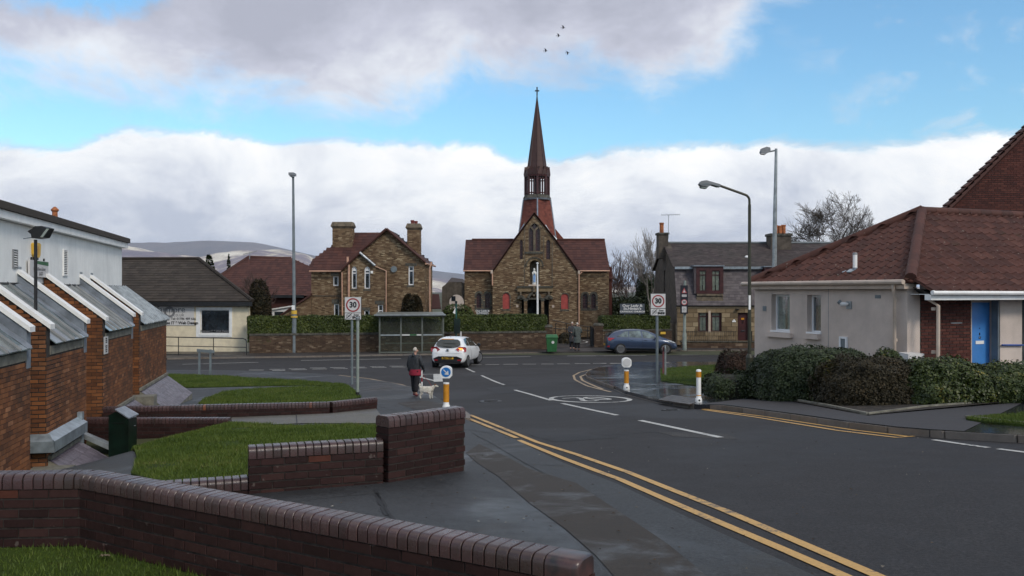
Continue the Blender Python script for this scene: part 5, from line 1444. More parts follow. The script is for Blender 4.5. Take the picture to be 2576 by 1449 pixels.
# niche and statue
m=MB(); m.plate(fk,shrink(niche,-.05),[],-.9,-.75); m.build('niche_back',M['sandstone'],church)
def voussoirs(cx_,cz_,r0,r1,n,a_0,a_1,mt,d0=-.02,d1=.10,fr=fk,par=church):
    for k in range(n):
        t0=a_0+(a_1-a_0)*k/n+.012; t1=a_0+(a_1-a_0)*(k+1)/n-.012; m=MB()
        m.plate(fr,[(cx_+r0*cos(t0),cz_+r0*sin(t0)),(cx_+r1*cos(t0),cz_+r1*sin(t0)),(cx_+r1*cos(t1),cz_+r1*sin(t1)),(cx_+r0*cos(t1),cz_+r0*sin(t1))],[],d0,d1); m.build('arch_stone',mt,par)
ncx=kp(929,0)[0]; ncz=kp(0,690)[1]
voussoirs(ncx,ncz,.44,.60,11,0,pi,M['ashlar']); voussoirs(ncx,ncz,.60,.68,13,-.05,pi+.05,M['greystone'],d1=.16)
m=MB(); m.plate(fk,kr(850,1000,928,946),[],-.7,.25); m.build('niche_shelf',M['cream_trim'],church)
st=thing('statue','white and blue robed statue with joined hands in the church niche','statue',(kp(928,0)[0],YK-.02,kp(0,928)[1]))
sx_,sz_=kp(924,0)[0],kp(0,927)[1]; hS=kp(0,716)[1]-sz_
def lathe_e(prof,c,sy,mt,nm,par,n=14):
    m=MB(); m.lathe([(r,z) for r,z in prof],(0,0,0),n); m.v=[(p[0]+c[0],p[1]*sy+c[1],p[2]+c[2]) for p in m.v]; return m.build(nm,mt,par,smooth=True)
k_=hS/1.32
lathe_e([(.17*k_,0),(.17*k_,.10*k_),(.13*k_,.13*k_)],(sx_,YK,sz_),.9,M['statue_white'],'plinth',st)
lathe_e([(.15*k_,.12*k_),(.155*k_,.3*k_),(.15*k_,.6*k_),(.17*k_,.85*k_),(.165*k_,1.0*k_),(.10*k_,1.08*k_),(.06*k_,1.12*k_)],(sx_,YK,sz_),.75,M['statue_white'],'robe',st)
lathe_e([(.03*k_,1.08*k_),(.085*k_,1.14*k_),(.09*k_,1.22*k_),(.07*k_,1.29*k_),(.02*k_,1.32*k_)],(sx_,YK,sz_),1,M['statue_white'],'head',st)
m=MB(); m.slab([V(sx_-.02,YK-.14,sz_+.95*k_),V(sx_-.10*k_,YK-.15,sz_+.5*k_),V(sx_-.02*k_,YK-.16,sz_+.15*k_),V(sx_+.10*k_,YK-.15,sz_+.2*k_),V(sx_+.11*k_,YK-.15,sz_+.7*k_)],(0,.05,0)); m.build('sash',M['statue_blue'],st)
m=MB(); m.tube([V(sx_-.15*k_,YK-.06,sz_+.95*k_),V(sx_-.10*k_,YK-.18,sz_+.78*k_),V(sx_,YK-.22,sz_+.93*k_)],[.045*k_,.04*k_,.025*k_],7); m.tube([V(sx_+.15*k_,YK-.06,sz_+.95*k_),V(sx_+.10*k_,YK-.18,sz_+.78*k_),V(sx_+.005,YK-.22,sz_+.93*k_)],[.045*k_,.04*k_,.025*k_],7); m.build('arms',M['statue_white'],st,smooth=True)
# portico: band course, brackets, pillars and small arches
for (x0,x1,y0,y1,d,mt) in ((700,1168,948,968,.30,'greystone'),(708,1165,968,1018,.22,'ashlar'),(905,932,950,1075,.42,'sandstone'),(738,758,1018,1085,.40,'sandstone'),(1100,1120,1018,1085,.40,'sandstone'),(745,1125,1100,1122,.35,'greystone')):
    m=MB(); m.plate(fk,kr(x0,x1,y0,y1),[],0,d); m.build('portico_stone',M[mt],church)
for cx0,r in ((752,.26),(925,.50),(1110,.26)):
    voussoirs(kp(cx0,0)[0],kp(0,1118)[1],r-.12,r+.06,7,.15,pi-.15,M['greystone'],d0=0,d1=.42)
for x0,x1 in ((792,833),(1013,1048)):
    m=MB(); q=kr(x0,x1,1122,1450); m.fbox(fk,q[0][0],q[1][0],zc0,q[2][1],.02,.45); p_=m.build('portico_pillar',M['stone_mortar'],church)
    bricks(p_,fk(0,0,.45),(1,0,0),(0,-1,0),[q],M['stone'],L=.2,Hc=.088,proud=.012,jt=.012)
    m=MB(); q=kr(x0-6,x1+6,1122,1140); m.fbox(fk,q[0][0],q[1][0],q[0][1],q[2][1],0,.50); m.build('pillar_cap',M['greystone'],church)
m=MB(); q=kr(755,1118,1110,1450); m.plate(fk,rect(q[0][0],q[1][0],zc0,q[2][1]),[],-2.0,-1.9); m.build('entrance_door',M['maroon'],church)
for x0,y0 in ((690,1187),(1153,1192)):
    m=MB(); m.plate(fk,kr(x0,x0+29,y0,y0+33),[],0,.05); m.build('wall_plaque',M['cream_trim'],church)
# quoins flanking the centre and pilaster edges
for x0,x1,y0,y1 in ((794,806,120,948),(1150,1162,380,948),(1040,1052,300,600)):
    m=MB(); m.plate(fk,kr(x0,x1,y0,y1),[],0,.07); m.build('pilaster',M['sandstone'],church)
# roofs
zEa=fz(cv_(742),Yw-.3); Yr_=Yw+3.2; zRa=fz(cv_(356),Yr_)
rtk=dict(tw=.31,tl=.36,thick=.035)
for x0,x1,xr0,xr1 in ((12,470,45,700),(1440,1890,1180,1890)):
    roof(church,[V(fx(cu_(x0),Yw),Yw-.3,zEa),V(fx(cu_(x1),Yw),Yw-.3,zEa),V(fx(cu_(xr1),Yr_),Yr_,zRa),V(fx(cu_(xr0),Yr_),Yr_,zRa)] if x0 < 100 else [V(fx(cu_(x0),Yw),Yw-.3,zEa),V(fx(cu_(x1),Yw),Yw-.3,zEa),V(fx(cu_(x1),Yw),Yr_,zRa),V(fx(cu_(xr0),Yr_),Yr_,zRa)],M['tile_red'],M['tile_red'],**rtk)
xa_,xb_=fx(cu_(12),Yw),fx(cu_(1890),Yw)
roof(church,[V(xb_,Yr_+3.5,zEa),V(xa_,Yr_+3.5,zEa),V(xa_+.1,Yr_,zRa),V(xb_,Yr_,zRa)],M['tile_red'],M['tile_red'],tw=.9,tl=.6,thick=.03)
m=MB(); m.tube([V(xa_+.5,Yr_,zRa+.05),V(xb_,Yr_,zRa+.05)],.09,6); m.build('ridge_tile',M['tile_red'],church)
gpts=[kt(380,760,YK-.12),kt(690,314,YK-.12),kt(925,0,YK-.12),kt(1182,322,YK-.12),kt(1507,772,YK-.12)]
for a,b in zip(gpts,gpts[1:]):
    L_=[a,b,b+V(0,3.6,0),a+V(0,3.6,0)] if a.z > b.z else [a,b,b+V(0,3.6,0),a+V(0,3.6,0)]
    m=MB(); m.slab(L_,(0,0,-.14)); m.build('roof',M['tile_red'],church)
    m=MB(); d_=(b-a).normalized(); nn=V(-d_.z,0,d_.x); nn=nn if nn.z > 0 else-nn
    m.cube8([a-nn*.10,b-nn*.10,b-nn*.10+V(0,.2,0),a-nn*.10+V(0,.2,0),a+nn*.05,b+nn*.05,b+nn*.05+V(0,.2,0),a+nn*.05+V(0,.2,0)]); m.build('verge',M['tile_red'],church)
# zinc valley strips beside the tower
for a,b in ((kt(800,150,YK+.2),kt(665,352,YK+.2)),(kt(1062,165,YK+.2),kt(1210,350,YK+.2))):
    m=MB(); m.tube([a,(a+b)/2+V(0,0,-.12),b],.09,6); m.build('flashing',M['zinc_bright'],church)
m=MB(); m.slab([kt(1180,190,70),kt(1322,360,70),kt(1180,360,70)],(0,1,0)); m.build('rear_roof',M['tile_orange'],church)
m=MB(); m.box(fx(cu_(1888),69),fx(cu_(1926),69),69,74,zc0,fz(cv_(700),69)); m.build('annexe_wall',M['dullbrick'],church)
m=MB(); m.slab([V(fx(cu_(1885),69),68.7,fz(cv_(840),69)),V(fx(cu_(1932),69),68.7,fz(cv_(840),69)),V(fx(cu_(1932),69),72,fz(cv_(688),69)),V(fx(cu_(1885),69),72,fz(cv_(688),69))],(0,0,-.12)); m.build('annexe_roof',M['tile_red'],church)
for x in (385,1500):
    pipe([kt(x-12 if x < 500 else x+40,770,YK-.15),kt(x,800,YK-.15),kt(x,1480 if x > 500 else 940,YK-.15)],.05,M['pinktrim'],church)
    m=MB(); m.plate(fk,kr(x-22,x+6,742,785) if x < 500 else kr(x-15,x+10,748,790),[],0,.2); m.build('rainwater_head',M['cream_trim'],church)
for x0,x1 in ((12,372),(1505,1890)):
    m=MB(); m.tube([V(fx(cu_(x0),Yw),Yw-.42,zEa-.06),V(fx(cu_(x1),Yw),Yw-.42,zEa-.06)],.06,6); m.build('gutter',M['pinktrim'],church)
# ---- tower and spire
YT=68.4
TXc=fx(1351,YT)
def ring_pts(r,z,n,rot): return [V(TXc+r*cos(rot+2*pi*k/n),YT+r*sin(rot+2*pi*k/n),z) for k in range(n)]
def frustum(r0,z0,r1,z1,n,rot,mt,nm,par=church,cap=True):
    m=MB(); a,b=ring_pts(r0,z0,n,rot),ring_pts(r1,z1,n,rot); m.add(a+b,[(k,(k+1) % n,n+(k+1) % n,n+k) for k in range(n)]+[tuple(range(n,2*n)),tuple(reversed(range(n)))]); return m.build(nm,mt,par)
ppm=F/YT
z_=lambda v: fz(v,YT)
# lower tiled stage, four sided with a corner towards the front
r_lo,r_hi=50/ppm,33/ppm
frustum(r_lo,z_(625),r_hi*1.02,z_(503),4,-pi/2,M['tile_orange'],'tower_base')
for k in (2,3,0,1):
    a,b=ring_pts(r_lo*1.01,z_(625),4,-pi/2),ring_pts(r_hi*1.03,z_(503),4,-pi/2)
    k2=(k+1) % 4
    o,u,w,poly=roof_poly([a[k],a[k2],b[k2],b[k]])
    n_=u.cross(w); cen=V(TXc,YT,0); mid_=(a[k]+a[k2])/2
    if n_.dot(mid_-cen) < 0: o,u,poly=a[k2],-u,[((q-a[k2]).dot(-u),(q-a[k2]).dot(w)) for q in (a[k2],a[k],b[k],b[k2])]
    tiles(church,o,u,w,poly,M['tile_orange'],tw=.24,tl=.17,thick=.02,stag=True)
    m=MB(); m.tube([a[k]+V(0,0,.02),b[k]+V(0,0,.02)],.06,5); m.build('hip_strip',M['zinc'],church)
N=8; rot=-pi/2
frustum(34/ppm,z_(504),35.5/ppm,z_(500),N,rot,M['zinc'],'tower_cornice'); frustum(35.5/ppm,z_(499.9),31/ppm,z_(491),N,rot,M['greystone'],'tower_cornice')
m=MB(); rc_=30.5/ppm; zb_,zt_=z_(492),z_(446)
for k,q in enumerate(ring_pts(rc_*.97,0,N,rot)):
    m=MB(); m.tube([V(q.x,q.y,zb_),V(q.x,q.y,zt_)],.10,6); m.build('belfry_post',M['maroon'],church)
for k in range(N):
    a,b=ring_pts(rc_*.94,0,N,rot)[k],ring_pts(rc_*.94,0,N,rot)[(k+1) % N]
    for t in (.33,.67):
        q=a.lerp(b,t); m=MB(); m.tube([V(q.x,q.y,zb_),V(q.x,q.y,zt_)],.045,5); m.build('belfry_louvre',M['maroon'],church)
    for zz_ in (z_(487),z_(452)):
        m=MB(); m.tube([V(a.x,a.y,zz_),V(b.x,b.y,zz_)],.05,5); m.build('belfry_rail',M['maroon'],church)
frustum(10/ppm,zb_,10/ppm,zt_,8,rot,M['black'],'bell_chamber')
frustum(32.5/ppm,z_(446),33.5/ppm,z_(441),N,rot,M['maroon'],'tower_cornice'); frustum(32/ppm,z_(440.9),32/ppm,z_(428),N,rot,M['spiretile'] if 'spiretile' in M else M['maroon'],'crown_drum')
M['spire']=piece_mat('brown_spire_cladding',[(0,(.055,.026,.022)),(1,(.085,.040,.034))],rough=.6,scale=3,grain=.4)
for k in range(N):
    a,b=ring_pts(34/ppm,z_(441),N,rot)[k],ring_pts(34/ppm,z_(441),N,rot)[(k+1) % N]
    cdir=((a+b)/2-V(TXc,YT,a.z)).normalized()
    for (t0,t1) in ((0,.5),(.5,1)):
        p,q=a.lerp(b,t0),a.lerp(b,t1); ap=(p+q)/2+V(0,0,z_(421)-z_(441))
        m=MB(); m.slab([p,q,ap],-cdir*.25); m.build('crown_gable',M['spire'],church)
frustum(24.5/ppm,z_(432),1.6/ppm,z_(252),N,rot,M['spire'],'spire')
for k in range(N):
    a,b=ring_pts(24.6/ppm,z_(432),N,rot)[k],ring_pts(1.7/ppm,z_(252),N,rot)[k]
    m=MB(); m.tube([a,b],[.045,.02],5); m.build('spire_rib',M['spire'],church)
for k in range(1,14):
    t=k/14; frustum((24.7+(1.8-24.7)*t)/ppm,z_(432-180*t)-.02,(24.7+(1.8-24.7)*t)/ppm,z_(432-180*t)+.012,N,rot,M['spire'],'spire_band')
frustum(2.6/ppm,z_(254),.9/ppm,z_(237),N,rot,M['black'],'finial')
m=MB(); m.box(TXc-.05,TXc+.05,YT-.04,YT+.04,z_(240),z_(219)); m.box(TXc-.17,TXc+.17,YT-.035,YT+.035,z_(230),z_(227)); m.build('cross',M['black'],church)
# flagpole in front of the door
fpole=thing('flagpole','plain white flagpole in front of the church door','flagpole',P(1352.3,812,60))
m=MB(); m.tube([P(1352.5,815,60),P(1352,664,60)],[.075,.045],8); m.build('pole',M['white'],fpole,smooth=True)
m=MB(); m.lathe([(.03,0),(.10,.03),(.10,.06),(.03,.1)],P(1352,664,60),10); m.build('truck',M['white'],fpole)

# ================================================================== TERRACE COTTAGE (right)
YQ=57
tc_=thing('stone_cottage','stone cottage with purple slate mansard, red dormer and harled gable','cottage',P(1800,862,YQ))
tu=lambda x: 1603.8+x/5.12
tv=lambda y: 628.9+y/5.12      # crop of source region 2550,1000 at 3.22
def qp(x,y,Y=YQ): return (fx(tu(x),Y),fz(tv(y),Y))
def qt(x,y,Y=YQ): return P(tu(x),tv(y),Y)
def qr(x0,x1,y0,y1,Y=YQ): (a0,b0),(a1,b1)=qp(x0,y1,Y),qp(x1,y0,Y); return rect(a0,a1,b0,b1)
fq=front(YQ); zq0=H-3.5
xL=qp(500,0)[0]; xE=fx(2200,YQ)
lw1,lw2,dr=qr(782,908,782,1062),qr(945,1082,782,1062),qr(1292,1425,785,1180)
outer=rect(xL+.05,xE,zq0,fz(tv(722),YQ))
m=MB(); m.plate(fq,outer,[lw1,lw2,dr],-.4,-.004); m.build('wall',M['stone_mortar'],tc_)
bricks(tc_,(0,YQ,0),(1,0,0),(0,-1,0),[rect(xL+.05,fx(1925,YQ),zq0,fz(tv(752),YQ)),lw1,lw2,dr],M['ashlar'],L=.62,Hc=.30,proud=.02,rough=.01,jt=.02,limit=90)
m=MB(); m.plate(fq,rect(xL,xE,fz(tv(752),YQ),fz(tv(728),YQ)),[],0,.06); m.build('band_course',M['ashlar'],tc_)
m=MB(); m.plate(fq,rect(xL-.1,xE,fz(tv(724),YQ),fz(tv(714),YQ)),[],0,.18); m.build('gutter',M['black'],tc_)
for q,fr_,cur in ((lw1,fq,1),(lw2,fq,1)):
    window(tc_,fr_,q,.12,.12,M['maroon'],M['glass'],(),(.78,),bw=.07,curtain=M['curtain'])
    m=MB(); m.plate(fr_,q,[],-.36,-.3); m.build('blind',M['curtain'],tc_)
m=MB(); m.plate(fq,qr(912,940,782,1062),[],0,.03); m.build('mullion',M['cream_trim'],tc_)
m=MB(); m.plate(fq,qr(1285,1432,785,1180),[],-.30,-.15); dq=m.build('door',M['maroon'],tc_)
for x0,x1,y0,y1,mt in ((1342,1380,875,900,'orange'),(1340,1388,1035,1052,'chrome'),(1355,1366,925,950,'chrome')):
    m=MB(); m.plate(fq,qr(x0,x1,y0,y1),[],-.15,-.12); m.build('door_fitting',M[mt],dq)
text(dq,'6',.22,Matrix.Translation(Vector((qp(1362,0)[0],YQ+.11,qp(0,915)[1]))) @ FACE,M['chrome'])
for (x0,x1,y0,y1) in ((1305,1315,790,1175),(1400,1410,790,1175)):
    m=MB(); m.plate(fq,qr(x0,x1,y0,y1),[],-.15,-.13); m.build('door_panel',M['maroon'],dq)
m=MB(); m.plate(fq,qr(1218,1265,910,928),[],0,.05); m.plate(fq,qr(1232,1252,895,911),[],0,.05); m.build('wall_plaque',M['white'],tc_)
m=MB(); m.fbox(fq,*[qr(1262,1300,755,770)[i][j] for i,j in ((0,0),(1,0),(0,1),(2,1))],0,.25); m.build('door_light',M['black'],tc_)
# mansard slates and roof
zm0,zm1=fz(tv(714),YQ),fz(tv(228),YQ+.75)
roof(tc_,[V(xL,YQ-.12,zm0),V(xE,YQ-.12,zm0),V(xE,YQ+.75,zm1),V(xL,YQ+.75,zm1)],M['slate'],M['slate'],tw=.26,tl=.19,thick=.012,stag=True,jit=.006)
Yrr=61.6; zrr=fz(612,Yrr); gx=fx(1668,Yrr)
roof(tc_,[V(xL-.1,YQ+.60,zm1+.04),V(xE+1,YQ+.60,zm1+.04),V(xE+1,Yrr,zrr),V(xL-.1,Yrr,zrr)],M['slate_roof'],M['slate_roof'],tw=.30,tl=.22,thick=.012,stag=True,jit=.008)
roof(tc_,[V(xE+1,66.3,zm1),V(xL-.1,66.3,zm1),V(xL-.1,Yrr,zrr),V(xE+1,Yrr,zrr)],M['slate_roof'],M['slate_roof'],tw=1.2,tl=.9,thick=.02)
m=MB(); m.fbox(front(YQ+.55),xL,xE,zm1-.10,zm1+.06,0,.12); m.build('lead_flashing',M['zinc_bright'],tc_)
m=MB(); m.tube([V(xL+.3,Yrr,zrr+.04),V(xE+1,Yrr,zrr+.04)],.09,6); m.build('ridge_tile',M['greypole'],tc_)
# gable end facing left
sfr_q=frame((xL,YQ,0),(0,1,0),(-1,0,0)); dG=9.2
gp_=[(0,zq0),(dG,zq0),(dG,zm0),(dG-.8,zm1),(dG/2,zrr+.05),(.75,zm1+.05),(0,zm0)]
slit=rect(4.2,4.75,fz(735,61),fz(680,61))
m=MB(); m.plate(sfr_q,gp_,[slit],-.4,.0); m.build('gable_wall',M['render_brown'],tc_)
m=MB(); m.plate(sfr_q,slit,[],-.30,-.2); m.build('pane',M['darkglass'],tc_)
m=MB(); m.plate(sfr_q,[(0,zq0),(2.2,zq0),(2.2,fz(815,YQ)),(0,fz(815,YQ))],[],0,.03); m.build('render_patch',M['sandstone'],tc_)
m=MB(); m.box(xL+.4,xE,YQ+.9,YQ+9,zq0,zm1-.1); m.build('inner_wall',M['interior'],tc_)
# dormer
YD=YQ-.05; fd_=front(YD)
dw1,dw2=qr(795,885,262,530,YD),qr(955,1062,262,530,YD)
dO=qr(757,1106,212,562,YD)
m=MB(); m.plate(fd_,dO,[dw1,dw2],-.16,0); dm_=m.build('dormer',M['maroon'],tc_)
m=MB(); m.fbox(fd_,dO[0][0],dO[1][0],dO[0][1],dO[2][1],-1.6,-.5); m.build('cheek',M['slate'],dm_)
m=MB(); m.fbox(fd_,dO[0][0]-.12,dO[0][0]+.02,dO[0][1],dO[2][1],-1.6,-.04); m.build('cheek',M['slate'],dm_)
m=MB(); m.fbox(fd_,qp(712,0)[0],dO[1][0]+.05,dO[2][1]+.002,dO[2][1]+.09,-1.8,.10); m.build('dormer_roof',M['zinc'],dm_)
for q in (dw1,dw2): window(dm_,fd_,q,.05,.05,M['maroon'],M['glass'],(),(.80,),bw=.06,curtain=M['curtain'])
for q in (dw1,dw2): m=MB(); m.plate(fd_,q,[],-.42,-.38); m.build('blind',M['curtain'],dm_)
m=MB(); m.plate(fd_,qr(765,1100,565,590,YD),[],-.1,.06); m.build('sill',M['sandstone'],dm_)
m=MB(); m.plate(fd_,qr(762,1105,590,712,YD),[],-.2,-.02); m.build('apron',M['sandstone'],dm_)
d2O=rect(fx(1925,YD),fx(1990,YD),fz(735,YD),fz(672,YD)); m=MB(); m.plate(fd_,d2O,[],-1.5,0); m.build('dormer',M['maroon'],tc_)
m=MB(); m.fbox(fd_,d2O[0][0]-.1,d2O[1][0]+.1,d2O[2][1]+.002,d2O[2][1]+.08,-1.6,.1); m.build('dormer_roof',M['zinc'],tc_)
m=MB(); q=qt(1410,110,59.2); m.lathe([(.10,-.3),(.10,.05),(.16,.06),(.16,.12),(.08,.2)],q,10); m.build('roof_vent',M['white'],tc_,smooth=True)
# chimneys
def plain_stack(x0,x1,v0,v1,vc,Y,dpt,pots,par,mt):
    a0,a1=fx(x0,Y),fx(x1,Y); m=MB(); m.box(a0,a1,Y,Y+dpt,fz(v1,Y),fz(vc,Y)-.002); c_=m.build('chimney',mt,par)
    m=MB(); m.box(a0-.07,a1+.07,Y-.07,Y+dpt+.07,fz(vc,Y),fz(v0,Y)); m.build('chimney_cap',M['greystone'],c_)
    for px,pt,r in pots:
        m=MB(); zb,zt2=fz(v0,Y)-.02,fz(pt,Y); m.lathe([(r,zb),(r*.95,zt2-.12),(r*1.1,zt2-.1),(r*1.1,zt2),(r*.75,zt2)],(fx(px,Y),Y+dpt/2,0),10); m.build('chimney_pot',M['terracotta'],c_,smooth=True)
    return c_
plain_stack(1657,1681,585,650,590,61.0,1.0,[(1667.5,559,.15)],tc_,M['render_brown'])
c2=plain_stack(1940,1991,587,628,593,60.4,1.2,[(1958,565,.15),(1968,566,.15),(1978,564,.15)],tc_,M['render_brown'])
an=thing('television_aerial','thin television aerial fixed to the left cottage chimney','aerial',P(1682,585,61))
m=MB(); m.tube([P(1681.5,600,60.9),P(1682,540,60.9)],.022,5); m.build('mast',M['galv'],an)
m=MB(); m.tube([P(1663,541,60.9),P(1710,539.5,60.9)],.015,4); m.build('boom',M['galv'],an)
for u_ in range(1664,1711,5):
    m=MB(); m.tube([P(u_,543.5,60.8),P(u_+1,537.5,61.1)],.008,4); m.build('element',M['galv'],an)
an2=thing('television_aerial','television aerial on the maroon roof behind the cream office','aerial',P(632,650,74))
m=MB(); m.tube([P(628,652,74),P(628.5,634,74)],.03,5); m.build('mast',M['galv'],an2)
m=MB(); m.tube([P(612,640,74),P(648,631,74)],.02,4); m.build('boom',M['galv'],an2)
for u_ in range(614,648,5):
    m=MB(); zc_=640-(u_-612)*.25; m.tube([P(u_,zc_+3,74),P(u_,zc_-3,74)],.014,4); m.build('element',M['galv'],an2)

# ================================================================== BUNGALOW (right)
E1=Vector((-.371,.9286,0)).normalized(); E2=Vector((E1.y,-E1.x,0))     # along the end wall going away; along the front to the right
bg=thing('bungalow','grey rendered bungalow with brown pantile hipped roof and a blue door','bungalow',(9,22,H-2.5))
Cc=Vector((fx(2281,20.6),20.6,0)); Le=5.7; zb0_=H-2.9; zbe=H+.06
# end wall: a runs from the far (left) end to the near corner
F0=Cc+E1*Le; fe=frame(F0,-E1,-E2)
def ea(u):
    r=(u-1288)/F; d=-E1; return (r*F0.y-F0.x)/(d.x-r*d.y)
def er(u0,u1,v0,v1):
    a0,a1=ea(u0),ea(u1); Ya=(F0-E1*((a0+a1)/2)).y; return rect(a0,a1,fz(v1,Ya),fz(v0,Ya))
bw1,bw2=er(1940.5,1986.5,740.5,834),er(2030.5,2065,742,838)
bw3=er(2114,2133,847,905)
m=MB(); m.plate(fe,rect(0,Le,zb0_,zbe),[bw1,bw2],-.3,0); m.build('end_wall',M['render'],bg)
for q,cur in ((bw1,1),(bw2,0)):
    w_=window(bg,fe,q,.16,.06,M['upvc'],M['glass'],curtain=M['curtain'] if cur else None)
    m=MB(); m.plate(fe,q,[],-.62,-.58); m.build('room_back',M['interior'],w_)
    m=MB(); m.fbox(fe,q[0][0]-.02,q[1][0]+.02,q[0][1]-.02,q[0][1]+.03,-.2,.03); m.build('window_ledge',M['upvc'],w_)
    m=MB(); m.fbox(fe,q[0][0]-(.14 if cur else .04),q[1][0]+.14*cur,q[0][1]-.16,q[0][1]-.03,-.02,.12); m.build('sill',M['render'],w_)
m=MB(); m.fbox(fe,-.05,Le+.1,zbe,zbe+.12,-.2,.18); m.build('fascia',M['cream_trim'],bg)
m=MB(); pa_,pb_=fe(-.25,zbe+.16,.26),fe(Le+.15,zbe+.16,.26); m.tube([pa_,pb_],.06,8); m.build('gutter',M['cream_trim'],bg,smooth=True)
for u_ in (2084,):
    m=MB(); m.fbox(fe,ea(u_)-.006,ea(u_)+.006,zb0_,zbe,0,.003); m.build('expansion_joint',M['greypole'],bg)
def dpipe(fr,a,z1,z0,par,off=.14):
    m=MB(); m.tube([fr(a,z1,.24),fr(a,z1-.12,.24),fr(a-.05,z1-.28,off),fr(a-.06,z0,off)],.042,8); p_=m.build('downpipe',M['cream_trim'],par,smooth=True)
    for zc_ in (z1-.32,z1-1.32):
        m=MB(); m.tube([fr(a-.06,zc_,off*.8),fr(a-.06,zc_-.07,off*.8)],.055,8); m.build('pipe_bracket',M['cream_trim'],p_)
dpipe(fe,ea(2266),zbe+.14,zb0_,bg)
for q in (er(1919.5,1928,770,782),er(2202,2215.5,742,750.5)):
    m=MB(); m.plate(fe,q,[],0,.015); v_=m.build('air_vent',M['greypole'],bg)
m=MB(); m.plate(fe,bw3,[shrink(bw3,.05)],0,.05); bx_=m.build('flue_cover',M['upvc'],bg); m=MB(); m.plate(fe,shrink(bw3,.05),[],.01,.03); m.build('flue_panel',M['greypole'],bx_)
fld=thing('security_light','pale floodlight on a grey bracket on the bungalow end wall','light fitting',fe(ea(2135),H-.55,0))
q=er(2131,2143,758,777)
m=MB(); m.plate(fe,q,[],0,.03); m.build('bracket_plate',M['galv'],fld)
cz_=(q[0][1]+q[2][1])/2; am_=(q[0][0]+q[1][0])/2
m=MB(); p0_=fe(am_,cz_+.02,.04); d_=(fe(am_-.12,cz_+.03,.20)-p0_); m.tube([p0_,p0_+d_*.25,p0_+d_*.5,p0_+d_*.98],[.03,.050,.058,.060],10); m.build('lamp_body',M['white'],fld,smooth=True)
m=MB(); m.tube([p0_+d_*.96+V(0,0,.03),p0_+d_*1.2+V(0,0,.07)],[.062,.055],10); m.build('lamp_hood',M['greypole'],fld,smooth=True)
# near side: brickwork, blue door, white panel
fs_=frame(Cc,E2,-E1)
def sa(u,d=0.0):
    r=(u-1288)/F; o=Cc-E1*d; return (r*o.y-o.x)/(E2.x-r*E2.y)
def srr(u0,u1,v0,v1,d=0.0):
    a0,a1=sa(u0,d),sa(u1,d); Ya=(Cc+E2*((a0+a1)/2)-E1*d).y; return rect(a0,a1,fz(v1,Ya),fz(v0,Ya))
dD=srr(2443,2502,752,950)
dD=rect(dD[0][0],dD[1][0],H-2.35,H-.22)
side_o=rect(.32,8.0,zb0_,H+.05)
m=MB(); m.plate(fs_,side_o,[dD],-.25,-.006); m.build('brick_front',M['mortar_dark'],bg)
bricks(bg,Cc,E2,-E1,[rect(.42,dD[1][0]+.3,zb0_+.2,H+.02),dD],M['dullbrick'],limit=200,proud=.006,order=lambda a,b:-b)
m=MB(); m.fbox(fs_,0.003,.40,zb0_,zbe,-.28,.012); m.build('render_return',M['render'],bg)
m=MB(); m.plate(fs_,dD,[shrink(dD,.05)],-.13,-.02); m.build('door_frame',M['cream_trim'],bg)
m=MB(); m.plate(fs_,rect(dD[0][0]+.05,dD[1][0]-.02,dD[0][1]+.04,dD[2][1]-.04),[],-.14,-.10); dr_=m.build('door',M['blue'],bg)
dm0=(dD[0][0]+dD[1][0])/2
for a0,a1,z0,z1,mt in ((-.14,.14,H-1.30,H-1.22,'white'),(-.03,.03,H-1.17,H-1.11,'chrome'),(-.012,.012,H-1.08,H-1.02,'ink'),(-.01,.01,H-.92,H-.90,'ink'),(-.36,-.29,H-1.25,H-1.235,'chrome')):
    m=MB(); m.fbox(fs_,dm0+a0,dm0+a1,z0,z1,-.10,-.085); m.build('door_fitting',M[mt],dr_)
m=MB(); m.fbox(fs_,sa(2391),sa(2419),fz(814,21.2),fz(811,21.2),0,.02); m.build('name_plate',M['inkgrey'],bg)
# porch wing to the right of the door
wp=.20
a0,a1=sa(2516,wp),sa(2571,wp)
m=MB(); m.fbox(fs_,a0,a1,zb0_,H-.19,.0,wp); m.build('porch_wall',M['render'],bg)
m=MB(); m.fbox(fs_,a0-.05,a0-.002,zb0_,H-.19,.0,wp-.02); m.build('porch_return',M['greypole'],bg)
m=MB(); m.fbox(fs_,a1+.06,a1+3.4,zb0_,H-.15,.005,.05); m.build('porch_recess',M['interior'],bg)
m=MB(); m.tube([fs_(a0,fz(874,20.5),wp+.05),fs_(a1-.02,fz(876,20.5),wp+.05)],.022,8); m.build('handrail',M['bluedark'],bg,smooth=True)
pg0=sa(2344,.72)
m=MB(); m.fbox(fs_,pg0,8.0,H-.20,H-.075,.52,.70); m.build('fascia',M['white'],bg)
m=MB(); m.fbox(fs_,pg0+.1,8.0,H-.075,H-.06,0,.55); m.build('soffit',M['white'],bg)
m=MB(); m.tube([fs_(pg0-.05,H-.03,.78),fs_(8,H-.05,.78)],.055,8); m.build('gutter',M['white'],bg,smooth=True)
dpipe(fs_,sa(2377,.74),H-.05,zb0_,bg,.60)
mb_=thing('meter_box','pale grey utility meter box at the foot of the bungalow wall','meter box',fs_(sa(2305,.3),H-2.3,.3))
q0,q1=sa(2285,.28),sa(2325,.28)
m=MB(); m.cube8([fs_(q0,H-2.5,0),fs_(q1,H-2.5,0),fs_(q1,H-2.5,.28),fs_(q0,H-2.5,.28),fs_(q0,fz(885,20.6),0),fs_(q1,fz(886,20.6),0),fs_(q1,fz(890,20.4),.28),fs_(q0,fz(890,20.4),.28)]); m.build('cover',M['signwhite'],mb_)
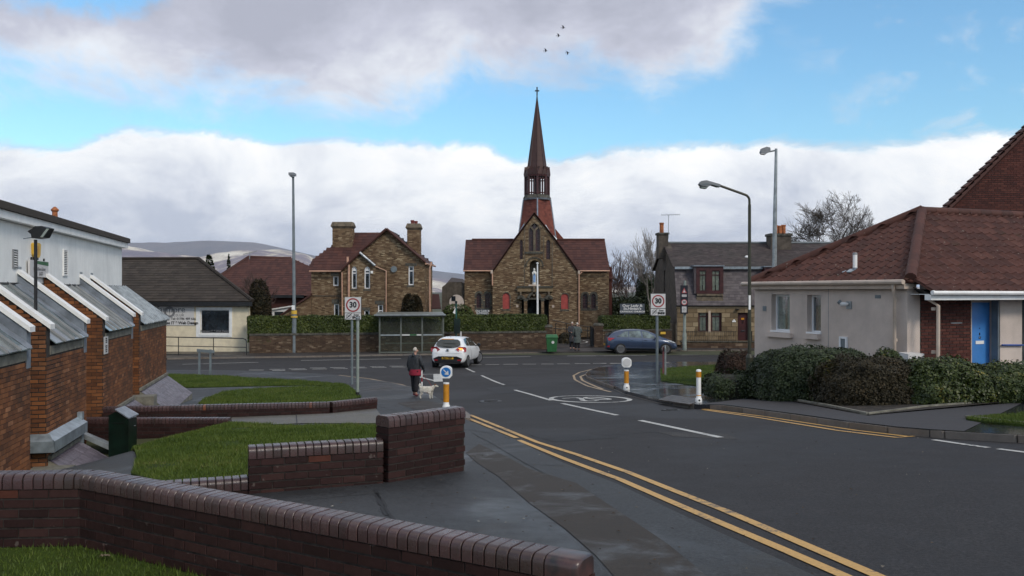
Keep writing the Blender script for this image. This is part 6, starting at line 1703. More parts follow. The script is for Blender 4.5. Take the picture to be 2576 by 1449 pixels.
m=MB(); m.fbox(fs_,q0+.03,q1-.03,H-2.4,fz(893,20.4),.28,.29); m.build('lid',M['signwhite'],mb_)
# pantile roof: hip over the end wall, long slope over the front
zev=H+.24
An=Vector((fx(2290,20.35),20.35,zev)); Bn=Vector((fx(1889.5,26.05),26.05,zev)); Ln_=(Bn-An).length
mid_=(An+Bn)/2; ap_=mid_+E2*3.55; ap_.z=H+(733-533.5)/F*ap_.y
rdg=ap_+E2*9
roof(bg,[An,Bn,ap_],M['tile_pan'],M['tile_pan'],tw=.30,tl=.345,thick=.042,wave=.055,limit=110,nseg=4)
# front slope, with a flatter sprocket over the porch
fl0=Vector((ap_.x,ap_.y,0)); up_n=(ap_-(An+E2*(ap_-An).dot(E2))).normalized()
far_e=An+E2*9+E2*3
roof(bg,[An,An+E2*12.5,ap_+E2*9,ap_],M['tile_pan'],M['tile_pan'],tw=.30,tl=.345,thick=.042,wave=.055,limit=190,nseg=4)
roof(bg,[far_e-E2*3+E1*Ln_,Bn,ap_,ap_+E2*6],M['tile_pan'],M['tile_pan'],tw=.6,tl=.6,thick=.02)
sp0=An+E2*0.05; 
pe0=fs_(pg0-.0,H+.0,.80); pe1=fs_(9.0,H+.0,.80)
roof(bg,[pe0,pe1,An+E2*9.0+V(0,0,.05),An+E2*.12+V(0,0,.05)],M['tile_pan'],M['tile_pan'],tw=.30,tl=.30,thick=.042,wave=.055,limit=0,nseg=4)
m=MB(); m.slab([fs_(.1,H+.12,.05),fs_(pg0+.1,H-.07,.68),fs_(pg0+.3,H-.05,.1),fs_(.3,H+.10,.0)],(0,0,-.02)); m.build('porch_soffit',M['mortar_dark'],bg)
# ridge and hip cappings, one by one
def caps(p,q,par,r=.12,L=.42,mt=M['tile_pan'],up=.03):
    d=(q-p); n_=max(1,int(d.length/L)); 
    for k in range(n_):
        a_,b_=p+d*(k/n_),p+d*((k+1.06)/n_); m=MB(); m.tube([a_+V(0,0,up),b_+V(0,0,up+.008)],[r*1.06,r],10); m.build('ridge_tile',mt,par,smooth=True)
caps(An+(ap_-An)*.02,ap_,bg,.13); caps(ap_,ap_+E2*6,bg,.12); caps(Bn,ap_,bg,.13,up=.06)
sp_=thing('vent_pipe','white soil vent pipe standing on the bungalow roof slope','pipe',P(2151,685,23))
def on_hip(u,v):
    n=(Bn-An).cross(ap_-An); d=Vector(((u-1288)/F,1,-(v-733)/F)); o_=Vector((0,0,H)); return o_+d*((An-o_).dot(n)/d.dot(n))
bp=on_hip(2151,683)
m=MB(); m.tube([bp,bp+V(0,0,.10)],.065,12); m.build('collar',M['zinc'],sp_,smooth=True)
m=MB(); k9=bp.y/F; m.tube([bp+V(0,0,.10),bp+V(0,0,42*k9)],.056,12); m.build('pipe',M['white'],sp_,smooth=True)
m=MB(); m.lathe([(.058,0),(.062,.03),(.045,.06)],bp+V(0,0,42*k9),12); m.build('cage',M['signgrey'],sp_,smooth=True)
f1,f2,f3,f4=on_hip(2118,690),on_hip(2140,683),on_hip(2154,683),on_hip(2140,690)
m=MB(); m.slab([f1+V(0,0,.07),f2+V(0,0,.07),f3+V(0,0,.07),f4+V(0,0,.07)],(0,0,-.02)); m.build('lead_slate',M['zinc_bright'],sp_)
# ================================================================== TALL BRICK GABLE (far right)
YZ=31
tg=thing('tall_brick_building','taller dark red brick building rising behind the bungalow roof','building',P(2560,560,YZ))
fz_=front(YZ)
g0,g1=(fx(2366,YZ),fz(531,YZ)),(fx(2576,YZ),fz(322,YZ)); sl_=(g1[1]-g0[1])/(g1[0]-g0[0]); apx=fx(2760,YZ); apz=g0[1]+sl_*(apx-g0[0])
ex,ez=g0[0]-.9,g0[1]-.9*sl_
gpoly=[(ex+.3,H-2.7),(2*apx-ex-.3,H-2.7),(2*apx-ex-.3,ez),(apx,apz-.25),(ex+.3,ez)]
m=MB(); m.plate(fz_,gpoly,[],-.3,-.004); m.build('gable_wall',M['mortar_dark'],tg)
bricks(tg,(0,YZ,0),(1,0,0),(0,-1,0),[[(ex+.3,H+1.6),(apx,H+1.6),(apx,apz-.25),(g0[0],g0[1]-.25)]],M['dullbrick'],limit=200,order=lambda a,b: abs(a-fx(2500,YZ))+abs(b-fz(500,YZ)))
for sgn in (0,1):
    a_,b_=V(ex if not sgn else 2*apx-ex,YZ-.2,ez),V(apx,YZ-.2,apz)
    m=MB(); m.slab([a_,b_,b_+V(6.6,9,0),a_+V(6.6,9,0)],(0,0,-.2)); m.build('roof',M['tile_red'],tg)
    d=b_-a_; n_=30
    for k in range(n_):
        p,q=a_+d*(k/n_),a_+d*((k+1.1)/n_); m=MB(); nn=V(-d.z,0,d.x).normalized(); nn=nn if nn.z > 0 else-nn
        m.cube8([p-nn*.02,q-nn*.07,q-nn*.07+V(0,.35,0),p-nn*.02+V(0,.35,0),p+nn*.06,q+nn*.01,q+nn*.01+V(0,.35,0),p+nn*.06+V(0,.35,0)]); m.build('verge_tile',M['tile_red'],tg)
m=MB(); m.slab([V(ex+.5,YZ+.4,H-2.7),V(2*apx-ex-.5,YZ+.4,H-2.7),V(2*apx-ex+6,YZ+9,H-2.7),V(ex+6.8,YZ+9,H-2.7)],(0,0,ez-H+2.7)); m.build('inner_wall',M['dullbrick'],tg)
# small grey house and archway seen between the stone house and the church
gh=thing('grey_house','small white-walled house with a grey roof glimpsed through the garden arch','house',P(1142,760,85))
c=85
m=MB(); m.box(fx(1128,c),fx(1172,c),c,c+6,H-3.6,fz(718,c)); m.build('wall',M['render'],gh)
m=MB(); m.slab([P(1120,716,c-.3),P(1178,716,c-.3),P(1165,702,c+3),P(1136,698,c+3)],(0,0,-.15)); m.build('roof',M['slate_roof'],gh)
m=MB(); m.plate(front(c),rect(fx(1136,c),fx(1146,c),fz(757,c),fz(745,c)),[],.0,.05); m.build('window',M['darkglass'],gh)
ga=thing('garden_arch','dark brick garden archway between the stone house and the church','archway',P(1143,800,67))
c=67; fa_=front(c)
am_=(fx(1144,c)); ah=arch(fx(1129,c),fx(1167,c),H-3.7,fz(741,c),'round')
m=MB(); m.plate(fa_,[(fx(1110,c),H-3.75),(fx(1186,c),H-3.75),(fx(1186,c),fz(722,c)),(fx(1160,c),fz(709,c)),(fx(1130,c),fz(709,c)),(fx(1112,c),fz(722,c))],[ah],-.6,0); m.build('arch_wall',M['render_brown'],ga)
# ================================================================== BOUNDARY WALL, GATE PIERS, HEDGES
bw0,bw1_=gp(627,889,KH),gp(1376,878,KH)
bw0.z=bw1_.z=0
bu=(bw1_-bw0).normalized(); bn=Vector((bu.y,-bu.x,0)); bL=(bw1_-bw0).length
zgw=H-3.62
ztop_w=fz(836,52.5)
bwall=thing('boundary_wall','long mottled brick boundary wall with a flat coping under the long hedge','wall',bw0+V(0,0,zgw))
fr=frame(bw0,bu,bn)
m=MB(); m.fbox(fr,0,bL,zgw-.3,ztop_w-.12,-.3,-.004); m.build('wall_core',M['stone_mortar'],bwall)
bricks(bwall,bw0,bu,bn,[rect(0,bL,zgw-.05,ztop_w-.13)],M['gardenbrick'],L=.235,Hc=.078,proud=.008,limit=150,order=lambda a,b: a)
k=0
while k*1.2 < bL:
    m=MB(); m.fbox(fr,k*1.2+.006,min(bL,k*1.2+1.194),ztop_w-.12,ztop_w,-.36,.05); m.build('coping_stone',M['greystone'],bwall); k += 1
# low wall and right-hand part behind the blue car
rw0,rw1=gp(1516,874,KH),gp(1690,872,KH); rw0.z=rw1.z=0; ru=(rw1-rw0).normalized(); rn=Vector((ru.y,-ru.x,0)); rL=(rw1-rw0).length
rwall=thing('boundary_wall','short brick boundary wall behind the blue car, with a small yellow plate','wall',rw0+V(0,0,zgw))
fr2=frame(rw0,ru,rn); zt2_=fz(829,rw0.y)
m=MB(); m.fbox(fr2,0,rL,zgw-.3,zt2_-.1,-.3,-.004); m.build('wall_core',M['stone_mortar'],rwall)
bricks(rwall,rw0,ru,rn,[rect(0,rL,zgw-.05,zt2_-.1)],M['gardenbrick'],L=.235,Hc=.078,proud=.008)
m=MB(); m.fbox(fr2,0,rL,zt2_-.1,zt2_,-.36,.05); m.build('coping_stone',M['greystone'],rwall)
m=MB(); a_=rL*.87; m.fbox(fr2,a_-.17,a_+.17,fz(842,rw0.y),fz(836,rw0.y),.01,.04); m.build('marker_plate',M['yellow'],rwall)
def pier(u0,u1,vt,vb,lab):
    q=gp((u0+u1)/2,vb,KH); Y=q.y; a0,a1=fx(u0,Y),fx(u1,Y); zt_=fz(vt,Y)
    t=thing('gate_pier',lab,'pier',(q.x,Y,zgw)); w=a1-a0
    m=MB(); m.box(a0+.02,a1-.02,Y+.02,Y+w,zgw-.2,zt_-.15); m.build('core',M['stone_mortar'],t)
    bricks(t,(0,Y+.015,0),(1,0,0),(0,-1,0),[rect(a0,a1,zgw-.05,zt_-.15)],M['gardenbrick'],L=.235,Hc=.078,proud=.015,limit=60)
    bricks(t,(a0+.015,Y+w,0),(0,-1,0),(-1,0,0),[rect(0,w,zgw-.05,zt_-.15)],M['gardenbrick'],L=.235,Hc=.078,proud=.015,limit=0)
    m=MB(); m.cube8([(a0-.04,Y-.04,zt_-.15),(a1+.04,Y-.04,zt_-.15),(a1+.04,Y+w+.04,zt_-.15),(a0-.04,Y+w+.04,zt_-.15),(a0+.04,Y+.04,zt_),(a1-.04,Y+.04,zt_),(a1-.04,Y+w-.04,zt_),(a0+.04,Y+w-.04,zt_)]); m.build('pier_cap',M['greystone'],t)
pier(1371,1390,817,878,'brick gate pier at the end of the long hedge, beside the green bin')
pier(1495,1518,813,874,'brick gate pier just left of the blue car')
# leaves ------------------------------------------------------------
def leaf_mesh(name,pts,nrm,size,mt,r,flat=.6):
    n=len(pts); P_=np.array(pts); N_=np.array(nrm)
    rng=np.random.default_rng(r)
    d=N_+rng.normal(0,flat,(n,3)); d /= np.linalg.norm(d,axis=1,keepdims=True)+1e-9
    a=rng.normal(0,1,(n,3)); t=np.cross(d,a); t /= np.linalg.norm(t,axis=1,keepdims=True)+1e-9; b=np.cross(d,t)
    s=(size*rng.uniform(.6,1.4,n))[:,None]
    v=np.stack([P_-t*s*.5,P_+b*s*.32+d*s*.08,P_+t*s*.5,P_-b*s*.32+d*s*.08],1).reshape(-1,3)
    me=bpy.data.meshes.new(name); me.vertices.add(4*n); me.vertices.foreach_set('co',v.ravel()); me.loops.add(4*n); me.loops.foreach_set('vertex_index',np.arange(4*n))
    me.polygons.add(n); me.polygons.foreach_set('loop_start',np.arange(0,4*n,4)); me.polygons.foreach_set('loop_total',np.full(n,4)); me.materials.append(mt); me.update(); return me
from mathutils import noise as mnz
def lump(x,y,z,f,a): return a*mnz.fractal(Vector((x*f,y*f,z*f)),1.0,2.0,3)
def hedge_box(name,label,p0,p1,w,z0,ztop,n,size,mt,core,amp=.08,group=None,cat='hedge',ends=True,seed=1,top_curve=None):
    """clipped hedge between two ground points, leaves over a dark core"""
    p0,p1=Vector((p0[0],p0[1],0)),Vector((p1[0],p1[1],0)); L=(p1-p0).length; u=(p1-p0).normalized(); nn=Vector((u.y,-u.x,0))
    t=thing(name,label,cat,(p0.x,p0.y,z0),group); r=random.Random(seed); pts=[]; nr=[]
    hgt=ztop-z0
    tops=(lambda a: ztop+(top_curve(a/L) if top_curve else 0))
    areas=[L*hgt,L*w,L*hgt*.3,w*hgt*2]; tot=sum(areas)
    for _ in range(n):
        k=r.uniform(0,tot); a=r.uniform(0,L); s=r.uniform(-w/2,w/2)
        if k < areas[0]: z=r.uniform(z0,tops(a)); s=w/2; nv=nn
        elif k < areas[0]+areas[1]: z=tops(a); nv=Vector((0,0,1))
        elif k < sum(areas[:3]): z=r.uniform(z0,tops(a)); s=-w/2; nv=-nn
        else: a=r.choice((0,L)); z=r.uniform(z0,tops(a)); nv=u*(1 if a else-1)
        e=1-.12*((abs(s) > w*.46) and (z > tops(a)-.1))
        q=p0+u*a+nn*s*e; q.z=z
        l_=lump(q.x,q.y,q.z,1.3,amp)+r.uniform(-.06,.03)
        q=q+nv*l_; pts.append(tuple(q)); nr.append(tuple(nv*.8+Vector((0,0,.5))))
    me=leaf_mesh('leaves',[tuple(Vector(q)-org(t)) for q in pts],nr,size,mt,seed); o=bpy.data.objects.new('leaves',me); COL.objects.link(o); o.parent=t; tag(o,kind='stuff')
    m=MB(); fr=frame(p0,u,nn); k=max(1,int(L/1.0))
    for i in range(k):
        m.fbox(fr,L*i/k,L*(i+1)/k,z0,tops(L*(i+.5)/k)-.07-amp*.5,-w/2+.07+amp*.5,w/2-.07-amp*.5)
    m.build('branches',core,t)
    return t
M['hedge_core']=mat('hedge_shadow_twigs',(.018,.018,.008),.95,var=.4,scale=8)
M['leaf_hedge']=leaf_mat('privet_leaf',[(0,(.026,.038,.008)),(.5,(.050,.070,.013)),(.85,(.095,.115,.022)),(1,(.17,.17,.04))],.5,.3,.7)
M['leaf_dark']=leaf_mat('dark_box_leaf',[(0,(.015,.024,.009)),(.6,(.028,.042,.014)),(1,(.055,.072,.024))],.5,.3,1.6)
M['leaf_brown']=leaf_mat('bronze_shrub_leaf',[(0,(.018,.015,.008)),(.6,(.034,.027,.012)),(1,(.075,.048,.020))],.6,.25,1.6)
M['leaf_gold']=leaf_mat('variegated_leaf',[(0,(.020,.032,.008)),(.5,(.038,.056,.012)),(.80,(.075,.09,.018)),(.92,(.24,.19,.03)),(1,(.36,.29,.07))],.45,.35,2.2)
M['leaf_yewred']=leaf_mat('red_brown_twig_leaf',[(0,(.024,.014,.010)),(1,(.062,.036,.024))],.7,.2,2)
off=bn*-.55
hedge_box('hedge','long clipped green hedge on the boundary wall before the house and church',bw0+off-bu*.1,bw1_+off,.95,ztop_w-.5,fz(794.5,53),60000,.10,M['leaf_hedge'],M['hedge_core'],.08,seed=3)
hedge_box('hedge','clipped green hedge right of the church gate, under the church name board',rw0-rn*.55,rw1-rn*.55-ru*.1,1.0,zt2_-.5,fz(796,rw0.y+.6),15000,.105,M['leaf_hedge'],M['hedge_core'],.06,seed=4)
def bush(name,label,u0,u1,vt,vb,Y,dep,n,size,mt,z0=None,seed=1,amp=.12,group=None,sq=2.6,core=None,mixm=None,cat='shrub',lean=0,fac=0):
    """rounded shrub filling a picture span at distance Y; super-ellipsoid outline with a lumpy surface"""
    cx,rx=(fx(u0,Y)+fx(u1,Y))/2,(fx(u1,Y)-fx(u0,Y))/2; zt_=fz(vt,Y); z0=(G(cx,Y)+KH) if z0 is None else z0; rz=(zt_-z0)
    t=thing(name,label,cat,(cx,Y,z0),group); r=random.Random(seed); pts=[]; nr=[]
    cs,sn=cos(fac),sin(fac)
    def surf(th,ph,k=1.0):
        f=lambda v,e: (abs(v) ** e)*(1 if v >= 0 else-1)
        e=2/sq
        x=rx*f(cos(th),e)*f(cos(ph),e*.8); y=dep*f(sin(th),e)*f(cos(ph),e*.8); z=rz*f(sin(ph),e)
        x,y=x*cs-y*sn,x*sn+y*cs
        return Vector((x*k,y*k,max(0.02,z*k)))
    while len(pts) < n:
        th=r.uniform(0,2*pi); ph=math.asin(r.uniform(0,1))
        if sin(th) > .35 and r.random() < .6: continue
        s=surf(th,ph); nv=s.normalized(); c=Vector((cx,Y,z0))
        l_=lump(cx+s.x,Y+s.y,s.z,1.5,amp)+lump(cx+s.x,Y+s.y,s.z,5,amp*.5)+r.uniform(-.08,.04)
        q=c+s+nv*l_
        pts.append(tuple(q-org(t))); nr.append(tuple(nv+Vector((0,0,.35))))
    me=leaf_mesh('leaves',pts,nr,size,mt,seed); o=bpy.data.objects.new('leaves',me); COL.objects.link(o); o.parent=t; tag(o,kind='stuff')
    m=MB(); A,B=20,8; vs=[Vector((cx,Y,z0))+surf(2*pi*i/A,pi/2*j/B,.90) for j in range(B+1) for i in range(A)]
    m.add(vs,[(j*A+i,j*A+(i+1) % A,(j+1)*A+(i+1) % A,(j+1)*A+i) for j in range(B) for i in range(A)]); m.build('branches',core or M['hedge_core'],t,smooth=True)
    return t
# shrubs before the bungalow
bush('shrub','small rounded reddish shrub at the left end of the bungalow planting',1806,1895,882,940,24.5,.9,9000,.05,M['leaf_yewred'],seed=11,sq=2.5)
bush('shrub','low dark clipped shrub behind the foot of the olive lamp post',1770,1900,938,990,20.6,.7,9000,.05,M['leaf_dark'],seed=12,sq=3.5)
bush('shrub','large domed dark green clipped shrub in front of the bungalow windows',1890,2215,874,1000,19.6,1.55,42000,.05,M['leaf_dark'],seed=13,sq=2.5,amp=.10)
bush('shrub','yellow-green variegated sprig of shrub between the dark and bronze shrubs',2040,2120,902,995,17.85,.45,5500,.055,M['leaf_gold'],seed=19,sq=2.0)
bush('shrub','bronze-brown rounded shrub in the middle of the bungalow planting',2052,2330,900,1015,17.4,1.15,26000,.045,M['leaf_brown'],seed=14,sq=2.4,amp=.14)
bush('shrub','golden shrub top showing behind the bronze shrub',2195,2275,880,930,19.3,.6,5000,.055,M['leaf_gold'],seed=15,sq=2.2)
bush('shrub','variegated gold and green shrub in front of the drainpipe and meter box',2245,2470,906,1030,16.9,.95,22000,.055,M['leaf_gold'],seed=16,sq=2.6,amp=.13)
bush('shrub','variegated gold and green shrub under the blue door, at the right edge',2420,2680,918,1020,17.0,1.1,22000,.055,M['leaf_gold'],seed=17,sq=2.8,amp=.12)
# shrubs and trees in the background
bush('shrub','dark ivy-covered round-headed bulge against the stone house wall',1009,1064,740,800,59.2,.7,5500,.13,M['leaf_brown'],z0=H-3.5,seed=21,sq=3.2,amp=.1)
bush('shrub','low green garden shrub between the stone house and the church',1104,1200,766,800,60.5,1.2,5000,.12,M['leaf_hedge'],z0=H-3.5,seed=22)
bush('shrub','brown twiggy shrub in the church forecourt behind the two talking people',1408,1440,838,868,60,.8,2500,.1,M['leaf_brown'],z0=H-3.6,seed=23)
bush('shrub','tall brown leafless shrub between the cream office and the long hedge',625,682,706,800,58,1.4,7000,.12,M['leaf_brown'],z0=H-3.6,seed=24,sq=2.2,amp=.3)
bush('conifer','small dark conifer top rising behind the cream office roof',505,548,641,760,88,1.0,4500,.22,M['leaf_dark'],z0=H-3.6,seed=25,sq=1.5,amp=.5,cat='tree')
bush('conifer','tiny dark conifer tip at the left end of the maroon roof',566,585,645,740,92,.6,2000,.2,M['leaf_dark'],z0=H-3.6,seed=26,sq=1.4,amp=.4,cat='tree')
bush('shrub','dark evergreen mass behind the church name board',1596,1660,690,800,78,2.0,8000,.17,M['leaf_dark'],z0=H-3.6,seed=27,sq=2.3,amp=.4,cat='tree')
hedge_box('hedge','dark hedge beside the church annexe',(fx(1530,74),74),(fx(1700,74),74),1.2,H-3.7,fz(750,74),7000,.16,M['leaf_dark'],M['hedge_core'],.2,seed=28)
def bare_tree(name,label,base,height,spread,seed,mt,levels=5,r0=.2,cat='tree',up=.5,kids=(3,4),fork=.25,thin=.012,group=None,drop=0.0,ball=None):
    t=thing(name,label,cat,base,group); r=random.Random(seed); trunk=MB(); crown=MB(); B=Vector(base)
    def grow(p,d,L,rad,lev):
        pts=[p]; n=4 if lev < 3 else 3; q=p.copy(); dd_=d.copy(); rs=[rad]
        for i in range(n):
            if ball and lev > 1 and ((q.x-ball[0])/ball[2]) ** 2+((q.y-B.y)/ball[2]) ** 2+((q.z-ball[1])/ball[3]) ** 2 > 1: n=i; break
            dd_=(dd_+Vector((r.uniform(-1,1),r.uniform(-1,1),r.uniform(-.5,1)*up))*.16).normalized()
            q=q+dd_*(L/n); pts.append(q.copy()); rs.append(max(thin,rad*(1-.55*(i+1)/n)))
        (trunk if lev == 0 else crown).tube(pts,rs,6 if lev < 2 else (4 if lev < 4 else 3),cap=False)
        if lev >= levels or n == 0: return
        nk=r.randint(*kids)+(1 if lev > 1 else 0)
        for k in range(nk):
            f=(fork+(1-fork)*(k+r.random()*.6)/nk) if lev else (.45+.55*k/nk)
            j=min(n-1,int(f*n)); s_=pts[j].lerp(pts[j+1],f*n-j)
            a=r.uniform(0,2*pi); side=Vector((cos(a),sin(a),0)); ang=r.uniform(.35,.8)*spread
            nd=(dd_*cos(ang)+(side-dd_*side.dot(dd_)).normalized()*sin(ang)+Vector((0,0,up*.25-drop*lev*.1))).normalized()
            grow(s_,nd,L*r.uniform(.55,.8),max(thin,rs[j]*.62),lev+1)
    grow(B.copy(),Vector((0,0,1)),height*.42,r0,0)
    trunk.build('trunk',mt,t,fixn=False); crown.build('crown',mt,t,fixn=False,kind='stuff')
    return t
bare_tree('bare_tree','large leafless tree with a rounded crown behind the cottage roof',(fx(2068,82),82,H-3.6),16.5,1.15,6,M['bark'],6,.28,up=.45,kids=(3,4),thin=.011,ball=(fx(2070,82),fz(580,82),4.4,4.3))
bare_tree('bare_tree','pale birch leaning beside the cottage gable',(fx(1640,72),72,H-3.6),9.5,.7,12,M['bark_pale'],5,.12,up=.7,thin=.012)
for i,(u_,Y_,h_,sd_) in enumerate([(1556,80,7.6,31),(1578,84,7.8,32),(1600,80,6.8,33)]):
    bare_tree('bare_tree',('reddish leafless tree closest to the church wall','reddish leafless tree, middle of the three past the church','reddish leafless tree nearest the dark evergreens')[i],(fx(u_,Y_),Y_,H-3.6),h_,.75,sd_,M['bark_red'],5,.10,up=.6,kids=(3,3),thin=.011,group='bare trees between the church and the cottage')
bare_tree('bare_shrub','twiggy brown bush showing over the cream office hip',(fx(655,60),60,H-3.6),6.0,1.0,41,M['bark_red'],5,.07,up=.7,thin=.012,cat='shrub')

# ================================================================== STREET FURNITURE
def pole(root,pts,rs,mt,name='pole',n=10):
    m=MB(); m.tube(pts,rs,n); return m.build(name,mt,root,smooth=True)
# lamp left of the house
q=gp(740,887,KH); Y=q.y
t=thing('street_lamp','tall grey lamp post with yellow band at the long hedge, left of the stone house','street lamp',q)
bx=q.x; pole(t,[q,V(bx,Y,fz(788,Y))],[.155,.15],M['greypole'],'base_column'); pole(t,[V(bx,Y,fz(790,Y)),V(bx,Y,fz(775,Y)),P(737.5,445,Y)],[.15,.10,.065],M['greypole'])
m=MB(); m.tube([P(737,447,Y),P(737,441,Y)],[.07,.12],10); m.box(fx(731,Y),fx(744,Y),Y-.5,Y+.15,fz(443,Y),fz(436.5,Y)); m.build('lamp_head',M['signgrey'],t)
m=MB(); m.box(fx(733,Y),fx(742,Y),Y-.42,Y-.05,fz(446,Y),fz(443.2,Y)); m.build('lamp_lens',M['signwhite'],t)
for v0,v1,w in ((781,790,.17),(795,799,.20)):
    m=MB(); m.lathe([(w,0),(w,fz(v0,Y)-fz(v1,Y))],P(740,v1,Y),12); m.build('marker_band',M['yellow'],t)
m=MB(); m.box(bx-.09,bx+.09,Y-.22,Y-.2,fz(779,Y),fz(768,Y)); m.build('number_plate',M['white'],t)
# galvanised lamp column behind the bungalow
Y=47; t=thing('street_lamp','tall galvanised lamp column rising behind the bungalow roof','street lamp',(fx(1946.5,Y),Y,H-3.6))
pole(t,[(fx(1946.5,Y),Y,H-3.6),P(1947.5,700,Y),P(1949.5,550,Y),P(1952.5,374,Y)],[.13,.125,.11,.07],M['galv'])
m=MB(); m.tube([P(1953,378,Y),P(1933,382,Y)],.045,6); m.build('bracket_arm',M['greypole'],t)
m=MB(); m.slab([P(1914,383,Y-.15),P(1917,373,Y-.15),P(1929,369,Y-.15),P(1938,371,Y-.15),P(1939,381,Y-.15),P(1928,386,Y-.15)],(0,.32,0)); m.build('lamp_head',M['signgrey'],t)
m=MB(); m.slab([P(1914,383,Y-.12),P(1928,386,Y-.12),P(1926,388.5,Y-.12),P(1916,387,Y-.12)],(0,.26,0)); m.build('lamp_lens',M['signwhite'],t)
# olive lamp on the right
q=gp(1886,994,KH); Y=q.y
t=thing('street_lamp','olive street lamp with a curved arm reaching left, beside the shrubs','street lamp',q)
pole(t,[q,P(1885.5,899,Y)],[.088,.085],M['lamp_green'],'base_column'); pole(t,[P(1885.5,899.5,Y),P(1885.5,895,Y),P(1885.5,890,Y)],[.088,.075,.045],M['lamp_green'],'base_collar')
pole(t,[P(1885.5,892,Y),P(1885.5,515,Y)],[.042,.036],M['lamp_green'])
arm=[P(1885.5,517,Y)]+[P(1885.5-16*(1-cos(a)),505-16*sin(a)+0,Y) for a in (.2,.6,1.0,1.3)]+[P(1808,466,Y)]
pole(t,arm,[.030]*len(arm),M['lamp_green'],'arm',8)
m=MB(); hd=[P(1810,464.5,Y),P(1810,471,Y),P(1797,468.5,Y),P(1789,466,Y),P(1780,470.5,Y),P(1763,469.5,Y),P(1757.5,463,Y),P(1762,456.5,Y),P(1775,454.5,Y)]
m.slab([p+V(0,-.10,0) for p in hd],(0,.2,0)); m.build('lamp_head',M['signgrey'],t)
m=MB(); m.slab([P(1760,466,Y-.11),P(1790,463.5,Y-.11),P(1808,469.5,Y-.11),P(1808,467.5,Y-.11),P(1776,460,Y-.11)],(0,.22,0)); m.build('head_seam',M['greypole'],t)
m=MB(); m.slab([P(1762,469,Y-.08),P(1781,470.5,Y-.08),P(1778,474,Y-.08),P(1765,472.5,Y-.08)],(0,.16,0)); m.build('lamp_lens',M['palepole'],t)
m=MB(); m.box(fx(1882,Y),fx(1887,Y),Y-.055,Y-.045,fz(897,Y)+1.12,fz(861,Y)+1.12); m.build('number_plate',M['white'],t)
# 30 signs -----------------------------------------------------------
def ringp(cx,cz,r,n=28): return [(cx+r*cos(2*pi*k/n),cz+r*sin(2*pi*k/n)) for k in range(n)]
def speed_sign(label,u0,u1,vt,vs,vb,upost,vpost,tilt=0):
    q=gp(upost,vpost,KH); Y=q.y; t=thing('speed_limit_sign',label,'road sign',q,'speed limit signs at the junction'); fr=front(Y)
    pole(t,[q,V(q.x,Y,fz(vt,Y)-.03)],[.045,.045],M['greypole'],'post')
    a0,a1,zt_,zs,zb=fx(u0,Y),fx(u1,Y),fz(vt,Y),fz(vs,Y),fz(vb,Y); w=a1-a0; cx=(a0+a1)/2
    m=MB(); m.fbox(fr,a0-.012,a1+.012,zb-.012,zt_+.012,.05,.07); m.build('backing',M['black'],t)
    m=MB(); m.fbox(fr,a0,a1,zs+.01,zt_,.07,.076); m.fbox(fr,a0,a1,zb,zs-.01,.07,.076); m.build('plate',M['signwhite'],t)
    cz=(zt_+zs)/2; m=MB(); m.plate(fr,ringp(cx,cz,w*.43),[ringp(cx,cz,w*.345)],.076,.079); m.build('red_ring',M['signred'],t)
    text(t,'30',w*.48,Matrix.Translation((cx,Y-.079,cz)) @ FACE,M['ink'],bold=.012,sx=.92)
    c2,r2=(a0+w*.24,(zb+zs)/2),w*.17
    m=MB(); m.plate(fr,ringp(c2[0],c2[1],r2),[ringp(c2[0],c2[1],r2*.8)],.076,.078); m.build('grey_ring',M['inkgrey'],t)
    text(t,'20',w*.19,Matrix.Translation((c2[0],Y-.078,c2[1])) @ FACE,M['inkgrey'],bold=.004)
    m=MB(); m.plate(fr,[(a0+.01,zb+.01),(a0+w*.06,zb+.01),(a0+w*.46,zs-.02),(a0+w*.40,zs-.02)],[],.078,.081); m.build('cancel_bar',M['ink'],t)
    text(t,'Zone',w*.15,Matrix.Translation((a0+w*.70,Y-.079,zb+(zs-zb)*.70)) @ FACE,M['ink'],bold=.004)
    text(t,'ENDS',w*.19,Matrix.Translation((a0+w*.70,Y-.079,zb+(zs-zb)*.30)) @ FACE,M['ink'],bold=.008)
    return t
speed_sign('30 sign with zone ends plate, partly behind the pale post on the left',868.5,909,747.5,787,803.5,885.5,967)
speed_sign('30 sign with zone ends plate near the blue car and church board',1636.5,1673,739,776,793,1653,962)
q=gp(899.5,999,KH); Y=q.y
t=thing('signpost','pale green-grey empty signpost at the end of the long low wall','post',q)
pole(t,[q,P(899.5,986,Y)],[.052,.05],M['ink'],'foot'); pole(t,[P(899.5,986,Y),P(900,806,Y)],[.047,.044],M['palepole'],'post')
m=MB(); m.lathe([(.05,-.03),(.066,0),(.066,.06),(.04,.08)],P(900,804,Y),12); m.build('post_cap',M['galv'],t,smooth=True)
# dark vehicle-activated sign
q=gp(1722,881.5,KH); Y=q.y; t=thing('warning_display','tall dark electronic warning display on a pale post before the cottage','road sign',q); fr=front(Y)
pole(t,[q,V(q.x,Y,fz(840,Y)),V(q.x,Y,fz(836,Y)),P(1723,706,Y)],[.13,.12,.09,.08],M['palepole'],'post')
m=MB(); m.fbox(fr,fx(1710.5,Y),fx(1728,Y),fz(789,Y),fz(718,Y),.10,.28); m.build('case',M['display_case'],t)
cx=fx(1719,Y); ff=lambda v: fz(v,Y)
m=MB(); m.plate(fr,[(cx-.16,ff(737)),(cx+.16,ff(737)),(cx,ff(724))],[[(cx-.08,ff(735.5)),(cx+.08,ff(735.5)),(cx,ff(728))]],.28,.285); m.build('warning_triangle',M['signpink'],t)
m=MB(); m.plate(fr,[(cx-.08,ff(735.5)),(cx+.08,ff(735.5)),(cx,ff(728))],[],.28,.283); m.build('triangle_face',M['signwhite'],t)
